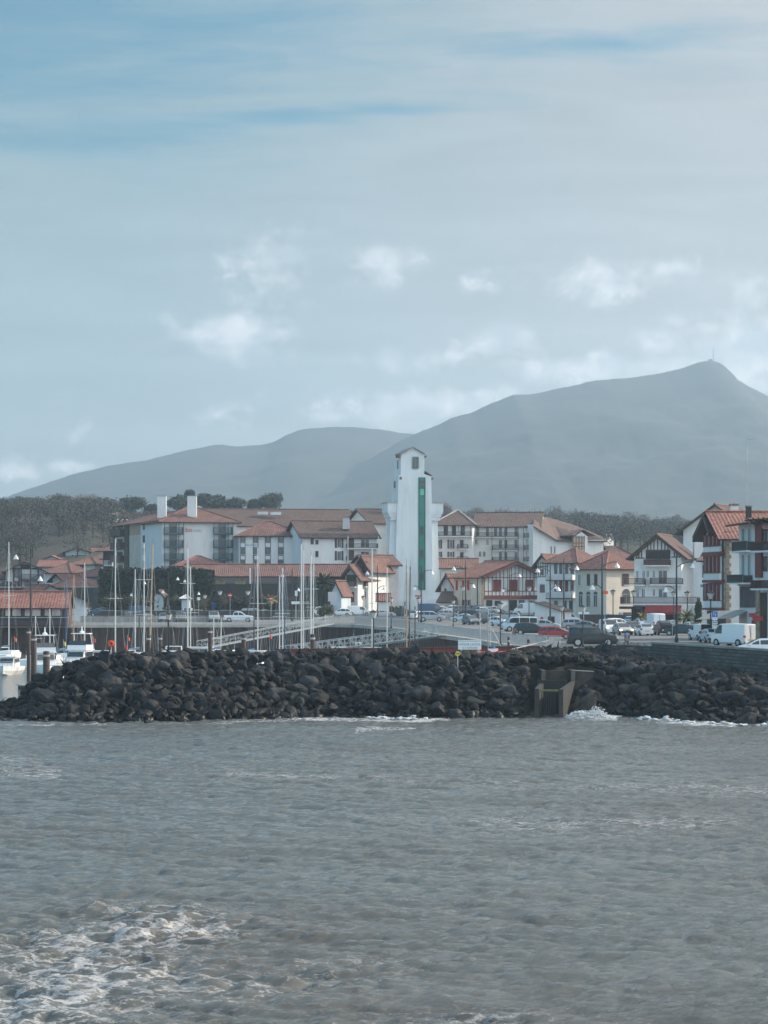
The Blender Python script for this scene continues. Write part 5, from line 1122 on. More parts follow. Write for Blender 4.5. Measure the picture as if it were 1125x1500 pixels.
def palm(px, d, yt, wpx, label, seed, hfrac=.45, n=44, m=PALMM):
    rg = random.Random(seed); x, y = XY(px, d); zb = ground(x, y); zt = H+(HY-yt)/F*d; R0 = wpx/F*d/2; root = empty('palm_tree', (x, y, zb), label, 'tree'); h = zt-zb; c = V3(x, y, zb+h*hfrac*1.15)
    b = MB(); b.tube((x, y, zb-.2), c, R0*.17, R0*.13, BARK, 9); b.lathe((x, y, c.z-.5), [(R0*.14, 0), (R0*.22, .3), (R0*.14, .8)], BARK, 9); b.build('trunk', root, root.location)
    f = MB()
    for k in range(n):
        a = rg.uniform(0, 6.28); el = rg.uniform(-.25, 1.3); L = R0*1.15*rg.uniform(.8, 1.1); d0 = V3(math.cos(a)*math.cos(el), math.sin(a)*math.cos(el), math.sin(el)); p = c.copy(); prev = None; sd_ = V3(-math.sin(a), math.cos(a), 0)
        for j in range(7):
            t = j/6; w = L*.11*math.sin(math.pi*min(1, t*.9+.08)); cur = (p+sd_*w-V3(0, 0, w*.5), p.copy(), p-sd_*w-V3(0, 0, w*.5))
            if prev: f.add([prev[0], prev[1], cur[1], cur[0]], [(0, 1, 2, 3)], m); f.add([prev[1], prev[2], cur[2], cur[1]], [(0, 1, 2, 3)], m)
            prev = cur; d0 = (d0-V3(0, 0, .16+.12*t)).normalized(); p = p+d0*(L/6)
    f.build('fronds', root, root.location)
palm(472, 456, 838, 46, 'large dark palm in front of the low hall', 5, .6, 60, LEAF); palm(397, 450, 866, 22, 'small pale palm by the no-entry signs', 6, .55)
palm(943, 348, 889, 26, 'young yellowish palm left of the red awning', 7, .4); palm(1006, 320, 881, 34, 'yellowish palm with spiky crown below the red awning', 8, .45)
# ---------- vehicles ----------
PAINT = {'black': (.012, .014, .016), 'red': (.42, .02, .02), 'white': (.72, .74, .75), 'silver': (.36, .38, .4), 'grey': (.16, .17, .18), 'dark_blue': (.01, .07, .14), 'dark_green': (.01, .035, .045), 'pale_blue': (.42, .55, .62), 'blue': (.02, .2, .45)}
def paint(c):
    m = mat('car_paint_'+c, PAINT[c], .35, .03, .5, spec=.4); m.node_tree.nodes['Principled BSDF'].inputs['Coat Weight'].default_value = .2; return m
CG = mat('car_glass', (.02, .025, .03), .08, .1, 1, spec=.8); TYRE = mat('tyre_rubber', (.015, .015, .015), .9, .1, 3); HL = mat('headlamp_glass', (.7, .72, .72), .15, .03, 1); TL = mat('tail_lamp', (.4, .01, .01), .3, .05, 1); PLATE = mat('number_plate', (.6, .5, .15), .5, .05, 1)
HLON = mat('lit_headlamp', (1, .75, .45), .3, .02, 1, emit=3)
K = {
 'hatch': dict(L=4.0, W=1.72, belt=.92, wh=.31, axle=1.24, top=[(-2.0, .45), (-1.98, .85), (-1.88, 1.12), (-1.7, 1.36), (-1.35, 1.45), (-.5, 1.49), (.1, 1.45), (.45, 1.32), (1.05, .97), (1.75, .82), (1.95, .66), (2.0, .42)], g=(-1.86, 1.03), pil=[-.95, .0]),
 'sedan': dict(L=4.4, W=1.76, belt=.9, wh=.31, axle=1.33, top=[(-2.2, .45), (-2.17, .9), (-1.75, 1.0), (-1.2, 1.3), (-.6, 1.42), (.1, 1.42), (.5, 1.3), (1.15, .95), (1.95, .8), (2.15, .62), (2.2, .42)], g=(-1.7, 1.1), pil=[-.85, .15]),
 'estate': dict(L=4.5, W=1.76, belt=.95, wh=.32, axle=1.35, top=[(-2.25, .45), (-2.22, .95), (-2.05, 1.3), (-1.8, 1.48), (-.5, 1.53), (.2, 1.48), (.6, 1.33), (1.2, .98), (2.0, .84), (2.2, .65), (2.25, .42)], g=(-2.1, 1.15), pil=[-1.3, -.5, .3]),
 'suv': dict(L=4.7, W=1.9, belt=1.14, wh=.38, axle=1.38, top=[(-2.35, .5), (-2.32, 1.05), (-2.2, 1.45), (-2.02, 1.72), (-1.5, 1.79), (-.3, 1.81), (.35, 1.76), (.6, 1.62), (1.12, 1.18), (2.05, 1.05), (2.28, .85), (2.35, .5)], g=(-2.18, 1.1), pil=[-1.25, -.25]),
 'van': dict(L=5.0, W=1.95, belt=1.2, wh=.34, axle=1.6, top=[(-2.5, .5), (-2.48, 1.3), (-2.44, 2.15), (-2.3, 2.25), (-.5, 2.3), (1.15, 2.25), (1.45, 2.1), (1.95, 1.35), (2.38, 1.1), (2.47, .8), (2.5, .45)], g=(.75, 1.92), pil=[]),
 'small_van': dict(L=4.4, W=1.8, belt=1.1, wh=.32, axle=1.38, top=[(-2.2, .5), (-2.18, 1.2), (-2.14, 1.72), (-2.0, 1.82), (-.3, 1.85), (.55, 1.8), (.85, 1.68), (1.4, 1.15), (2.05, .95), (2.17, .7), (2.2, .42)], g=(.1, 1.38), pil=[]),
 'minibus': dict(L=4.9, W=1.92, belt=1.12, wh=.34, axle=1.55, top=[(-2.45, .5), (-2.43, 1.2), (-2.36, 1.8), (-2.2, 1.96), (-.5, 2.0), (1.1, 1.97), (1.4, 1.85), (1.95, 1.25), (2.33, 1.0), (2.42, .75), (2.45, .45)], g=(-2.3, 1.9), pil=[-1.2, .2]),
 'pickup': dict(L=5.2, W=1.85, belt=1.12, wh=.38, axle=1.6, top=[(-2.6, .55), (-2.58, 1.12), (-.92, 1.14), (-.86, 1.5), (-.7, 1.74), (-.2, 1.8), (.4, 1.76), (.7, 1.6), (1.2, 1.16), (2.25, 1.02), (2.53, .85), (2.6, .5)], g=(-.84, 1.18), pil=[.0]),
}
def car_proto(kind, col, lit=False):
    k = K[kind]; W = k['W']/2; top = k['top']; belt = k['belt']; PM = paint(col); root = empty('car_proto', (0, 0, 0), 'x', 'car')
    xs = sorted(set([t[0] for t in top]+[a+(b-a)*j/2 for (a, _), (b, _) in zip(top, top[1:]) for j in (1,) if b-a > .3])); zt = lambda x: lerp_tab(top, x)
    pw = lambda x: W*(1-.10*max(0, abs(x)/(k['L']/2)-.72)/.28)
    rw = lambda x: 1-.17*min(1, max(0, (zt(x)-belt))/.5)*(0.45 if 'van' in kind or kind == 'minibus' else 1)
    def ring(x):
        z = max(zt(x), .46); w = pw(x); zb = .24; bl = min(belt, z-.02); h = [(w*.86, zb), (w*.985, zb+.12), (w, (zb+bl)/2+.05), (w*.965, bl)]
        if z > belt+.05: t = w*rw(x); h += [(t, z-.09), (t*.9, z-.02), (0, z+.015)]
        else: h += [(w*.955, z-.005), (w*.8, z+.006), (0, z+.02)]
        return [(x, y, z_) for y, z_ in h]+[(x, -y, z_) for y, z_ in h[-2::-1]]
    b = MB(); n = 13; vs = []; fs = []
    for x in xs: vs += ring(x)
    for i in range(len(xs)-1):
        for j in range(n): fs.append((i*n+j, i*n+(j+1) % n, (i+1)*n+(j+1) % n, (i+1)*n+j))
    fs += [tuple(range(n)), tuple(range(len(xs)*n-1, (len(xs)-1)*n-1, -1))]; b.add(vs, fs, PM)
    L2 = k['L']/2
    for s in (1, -1): b.box((s*L2-.06, -W*.82, .26), (s*L2+.04, W*.82, .5), BLACK if col != 'white' else PM)
    ob = b.build('body', root, (0, 0, 0)); ob.data.polygons.foreach_set('use_smooth', [len(p.vertices) == 4 for p in ob.data.polygons]); ob.data.set_sharp_from_angle(angle=math.radians(32))
    def gp(x, t, o=.012):   # point on the greenhouse side, t 0 belt..1 roof
        w = pw(x); z = belt+.05+(zt(x)-.13-belt-.05)*t; ww = w*.965+(w*rw(x)-w*.965)*((z-belt)/max(.05, zt(x)-.09-belt)); return ww+o, z
    g0, g1_ = k['g']; cuts = [g0]+k['pil']+[g1_]
    for s in (1, -1):
        b = MB()
        for a, c in zip(cuts, cuts[1:]):
            m_ = [a+.05+(c-a-.1)*j/6 for j in range(7)]; m_ = [x for x in m_ if zt(x) > belt+.24]
            for x0, x1 in zip(m_, m_[1:]):
                q = [gp(x0, 0), gp(x1, 0), gp(x1, 1), gp(x0, 1)]; b.add([(x0, s*q[0][0], q[0][1]), (x1, s*q[1][0], q[1][1]), (x1, s*q[2][0], q[2][1]), (x0, s*q[3][0], q[3][1])], [(0, 1, 2, 3)], CG)
        if b.v: b.build('side_window', root, (0, 0, 0))
    def screen(name, front):
        if front: seg = [t for t in top if t[1] > belt-.02 and t[0] > g1_-1.1 and t[0] > 0]; seg = sorted(seg)[-3:] if kind not in ('van', 'minibus') else [t for t in top if 1.1 < t[0] < 2.0]
        else: seg = [t for t in top if t[1] > belt+.02 and t[0] < g0+.75][:3]
        if kind == 'pickup' and not front: seg = [(-.92, 1.16), (-.86, 1.5), (-.7, 1.74)]
        if len(seg) < 2: return
        b = MB(); P0 = []
        for i, (x, z) in enumerate(seg):
            w = pw(x)*(rw(x) if z > belt+.05 else .93)*.86; e = .03; P0.append((x+(e if front else -e), w, z+e*.6))
        for p, q in zip(P0, P0[1:]): b.add([(p[0], -p[1], p[2]), (p[0], p[1], p[2]), (q[0], q[1], q[2]), (q[0], -q[1], q[2])], [(0, 1, 2, 3)], CG)
        b.build(name, root, (0, 0, 0))
    screen('windscreen', True)
    if kind != 'van': screen('rear_window', False)
    zl = .68 if kind in ('hatch', 'sedan', 'estate') else .85
    for s in (1, -1):
        b = MB(); b.box((L2-.16, s*W*.84-.17, zl-.1), (L2+.012, s*W*.84+.12, zl+.06), HLON if lit else HL); b.build('headlight', root, (0, 0, 0))
        b = MB(); b.box((-L2-.012, s*W*.86-.13, zl+.02), (-L2+.12, s*W*.86+.1, zl+.24), TL); b.build('taillight', root, (0, 0, 0))
        b = MB(); b.box((g1_-.18, s*(W*.98)-.02, belt), (g1_-.05, s*(W+.14)+.02, belt+.15), BLACK if col != 'white' else PM); b.build('mirror', root, (0, 0, 0))
        for x in (-k['axle'], k['axle']):
            b = MB(); r = k['wh']; b.tube((x, s*(W-.2), r), (x, s*(W+.025), r), r+.045, r+.045, TYRE, 18); wh = b.build('wheel', root, (0, 0, 0))
            b = MB(); b.tube((x, s*(W+.0251), r), (x, s*(W+.04), r), r*.66, r*.6, METAL, 14); b.build('rim', wh, (0, 0, 0))
    b = MB(); b.box((-L2-.055, -.26, .5 if kind != 'van' else .6), (-L2-.03, .26, .62 if kind != 'van' else .72), PLATE); b.build('number_plate', root, (0, 0, 0))
    if kind == 'van':
        b = MB(); b.box((-L2-.014, -.012, .55), (-L2+.02, .012, 2.1), BLACK); b.box((-L2-.014, -.9, .28), (-L2+.02, .9, .45), BLACK); b.build('door_seam', root, (0, 0, 0))
    return root
PROTO = {}
def car(px, py, kind, col, head, label, lit=False, name=None, d=None, scale=1.0, dz=0):
    key = (kind, col, lit)
    if key not in PROTO: PROTO[key] = car_proto(kind, col, lit); o = PROTO[key]
    else: o = copy_tree(PROTO[key])
    dd = d or hit(px, py); x, y = XY(px, dd)
    cat = {'van': 'van', 'small_van': 'van', 'pickup': 'pickup truck', 'minibus': 'minibus'}.get(kind, 'car')
    o.name = name or {'van': 'parked_van', 'small_van': 'parked_van', 'pickup': 'pickup_truck', 'minibus': 'minibus'}.get(kind, 'parked_car')
    o.location = (x, y, ground(x, y)+.005+dz); o.rotation_euler = (0, 0, math.radians(head)); o.scale = (scale,)*3
    tag(o, label, cat, 'vehicles parked and driving around the harbour'); return o
CARS = [
 (868, 947, 'suv', 'black', -3, 'black off-road car parked broadside behind the largest grey boulder'), (815, 936, 'hatch', 'red', -12, 'red hatchback parked beside the pale railing'), (779, 930, 'estate', 'black', -10, 'black car between the red hatchback and the white minibus'),
 (761, 925, 'minibus', 'pale_blue', 188, 'pale minibus with side windows left of the car park hut'), (734, 917, 'hatch', 'white', -50, 'small white car angled just left of the minibus'), (714, 900, 'estate', 'silver', -15, 'silver estate car in front of the red-timbered house'), (705, 914, 'suv', 'dark_green', -75, 'dark off-road car facing the water in the middle of the car park'),
 (632, 910.5, 'suv', 'silver', -4, 'silver off-road car parked in front of the lighthouse'), (612, 907, 'hatch', 'white', 60, 'white hatchback half hidden behind the silver off-road car'), (631, 902, 'van', 'dark_blue', 0, 'dark blue van against the foot of the lighthouse'), (656, 905, 'hatch', 'silver', 10, 'small silver car right of the dark blue van'),
 (678, 911, 'sedan', 'pale_blue', 178, 'low pale blue saloon parked right of the lighthouse'), (681, 899, 'estate', 'grey', 5, 'grey estate car by the cream wall'), (692, 905, 'sedan', 'black', -5, 'black saloon behind the pale blue one'),
 (350, 911, 'pickup', 'white', -3, 'white pickup truck on the left quay'), (372, 906, 'small_van', 'silver', -8, 'silver van right behind the white pickup'), (386, 905, 'hatch', 'white', 120, 'white hatchback just right of the silver van'), (499, 903, 'hatch', 'white', 178, 'white hatchback left of the rounded white van'), (526, 902, 'small_van', 'white', 2, 'rounded white van left of the lighthouse'), (470, 903, 'small_van', 'white', 185, 'white van parked below the large dark palm'),
 (187, 911, 'suv', 'dark_green', -70, 'dark green off-road car on the left quay by the tall silver mast'), (208, 906, 'van', 'dark_blue', 5, 'dark blue van behind the leaning varnished mast'), (217, 911, 'hatch', 'pale_blue', -60, 'pale hatchback just right of the dark green off-road car'), (240, 911, 'estate', 'silver', -85, 'silver car facing the water on the left quay'), (264, 911, 'suv', 'grey', -80, 'grey off-road car left of the pair of tall masts'), (275, 905, 'small_van', 'white', -85, 'white van behind the grey off-road car'),
 (313, 911, 'suv', 'silver', -82, 'silver off-road car left of the white pickup'), (154, 901, 'sedan', 'grey', 0, 'dark grey saloon beyond the low wall by the garden'), (101, 904, 'small_van', 'white', -85, 'white van at the end of the quay kiosk'), (125, 903, 'estate', 'silver', 4, 'silver estate car behind the low quay wall'), (147, 903, 'sedan', 'dark_blue', 4, 'dark blue saloon behind the low quay wall'), 
 (892, 928, 'small_van', 'white', -80, 'white van driving towards the water with headlights on', True), (912, 930, 'hatch', 'silver', -80, 'silver car driving towards the water with headlights on', True), (925, 926, 'hatch', 'grey', 95, 'grey car just left of the white hatchback'), (943, 931, 'hatch', 'white', 96, 'white hatchback seen from behind near the blue-shirted walker'), (959, 922, 'van', 'white', 100, 'white panel van in front of the red awning'),
 (972, 930, 'suv', 'black', 92, 'black off-road car seen from behind right of the white hatchback'), (998, 931, 'sedan', 'dark_green', 160, 'dark green saloon behind the tall street lamp'), (1027, 938, 'small_van', 'white', 100, 'white van seen from behind left of the pale blue hatchback'), (1040, 941, 'hatch', 'pale_blue', 96, 'pale blue hatchback seen from behind between two vans'), (1075, 946, 'van', 'white', 125, 'largest white van seen from behind at the right'),
 (1105, 936, 'hatch', 'black', 110, 'black car beyond the largest white van'), (1112, 960, 'hatch', 'white', 176, 'old white car behind the stone parapet at the right edge'), (890, 912, 'hatch', 'blue', 10, 'blue car far back by the cream house'), (903, 913, 'hatch', 'silver', 10, 'silver car far back by the cream house'), (926, 916, 'sedan', 'pale_blue', 60, 'pale blue saloon far back beneath the balcony house'), (938, 921, 'hatch', 'white', 100, 'white car in the row just left of the panel van'),
 (829, 914, 'small_van', 'white', 30, 'white van just right of the car park hut'), (847, 922, 'estate', 'silver', -10, 'silver estate right behind the black off-road car'), (860, 925, 'sedan', 'grey', -12, 'grey saloon behind the black off-road car'), (772, 901, 'van', 'white', 178, 'white van parked behind the car park hut'), (702, 898, 'hatch', 'dark_blue', 20, 'dark blue hatchback in the back row by the cream wall'), (745, 908, 'hatch', 'silver', 170, 'silver hatchback behind the minibus')]
for c in CARS: car(*c)
bpy.data.objects['parked_car'].scale = (1.09,)*3
for c in [(668, 898, 'hatch', 'white', 12, 'white hatchback in the back row right of the dark blue van'), (725, 899, 'sedan', 'silver', 8, 'silver saloon right of the silver estate in the back row'), (722, 911, 'estate', 'dark_blue', -60, 'dark blue estate left of the small white car'), (648, 899, 'sedan', 'white', 0, 'white saloon behind the dark blue van'), (690, 915, 'hatch', 'grey', -70, 'grey hatchback left of the dark off-road car'), (800, 923, 'hatch', 'silver', -8, 'silver hatchback behind the red one'), (905, 921, 'estate', 'white', 20, 'white estate behind the two oncoming vehicles'), (950, 915, 'hatch', 'dark_blue', 90, 'dark blue hatchback far back before the awning'), (985, 925, 'estate', 'silver', 95, 'silver estate between the black off-road car and the green saloon'), (1012, 927, 'hatch', 'white', 100, 'white hatchback beyond the dark green saloon'), (915, 913, 'small_van', 'white', 95, 'white van far back left of the awning'), (1056, 935, 'hatch', 'grey', 100, 'grey car glimpsed left of the largest white van'), (290, 905, 'hatch', 'white', -85, 'white hatchback right of the pair of tall masts'), (330, 905, 'sedan', 'grey', -5, 'grey saloon behind the white pickup'), (562, 905, 'sedan', 'silver', 4, 'silver saloon just left of the lighthouse foot'), (585, 904, 'hatch', 'black', 178, 'black hatchback before the clipped brown bushes')]: car(*c)
car(9, 860, 'sedan', 'black', 182, 'black saloon on the terrace road at the far left', d=508)
def bin_box(px, py, w, h, col, label):
    d = hit(px, py); x, y = XY(px, d); z = ground(x, y); root = empty('blue_container', (x, y, z), label, 'container'); s = d/F; b = MB(); b.box((x-w*s/2, y-1, z+.1), (x+w*s/2, y+1, z+h*s), col); b.box((x-w*s/2+.1, y-.9, z), (x+w*s/2-.1, y+.9, z+.098), BLACK); b.build('bin_body', root, root.location)
    b = MB(); b.box((x-w*s/2-.08, y-1.08, z+h*s+.003), (x+w*s/2+.08, y+1.08, z+h*s+.2), SIGNB); b.build('lid', root, root.location)
    b = MB()
    for k in range(5): xx = x-w*s/2+w*s*(k+.5)/5; b.box((xx-.05, y-1.05, z+.2), (xx+.05, y-1.001, z+h*s-.1), BLUEC)
    b.build('ribs', root, root.location)
BLU = mat('container_blue', (.015, .12, .26), .6, .1, 1); bin_box(317, 898, 13, 13, BLU, 'blue recycling container in front of the low hall, left of the no-entry sign'); bin_box(449, 898, 11, 11, BLU, 'blue recycling container beneath the large dark palm')
# ---------- street lamps and signs ----------
def lamp_bell(mb, p):
    mb.lathe(p, [(.05, .25), (.09, .12), (.2, -.05), (.34, -.32), (.3, -.34)], LAMPW, 12)
def tall_lamp():
    root = empty('street_lamp', (0, 0, 0), 'x', 'street lamp'); b = MB(); b.lathe((0, 0, 0), [(.2, 0), (.2, .5), (.12, .6), (.1, 4.5), (.07, 8.8), (.03, 9.2)], BLACK, 8); b.build('pole', root, (0, 0, 0))
    for h, L, s in ((8.1, 1.7, 1), (5.6, 1.1, -1)):
        b = MB(); pr = V3(0, 0, h-.3)
        for t in (.25, .5, .75, 1.0): q = V3(s*L*t, 0, h-.3+.55*math.sin(t*1.9)); b.tube(pr, q, .045, .045, BLACK, 6); pr = q
        a = b.build('arm', root, (0, 0, 0)); b = MB(); lamp_bell(b, pr-V3(0, 0, .3)); b.build('lantern', a, (0, 0, 0)); b = MB(); b.tube(pr, pr-V3(0, 0, .08), .05, .06, BLACK); b.build('cap', a, (0, 0, 0))
    return root
TLp = tall_lamp(); first = [True]
def place_lamp(px, ytop, rot, label, base=None):
    s = (HY-ytop)/3.2; d = F/s if base is None else base
    for _ in range(3):
        x, y = XY(px, d); z = ground(x, y); d = (z+9.2-H)/((HY-ytop)/F) if base is None else base
    if first[0]: o = TLp; first[0] = False
    else: o = copy_tree(TLp)
    x, y = XY(px, d); o.location = (x, y, ground(x, y)); o.rotation_euler = (0, 0, rot); tag(o, label, 'street lamp', 'tall street lamps with bell lanterns')
    if base: k = (H+(HY-ytop)/F*d-o.location.z)/9.2; o.scale = (k, k, k)
for px, yt, r, l, bd in [(617, 827, 0, 'tall double-armed lamp directly in front of the lighthouse', 405), (682, 820, math.pi, 'tall lamp in front of the cream side wall', 395), (746, 832, 0, 'tall lamp in front of the three red shutters', 400), (806, 822, math.pi, 'tall lamp beside the white-railed balconies', 345), (826, 818, 0, 'tall lamp between the white-railed balconies and the cream house', 352), (882, 812, 0, 'tall lamp in front of the cream corner house', 300), (991, 811, 0, 'tallest lamp in front of the red awning', 262), (553, 828, math.pi, 'tall lamp left of the lighthouse', 420), (428, 832, math.pi, 'tall lamp in front of the low hall near the banner', 425), (247, 838, 0, 'slender lamp before the tall hedge', 430), (283, 842, math.pi, 'second slender lamp before the tall hedge', 432), (45, 800, math.pi, 'dark lamp post left of the chalet balcony', 372), (200, 845, 0, 'lamp before the left end of the tall hedge', 430)]: place_lamp(px, yt, r, l, bd)
def short_lamp():
    root = empty('lantern_post', (0, 0, 0), 'x', 'lantern'); b = MB(); b.lathe((0, 0, 0), [(.13, 0), (.13, .25), (.06, .4), (.05, 3.3), (.09, 3.4)], BLACK, 8); b.build('post', root, (0, 0, 0))
    b = MB(); b.lathe((0, 0, 3.4), [(.14, 0), (.3, .42), (.3, .44)], mat('lantern_glass', (.6, .6, .56), .2), 6); l = b.build('lantern', root, (0, 0, 0)); b = MB(); b.lathe((0, 0, 3.842), [(.36, 0), (.3, .06), (.06, .16), (.03, .22)], BLACK, 6); b.build('cap', l, (0, 0, 0)); return root
SL = short_lamp(); f2 = [True]
def place_short(px, ytop, d, label, z=None):
    o = SL if f2[0] else copy_tree(SL); f2[0] = False; x, y = XY(px, d); z = ground(x, y) if z is None else z; o.location = (x, y, z); k = (H+(HY-ytop)/F*d-z)/4.06; o.scale = (k, k, k); tag(o, label, 'lantern', 'lantern posts')
for a in [(247, 896, 206, 'lantern post on the breakwater near the left group of masts', 4.2), (547, 893, 204, 'lantern post on the breakwater left of the white gangway end', 4.2), (664, 878, 366, 'lantern post right of the dark blue van'), (733, 881, 248, 'lantern post by the pale railing near the minibus', 4.5), (823, 887, 290, 'lantern post behind the red hatchback'), (854, 886, 240, 'lantern post in front of the black off-road car'), (613, 874, 330, 'lantern post in front of the silver off-road car', 4.5), (573, 874, 345, 'lantern post left of the lighthouse foot', 4.6),
          (532, 872, 400, 'lantern post by the red-shuttered house'), (300, 870, 420, 'lantern post beside the blue recycling container'), (322, 864, 424, 'paired lantern post in front of the low hall'), (363, 864, 424, 'lantern post between the no-entry signs'), (898, 863, 380, 'lantern post in front of the arched doorway'), (928, 864, 365, 'lantern post at the left end of the low balcony'), (987, 865, 330, 'lantern post behind the tallest street lamp'), (1007, 865, 325, 'lantern post above the spiky palm'), (1041, 865, 262, 'lantern post by the blue parking sign'), (838, 863, 400, 'lantern post left of the cream house'), (678, 857, 440, 'lantern post at the cream side wall'), (775, 858, 440, 'lantern post in front of the right red shutter')]: place_short(*a)
def sign_post(px, py, d, w, h, m, label, z=None, disc=False, bar=None, name='road_sign'):
    c = P(px, py, d); z = ground(c.x, c.y) if z is None else z; root = empty(name, (c.x, c.y, z), label, 'sign'); s = d/F; b = MB(); b.tube((c.x, c.y+.05, z), (c.x, c.y+.05, c.z+h*s/2), .04, .04, METAL, 6); b.build('post', root, root.location); b = MB()
    if disc: b.tube(c, c-V3(0, .04, 0), w*s/2, w*s/2, m, 18)
    else: b.box((c.x-w*s/2, c.y-.05, c.z-h*s/2), (c.x+w*s/2, c.y, c.z+h*s/2), m)
    o = b.build('panel', root, root.location)
    if bar: b = MB(); b.box((c.x-w*s*.33, c.y-.075, c.z-h*s*.1), (c.x+w*s*.33, c.y-.052, c.z+h*s*.1), bar); b.build('bar', o, root.location)
    return root, c, s
sign_post(337, 872, 425, 6.5, 6.5, REDP, 'round red no-entry sign left of the banner side of the low hall', disc=True, bar=SIGNW); sign_post(397, 877, 425, 6.5, 6.5, REDP, 'round red no-entry sign beside the small pale palm', disc=True, bar=SIGNW)
root, c, s = sign_post(1047, 900, 250, 8, 8, SIGNB, 'blue parking sign above white information plates'); b = MB()
for k, (h_, m_) in enumerate(((5, SIGNW), (4.5, SIGNW), (5, SIGNW))): b.box((c.x-.27, c.y-.05, c.z-.62-k*.42), (c.x+.27, c.y, c.z-.28-k*.42), m_)
b.build('information_plates', root, root.location); b = MB(); b.box((c.x-.22, c.y-.07, c.z-.88), (c.x+.22, c.y-.052, c.z-.8), GREEN); b.tube(c+V3(-.1, -.06, -.1), c+V3(-.1, -.06, .14), .03, .03, SIGNW, 5); b.tube(c+V3(.06, -.06, -.2), c+V3(.1, -.06, .1), .03, .03, SIGNW, 5); b.lathe(c+V3(-.1, -.06, .14), [(.03, 0), (.05, .03), (.02, .08)], SIGNW, 6); b.build('pictogram', root, root.location)
sign_post(985, 911, 262, 6, 6, SIGNW, 'round white sign with dark centre on the tall lamp side', disc=True, bar=DARKW); sign_post(593, 885, 380, 2.5, 7, SIGNB, 'small blue vertical sign at the lighthouse foot'); sign_post(612, 873, 395, 9, 2, REDP, 'small red-topped sign board before the blue van'); sign_post(886, 868, 300, 9, 5, ORNG, 'orange arrow-shaped sign on the street lamp by the cream house', name='hanging_sign')
sign_post(487, 874, 446, 13, 14, PALE, 'grey multi-panel direction board in front of the white cottage'); sign_post(434, 869, 425, 4, 8, SIGNW, 'white upright notice on the lamp before the low hall'); sign_post(433, 883, 424, 12, 4, SIGNW, 'white wide notice board low before the palm')
sign_post(291, 877, 425, 4.5, 4.5, SIGNW, 'small white notice right of the white kiosk')
sign_post(855, 898, 340, 16, 3, SIGNW, 'long white name board behind the silver estate car')
# speed limit board on the breakwater
c = P(688, 944.5, 203); root = empty('speed_limit_board', (c.x, c.y, 4.2), 'white board with blue lettering about the five knot limit on the breakwater', 'sign'); s = 203/F
b = MB(); b.box((c.x-17*s, c.y-.06, c.z-7*s), (c.x+17*s, c.y, c.z+7*s), SIGNW); pn = b.build('panel', root, root.location)
for dx in (-13, 12.5): b = MB(); b.tube((c.x+dx*s, c.y+.05, 3.4), (c.x+dx*s, c.y+.05, c.z-7*s+.1), .07, .07, METAL, 8); b.build('post', root, root.location)
INK = mat('sign_ink', (.03, .09, .13), .6)
for t_, yy, hh, w0 in (('ENTREE DU PORT REGLEMENTEE', 939.9, 1.3, 30), ('VITESSE LIMITEE', 945.4, 2.9, 31), ('A 5 NOEUDS', 950.2, 2.6, 22)):
    q = V3(c.x-w0/2*s, c.y-.07, H-(yy-HY)*s); text(root, t_, q, (1, 0, 0), (0, 0, 1), hh*s, INK, root.location, 'lettering', w0*s, .02)
sign_post(670.5, 957.5, 200, 7, 7, YELL, 'small round yellow sign standing on the breakwater rocks', z=3.4, disc=True, bar=INK)
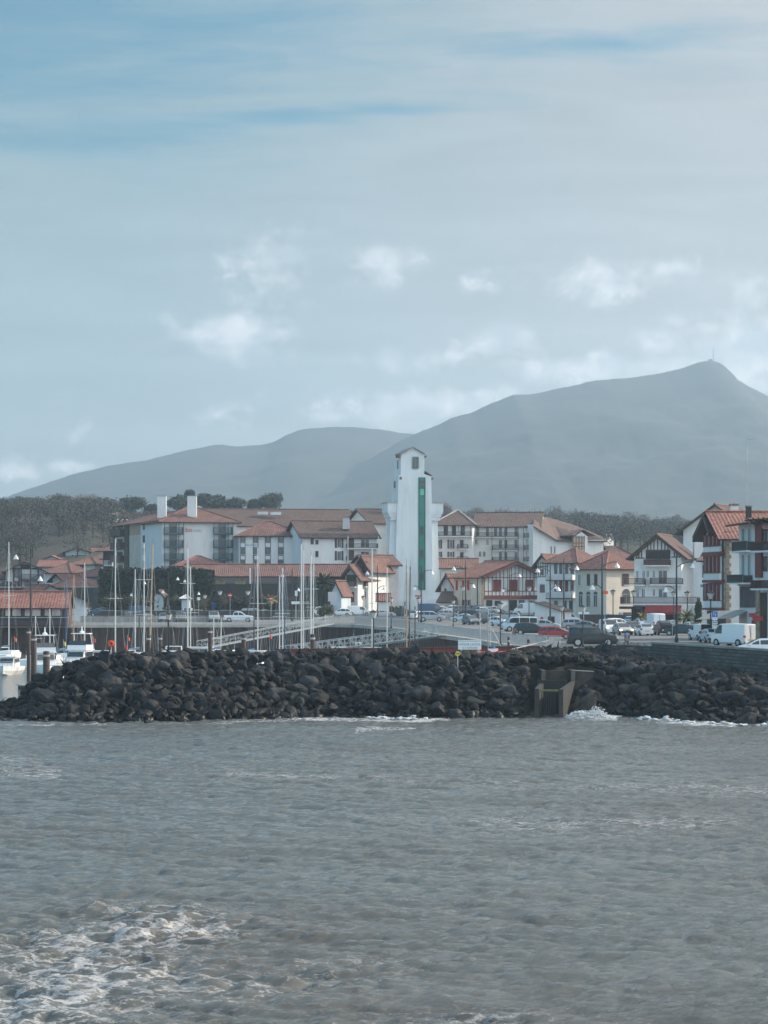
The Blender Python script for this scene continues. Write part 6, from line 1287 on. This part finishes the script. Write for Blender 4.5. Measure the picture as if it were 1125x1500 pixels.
# ---------- masts, boats, piles, gangways ----------
def hull(mb, L, B, D, m, z0=-.3, bow=.85, n=10):
    vs = []; fs = []; k = 7
    for i in range(n+1):
        t = i/n; x = -L/2+L*t; w = B/2*(1-max(0, (t-.45)/.55)**2.2*.97)*(.88+.12*min(1, t/.2)); dk = D*(1+.22*t*t); kl = z0+(.45*D*max(0, t-.75)/.25)
        vs += [(x, -w, dk), (x, -w*.93, dk*.45), (x, -w*.6, kl+.1), (x, 0, kl), (x, w*.6, kl+.1), (x, w*.93, dk*.45), (x, w, dk)]
    for i in range(n):
        for j in range(k-1): fs.append((i*k+j, (i+1)*k+j, (i+1)*k+j+1, i*k+j+1))
        fs.append((i*k+6, (i+1)*k+6, (i+1)*k, i*k))
    fs.append(tuple(range(k))); mb.add(vs, fs, m)
def motorboat(px, d, head, L, B, label, fly=False, cover=None, hm_=GELC, arch=False, name='motorboat'):
    x, y = XY(px, d); root = empty(name, (0, 0, 0), label, 'boat', 'boats moored behind the breakwater'); b = MB(); D = L*.13; hull(b, L, B, D, hm_); b.build('hull', root, (0, 0, 0))
    b = MB(); h = 1.5 if L > 7 else 1.15; xa, xb = -L*.18, L*.2; w = B*.38
    b.add([(xa, -w, D), (xb+.5, -w*.85, D*1.05), (xb+.5, w*.85, D*1.05), (xa, w, D), (xa, -w*.92, D+h), (xb-.35, -w*.78, D+h), (xb-.35, w*.78, D+h), (xa, w*.92, D+h)], [(3, 2, 1, 0), (4, 5, 6, 7), (0, 1, 5, 4), (1, 2, 6, 5), (2, 3, 7, 6), (3, 0, 4, 7)], GELC)
    b.box((xa-.3, -w*1.02, D+h+.002), (xb-.1, w*1.02, D+h+.09), GELC); cb = b.build('cabin', root, (0, 0, 0))
    b = MB(); z0, z1 = D+h*.48, D+h*.88
    for s in (1, -1): b.box((xa+.2, s*w*.96-.02, z0), (xb-.5, s*w*.96+.02, z1), CG)
    b.add([(xb+.25, -w*.78, z0), (xb+.25, w*.78, z0), (xb-.2, w*.74, z1), (xb-.2, -w*.74, z1)], [(0, 1, 2, 3)], CG); b.box((xa-.03, -w*.7, D+.3), (xa-.005, w*.7, z1), cover or CG); b.build('window', cb, (0, 0, 0))
    if fly:
        b = MB(); zf = D+h+.1; b.box((xa, -w*.95, zf), (xb-.5, w*.95, zf+.55), GELC); b.add([(xb-.5, -w*.9, zf+.55), (xb-.5, w*.9, zf+.55), (xb-.9, w*.8, zf+1.1), (xb-.9, -w*.8, zf+1.1)], [(0, 1, 2, 3)], CG)
        for s in (1, -1): b.tube((xa+.2, s*w*.9, zf+.5), (xa+.5, s*w*.8, zf+1.9), .04, .04, GELC); 
        b.box((xa+.2, -w*.9, zf+1.9), (xa+1.6, w*.9, zf+2.0), GELC); b.lathe((xa+.8, 0, zf+2.0), [(.3, 0), (.3, .2), (.1, .3), (.05, .9)], GELC, 8); b.build('flybridge', root, (0, 0, 0))
    b = MB()
    for s in (1, -1):
        pr = None
        for k in range(6):
            t = .5+.1*k; xx = -L/2+L*t; ww = B/2*(1-max(0, (t-.45)/.55)**2.2*.97)*.9; q = V3(xx, s*ww, D*(1+.22*t*t)+.55); b.tube(q-V3(0, 0, .55), q, .02, .02, METAL, 4)
            if pr: b.tube(pr, q, .02, .02, METAL, 4)
            pr = q
    b.build('guard_rail', root, (0, 0, 0)); b = MB(); b.tube((xa+.4, 0, D+h+.1), (xa+.1, 0, D+h+2.4), .025, .012, METAL, 5); b.build('aerial', root, (0, 0, 0))
    b = MB(); b.box((-L/2-.35, -.2, .1), (-L/2+.02, .2, D+.45), BLACK); b.build('outboard_motor', root, (0, 0, 0))
    if arch:
        b = MB()
        for s in (1, -1): b.tube((-L*.3, s*w*1.05, D), (-L*.26, s*w*.9, D+h+.6), .05, .05, GELC); b.tube((-L*.16, s*w*1.05, D), (-L*.2, s*w*.9, D+h+.6), .05, .05, GELC)
        b.box((-L*.28, -w*.92, D+h+.58), (-L*.18, w*.92, D+h+.66), GELC); b.build('roll_bar', root, (0, 0, 0))
    root.location = (x, y, 0); root.rotation_euler = (0, 0, math.radians(head)); return root
for a in [(14, 292, -95, 6.8, 2.6, 'white motorboat with cabin moored at the far left, bow towards the rocks'), (66, 286, -80, 9.5, 3.4, 'large white flybridge motor cruiser behind the rusty piles', True), (117, 300, -100, 9, 3.4, 'white cruiser under a pale canvas cover left of the life ring', True, mat('canvas_cover', (.5, .52, .53))), (91, 262, -100, 6.6, 2.6, 'small white boat with an orange wheelhouse just above the rocks', False, mat('orange_cockpit', (.5, .25, .12))),  # last boat: cabin back panel coloured orange
          (148, 318, 0, 7, 2.6, 'low white motorboat behind the life ring'), (252, 300, -92, 7.6, 2.8, 'white motorboat with radar bar beside the breakwater lantern', False, None, GELC, True), (292, 318, 175, 8, 2.7, 'white open boat right of the pair of tall masts'), (338, 320, -120, 7, 2.6, 'white motorboat beneath the left gangway'), (372, 318, 170, 7, 2.6, 'white boat with orange buoys at its rail'), (503, 316, 185, 8.5, 2.8, 'white workboat with lattice roll bar between the gangways', False, None, GELC, True), (530, 322, 5, 6.5, 2.4, 'small white and orange motorboat near the lantern post', False, None, ORNG),
          (548, 336, -60, 7, 2.6, 'white cabin boat behind the breakwater lantern post'), (618, 262, 5, 6, 2.3, 'small white boat half hidden at the foot of the right gangway')]: motorboat(*a)
b = MB(); hull(b, 4.6, 1.7, .55, ORNG); root = empty('orange_dinghy', (0, 0, 0), 'orange inflatable dinghy beside the speed limit board', 'boat'); b.build('hull', root, (0, 0, 0)); b = MB(); b.box((-.8, -.35, .4), (.1, .35, .85), GELC); b.lathe((-.4, 0, .85), [(.3, 0), (.22, .2), (.05, .3)], BLUEC, 10); b.build('console', root, (0, 0, 0)); x, y = XY(728, 218); root.location = (x, y, 4.1)
b = MB(); b.box((-2.6, -1.3, -.25), (2.6, 1.3, -.02), RUST); 
for q in ((-2.3, -1), (2.3, -1), (-2.3, 1), (2.3, 1)): b.tube((q[0], q[1], -3.2), (q[0], q[1], -.25), .12, .12, RUST)
b.build('cradle', root, (0, 0, 0))
def yacht(px, d, ytop, m, label, lean=0, L=9.5, head=80, spread=1, rad=.085, cover=BLUEC, mat_h=GELC):
    x, y = XY(px, d); root = empty('sailing_yacht', (x, y, 0), label, 'sailing boat', 'yachts moored behind the breakwater'); b = MB(); hull(b, L, L*.3, .95, mat_h); h = b.build('hull', root, (0, 0, 0)); R = math.radians(head); M_ = Matrix.Rotation(R, 4, 'Z'); h.data.transform(M_)
    b = MB(); b.box((-L*.15, -L*.09, 1.0), (L*.22, L*.09, 1.45), GELC); o = b.build('cabin', root, (0, 0, 0)); o.data.transform(M_)
    zt = H+(HY-ytop)/F*d; tp = V3(lean*zt, 0, zt); b = MB(); b.tube((0, 0, .9), tp, rad, rad*.7, m, 8); b.tube(tp, tp+V3(0, 0, .7), .02, .015, BLACK, 4); b.build('mast', root, (0, 0, 0))
    b = MB()
    for k in ((.45, .72) if spread > 1 else (.55,)):
        c = tp*k; b.tube(c-V3(.95, 0, 0), c+V3(.95, 0, 0), .03, .03, m, 5)
    b.build('spreader', root, (0, 0, 0))
    b = MB(); u = M_ @ V3(1, 0, 0); w = M_ @ V3(0, 1, 0)
    for e in (u*L*.48+V3(0, 0, 1.1), -u*L*.47+V3(0, 0, 1), w*L*.14+V3(0, 0, 1), -w*L*.14+V3(0, 0, 1)): b.tube(e, tp*.98, .012, .012, METAL, 3)
    b.build('rigging', root, (0, 0, 0)); bm_ = MB(); bm_.tube(V3(0, 0, 1.9), -u*L*.36+V3(0, 0, 1.95), .06, .06, m); bo = bm_.build('boom', root, (0, 0, 0)); c_ = MB(); c_.tube(-u*.2+V3(0, 0, 2.08), -u*L*.35+V3(0, 0, 2.08), .17, .1, cover, 8); c_.build('sail_cover', bo, (0, 0, 0))
for a in [(169, 300, 789, MASTM, 'yacht with the bright silver mast standing alone left of the mast group', 0, 10, 80, 1), (198, 330, 834, MASTM, 'yacht with short mast first in the left mast group'), (204, 335, 840, MASTD, 'yacht with thin grey mast in the left mast group'), (211, 296, 796, MASTM, 'yacht with tall blue-white mast in the left mast group', 0, 10, 75, 2), (219, 300, 797, MASTW, 'yacht with varnished mast leaning right in the left mast group', .025, 9, 80, 1, .12), (275, 292, 803, MASTM, 'yacht with the left mast of the close pair by the hedge end', 0, 10.5, 85, 2, .1), (279, 310, 830, MASTM, 'yacht with the shorter right mast of the close pair'),
          (246, 330, 874, MASTD, 'yacht with thin short mast behind the radar-bar motorboat'), (313, 330, 905, MASTM, 'small yacht with low mast left of the left gangway'), (323, 334, 905, MASTM, 'small yacht with low mast under the left gangway', .02), (372, 326, 812, MASTD, 'yacht with dark slim mast left of the silver one in front of the parked pickup'), (377.5, 300, 802, MASTM, 'yacht with tall silver mast right of the white pickup', 0, 10, 80, 1), (409.5, 320, 843, MASTM, 'yacht with thin mast left of the blue one'), (414, 310, 832, MASTM, 'yacht with grey mast beside the blue one'), (417, 316, 830, MASTB, 'yacht with bright blue mast', 0, 9, 80, 1, .08, BLUEC, GELC),
          (441.5, 296, 797, MASTM, 'yacht with tall grey mast right of the blue one', 0, 10, 85, 1, .1), (444.5, 312, 806, MASTM, 'yacht with slim mast touching the tall grey one'), (455.5, 290, 814, MASTM, 'yacht with thick pale mast beside the wooden pile', 0, 10, 80, 2, .12), (458.5, 312, 816, MASTM, 'yacht with slim mast leaning behind the thick pale one', .006), (545, 305, 803, MASTM, 'yacht with grey mast left of the lighthouse', 0, 10, 80, 1, .1), (567, 318, 832, MASTM, 'yacht with slim mast near the left edge of the lighthouse'), (595.5, 252, 828, MASTW, 'yacht with the varnished mast standing in front of the lighthouse', 0, 8.5, 80, 1, .09), (599, 268, 830, MASTD, 'yacht with dark mast leaning beside the varnished one', .012),
          (96.5, 330, 842, MASTB, 'yacht with blue-banded mast at the right end of the kiosk'), (108, 335, 842, MASTW, 'yacht with tan mast right of the kiosk'), (124, 330, 824, MASTM, 'yacht with pale mast before the garden wall'), (13, 345, 794, MASTM, 'yacht with pale mast in front of the kiosk at the far left'), (73, 320, 892, MASTM, 'yacht with low mast in front of the kiosk windows'), (52, 322, 902, MASTM, 'yacht with the lowest thin mast behind the rusty piles')]: yacht(*a)
for i, (px, d, yt, r, l) in enumerate([(42, 270, 921, .22, 'dark rusty mooring pile, leftmost of the three at the breakwater head'), (49.5, 250, 931, .3, 'thick mooring pile in the middle of the three at the breakwater head'), (68, 232, 954, .33, 'short thick mooring pile nearest the rocks'), (218, 240, 930, .2, 'mooring pile between the masts of the left group'), (308, 250, 920, .22, 'mooring pile left of the left gangway foot'), (357, 260, 930, .25, 'dark mooring pile beneath the left gangway'), (458, 236, 929, .24, 'dark mooring pile in front of the right gangway'), (608, 225, 888, .05, 'slim dark post on the breakwater before the lighthouse'), (449, 222, 949, .3, 'short stubby pile just above the rocks'), (745, 235, 933, .12, 'short dark bollard post at the quay edge, left one'), (774, 235, 937, .12, 'short dark bollard post at the quay edge, right one'), (235, 262, 930, .2, 'weathered wooden pile wrapped in net')]):
    x, y = XY(px, d); zt = H+(HY-yt)/F*d; b = MB(); b.lathe((x, y, -1), [(r, 0), (r, zt+1-.08), (r*.85, zt+1), (r*.1, zt+1.03)], RUST if r > .1 else BLACK, 12); b.lathe((x, y, zt-.5), [(r*1.07, 0), (r*1.07, .18)], METAL, 12); o = b.build('mooring_pile', None, (x, y, -1), True); o.data.set_sharp_from_angle(angle=.6); tag(o, l, 'mooring pile', 'mooring piles')
def gangway(name, label, P0, P1, w=1.6, h=1.25):
    a = Vector(P0); c = Vector(P1); u = (c-a); L = u.length; u.normalize(); n = V3(-u.y, u.x, 0).normalized(); up = V3(0, 0, 1); root = empty(name, a, label, 'gangway'); k = int(L/1.5); GM = mat('gangway_paint', (.4, .43, .44), .5, .06, 1)
    for s in (0, 1):
        b = MB(); o = n*w*s; b.tube(a+o, c+o, .1, .1, GM, 6); b.tube(a+o+up*h, c+o+up*h, .055, .055, GM, 6); b.tube(a+o+up*h*.5, c+o+up*h*.5, .03, .03, GM, 4)
        for i in range(k+1): p = a+o+u*(L*i/k); b.tube(p, p+up*h, .03, .03, GM, 5)
        for i in range(k):
            p = a+o+u*(L*i/k); q = a+o+u*(L*(i+1)/k); b.tube(*((p, q+up*h) if i % 2 else (p+up*h, q)), .035, .035, GM, 4)
        b.build('side_truss', root, root.location)
    b = MB(); b.prism([a, c, c+n*w, a+n*w], (0, 0, .08), mat('deck_planks', (.3, .29, .27), .8, .2, 3)); b.build('deck', root, root.location)
gangway('harbour_gangway', 'long pale truss gangway running down left from the barred railing', P(655, 931.5, 297), P(425, 960, 332)); gangway('harbour_gangway', 'farther pale truss gangway descending left behind the tall masts', P(481, 914, 385), P(288, 951, 372)); A, B = P(810, 937, 246), P(750, 951, 212); root = empty('handrail', A, 'thin pale rail sloping down to the rocks below the red hatchback', 'handrail'); b = MB(); b.tube(A, B, .055, .055, METAL, 6); b.build('rail', root, root.location)
for k in range(5): q = A.lerp(B, .1+k*.2); b = MB(); b.tube(q-V3(0, 0, 1.1), q, .04, .04, RAILM, 5); b.build('post', root, root.location)
# pontoons
for i, (p0, p1, d0, d1, l) in enumerate(((30, 330, 330, 325, 'floating grey pontoon behind the left boats'), (330, 600, 330, 318, 'floating grey pontoon between the gangway feet'), (33, 75, 248, 250, 'short pontoon end with mooring ladder by the breakwater head'))):
    A, B = Vector(XY(p0, d0)), Vector(XY(p1, d1)); f = Fac(A, B); root = empty('pontoon', (A.x, A.y, 0), l, 'pontoon'); b = MB(); f.box(b, 0, f.L, .35, .5, -1.2, 1.2, CONCL); b.build('deck', root, root.location); b = MB()
    for k in range(int(f.L/3)+1): f.box(b, k*3, min(k*3+1.8, f.L+1.8), -.3, .348, -1, 1, BLACK)
    b.build('floats', root, root.location)
# red kerb line on breakwater back
A, B = Vector(XY(405, 214)), Vector(XY(790, 226)); f = Fac(A, B); b = MB(); f.box(b, 0, f.L, 4.2, 4.95, -.15, .15, mat('dark_red_wall', (.12, .02, .022), .8, .2, .8)); root = empty('red_wall', (A.x, A.y, 4.2), 'low dark red wall along the back of the breakwater top', 'wall'); b.build('wall_face', root, root.location)
b = MB(); f.box(b, 0, f.L, 4.951, 5.02, -.2, .2, RUST); b.build('coping', root, root.location)
# life ring on its stand
def torus(mb, c, R, r, m, n=18, k=8):
    vs = []; fs = []
    for i in range(n):
        a = 2*math.pi*i/n
        for j in range(k): t = 2*math.pi*j/k; vs.append((c.x+(R+r*math.cos(t))*math.cos(a), c.y+r*math.sin(t), c.z+(R+r*math.cos(t))*math.sin(a)))
        for j in range(k): fs.append((i*k+j, ((i+1) % n)*k+j, ((i+1) % n)*k+(j+1) % k, i*k+(j+1) % k))
    mb.add(vs, fs, m)
c = P(162.7, 943, 216); root = empty('life_ring', (c.x, c.y, 3), 'orange and white life ring on a stand above the breakwater', 'life ring'); b = MB(); torus(b, c, .2, .075, ORNG); b.build('ring', root, root.location); b = MB(); b.box((c.x-.3, c.y+.09, c.z-.3), (c.x+.3, c.y+.14, c.z+.3), REDP); b.build('back_board', root, root.location); b = MB(); b.tube((c.x, c.y+.2, 3), (c.x, c.y+.2, c.z+.3), .05, .05, METAL); b.build('post', root, root.location)
for px, py, d, m, l in ((187, 934, 290, ORNG, 'small orange flag flying among the left masts'), (93, 941, 268, YELL, 'small red and yellow flag on the boat with the orange wheelhouse'), (21, 935, 290, ORNG, 'round orange float hung above the far left motorboat'), (137, 936, 300, REDP, 'small red flag left of the life ring'), (232, 937, 290, REDP, 'small faded flag among the left masts'), (395, 931, 300, ORNG, 'orange pennant between the two gangways'), (183, 946, 240, REDP, 'red fender ball hanging above the rocks')):
    c = P(px, py, d); root = empty('harbour_flag', (c.x, c.y, c.z-2), l, 'flag'); b = MB(); b.tube((c.x, c.y, .8), (c.x, c.y, c.z+.35), .025, .02, METAL, 5); b.build('staff', root, root.location); b = MB(); n = 6
    for k in range(n): x0, x1 = k*.055, (k+1)*.055; b.add([(c.x+x0*.8, c.y+.06*math.sin(k*1.3), c.z-.25-x0*.6), (c.x+x1*.8, c.y+.06*math.sin(k*1.3+1.3), c.z-.25-x1*.6), (c.x+x1*.8, c.y+.06*math.sin(k*1.3+1.3), c.z+.2-x1*.7), (c.x+x0*.8, c.y+.06*math.sin(k*1.3), c.z+.2-x0*.7)], [(0, 1, 2, 3)], m)
    b.build('cloth', root, root.location)
for i, (px, py) in enumerate(((173, 951), (241, 948), (385, 951), (413, 949), (432, 955), (645, 958))):
    pass
# pale work frame beside the speed limit board
c = P(717, 945, 222); root = empty('lifting_frame', (c.x, c.y, 3.8), 'tall white tubular lifting frame beside the orange dinghy', 'hoist'); b = MB()
for px, yt in ((703, 889), (715, 891), (718, 900)): q = P(px, yt, 222); b.tube((q.x, 222, 3.8), (q.x, 222, q.z), .04, .04, RAILM, 6)
a = P(703, 890, 222); e = P(715, 891, 222); b.tube(a, e, .05, .05, GELC); 
for k in range(8): q = P(715, 893+k*6, 222); b.tube(q, q+V3(.3, 0, 0), .025, .025, GELC, 4)
b.tube(P(721, 922, 222), P(733, 946, 222), .045, .045, RAILM, 6); b.build('tube_frame', root, root.location)
# tall lattice mast at the right
c = P(1094, 745, 300); root = empty('radio_mast', (c.x, c.y, 20), 'tall thin lattice radio mast above the large rear house', 'mast'); b = MB(); zt = H+(HY-641)/F*300
for k in range(3): a = k*2.094; o = V3(math.cos(a)*.14, math.sin(a)*.14, 0); b.tube(V3(c.x, c.y, 19)+o, V3(c.x, c.y, zt-3)+o*.8, .05, .05, METAL, 4)
for k in range(int((zt-23)/.35)): z = 19+k*.35; a = k*2.094; b.tube((c.x+math.cos(a)*.14, c.y+math.sin(a)*.14, z), (c.x+math.cos(a+2.094)*.13, c.y+math.sin(a+2.094)*.13, z+.35), .015, .015, METAL, 3)
b.tube((c.x, c.y, zt-3), (c.x, c.y, zt), .05, .04, METAL); b.tube((c.x, c.y, zt-.2), (c.x+1.2, c.y, zt-.25), .05, .05, METAL); b.build('lattice', root, root.location)
b = MB()
for k, z in ((-.9, 24), (.9, 22.5)): b.tube((c.x, c.y, z), (c.x+k, c.y, z), .03, .03, METAL, 4); b.tube((c.x+k, c.y, z-.5), (c.x+k, c.y, z+.5), .04, .04, METAL, 4)
b.build('aerial', root, root.location)
for px, py, d, l in ((1071, 733, 330, 'yagi television aerial on the large rear house roof'), (1081, 729, 328, 'short dark aerial pole beside the yagi aerial')):
    c = P(px, py, d); root = empty('roof_aerial', (c.x, c.y, c.z-2), l, 'aerial'); b = MB(); b.tube(c-V3(0, 0, 2.4), c+V3(0, 0, .3), .03, .03, METAL, 5); b.tube(c-V3(.8, 0, 0), c+V3(.5, 0, .1), .02, .02, METAL, 4)
    for k in range(5): b.tube(c+V3(-.7+k*.28, -.3, 0), c+V3(-.7+k*.28, .3, 0), .015, .015, METAL, 3)
    b.build('aerial', root, root.location)
# low walls in the car park and on the left quay
def low_wall(name, label, p0, p1, z0, z1, m, w=.15):
    A, B = Vector(XY(*p0)), Vector(XY(*p1)); f = Fac(A, B); root = empty(name, (A.x, A.y, z0), label, 'wall'); b = MB(); f.box(b, 0, f.L, z0, z1, -w, w, m); b.build('wall_face', root, root.location); b = MB(); f.box(b, 0, f.L, z1+.002, z1+.08, -w-.05, w+.05, CONC); b.build('coping', root, root.location)
low_wall('low_quay_wall', 'low grey wall in front of the cars right of the kiosk', (118, 412), (340, 418), 4.5, 5.5, CONC); low_wall('garden_wall', 'low dark wall behind the cars below the hedge', (145, 436), (460, 440), 4.5, 6.2, mat('dark_garden_wall', (.06, .055, .05), .9, .2, .8)); low_wall('planter_wall', 'low reddish planter wall in front of the cream corner house', (850, 402), (925, 396), 4.4, 5.9, mat('reddish_wall', (.12, .07, .06), .9, .2, .8))
# painted parking bays
b = MB()
for k in range(22):
    px = 640+k*11; 
    for d0 in (318, 352): x, y = XY(px, d0); b.add([(x, y, 4.512), (x+.12, y, 4.512), (x+1.6, y+5, 4.512), (x+1.48, y+5, 4.512)], [(0, 1, 2, 3)], mat('road_paint', (.6, .6, .58), .8))
tag(b.build('parking_bay_lines'), kind='structure')
# ---------- people ----------
def person(px, d, z, pose, cols, label, head=0, h=1.72):
    k = h/1.75; sk, top, leg = [mat(*c) for c in cols]; x, y = XY(px, d)
    if pose == 'walk': J = dict(pel=(0, 0, .95), ch=(.02, 0, 1.28), nk=(.03, 0, 1.5), hd=(.05, 0, 1.62), ht=(.05, 0, 1.72), ls=(.02, .19, 1.42), le=(-.1, .25, 1.14), lh=(.02, .25, .9), rs=(.02, -.19, 1.42), re=(.0, -.25, 1.13), rh=(.2, -.22, .95), lk=(.2, .1, .52), lf=(.26, .1, .09), lt=(.42, .11, .05), rk=(.02, -.1, .5), rf=(-.28, -.1, .16), rt=(-.16, -.1, .05))
    else: J = dict(pel=(0, 0, .42), ch=(.1, 0, .72), nk=(.2, 0, .93), hd=(.26, 0, 1.05), ht=(.28, 0, 1.15), ls=(.15, .18, .86), le=(.3, .22, .62), lh=(.5, .12, .62), rs=(.15, -.18, .86), re=(.3, -.22, .62), rh=(.5, -.08, .64), lk=(.45, .14, .52), lf=(.42, .14, .08), lt=(.58, .15, .05), rk=(.45, -.14, .5), rf=(.4, -.14, .08), rt=(.56, -.15, .05))
    Rr = dict(pel=.15, ch=.17, nk=.065, hd=.1, ht=.075, ls=.075, le=.05, lh=.04, rs=.075, re=.05, rh=.04, lk=.072, lf=.05, lt=.04, rk=.072, rf=.05, rt=.04)
    Ed = [('pel', 'ch'), ('ch', 'nk'), ('nk', 'hd'), ('hd', 'ht'), ('ch', 'ls'), ('ls', 'le'), ('le', 'lh'), ('ch', 'rs'), ('rs', 're'), ('re', 'rh'), ('pel', 'lk'), ('lk', 'lf'), ('lf', 'lt'), ('pel', 'rk'), ('rk', 'rf'), ('rf', 'rt')]
    nm = list(J); root = empty('person', (x, y, z), label, 'person')
    def skin(keys, m, inf, name):
        ids = [n for n in nm if n in keys]; me = bpy.data.meshes.new(name); me.from_pydata([J[n] for n in ids], [(ids.index(a), ids.index(b)) for a, b in Ed if a in ids and b in ids], []); o = bpy.data.objects.new(name, me); COL.objects.link(o)
        md = o.modifiers.new('s', 'SKIN'); me.skin_vertices or o.modifiers
        for n, v in zip(ids, me.skin_vertices[0].data): v.radius = (Rr[n]*inf, Rr[n]*inf)
        me.skin_vertices[0].data[0].use_root = True; o.modifiers.new('d', 'SUBSURF').levels = 1; bpy.context.view_layer.update(); me2 = bpy.data.meshes.new_from_object(o.evaluated_get(bpy.context.evaluated_depsgraph_get())); bpy.data.objects.remove(o)
        me2.materials.clear(); me2.materials.append(m)
        for p in me2.polygons: p.use_smooth = True
        ob = bpy.data.objects.new(name, me2); COL.objects.link(ob); ob.parent = root
    skin(nm, sk, 1, 'body'); skin(['pel', 'ch', 'ls', 'le', 'rs', 're'], top, 1.22, 'shirt'); skin(['pel', 'lk', 'lf', 'rk', 'rf'] if len(cols[2]) and cols[2][0] != 'bare' else ['pel', 'lk', 'rk'], leg, 1.16, 'trousers')
    b = MB(); hx = Vector(J['hd']); b.lathe(hx+V3(-.015, 0, -.02), [(.105, 0), (.12, .06), (.1, .13), (.04, .165)], mat('dark_hair', (.03, .02, .015)), 10); b.build('hair', root, (0, 0, 0))
    for s in (1, -1):
        hb = Vector(J['lh' if s > 0 else 'rh'])
        b = MB()
        for i in range(4): b.tube(hb+V3(.02*i-.03, 0, -.03), hb+V3(.02*i-.02, 0, -.12+.01*abs(i-1)), .009, .007, sk, 5)
        b.tube(hb+V3(.03, 0, 0), hb+V3(.06, 0, -.06), .01, .008, sk, 5); b.build('fingers', root, (0, 0, 0))
    root.rotation_euler = (0, 0, math.radians(head)); root.scale = (k, k, k)
SKIN = ('skin', (.42, .25, .18), .6)
person(918.5, 233.5, 4.5, 'walk', (SKIN, ('blue_shirt', (.02, .16, .38), .9), ('dark_trousers', (.05, .05, .06), .9)), 'person in a blue top walking beside the low stone parapet', 100, 1.8)
person(756.5, 290, 4.5, 'sit', (SKIN, ('brown_coat', (.09, .06, .05), .9), ('brown_trousers', (.05, .045, .04), .9)), 'person in a brown coat crouching beside the minibus', 200, 1.75)
person(870, 300, 4.5, 'walk', (SKIN, ('black_coat', (.02, .02, .02), .9), ('dark_trousers', (.05, .05, .06), .9)), 'person in dark clothes walking behind the black off-road car', 20, 1.72)
person(997, 330, 4.5, 'walk', (SKIN, ('pale_coat', (.4, .36, .34), .9), ('dark_trousers', (.05, .05, .06), .9)), 'person in a pale coat near the spiky palm', -60, 1.7)
person(282, 438, 4.5, 'walk', (SKIN, ('light_coat', (.5, .52, .53), .9), ('dark_trousers', (.05, .05, .06), .9)), 'person in a light coat by the white kiosk', 200, 1.72)
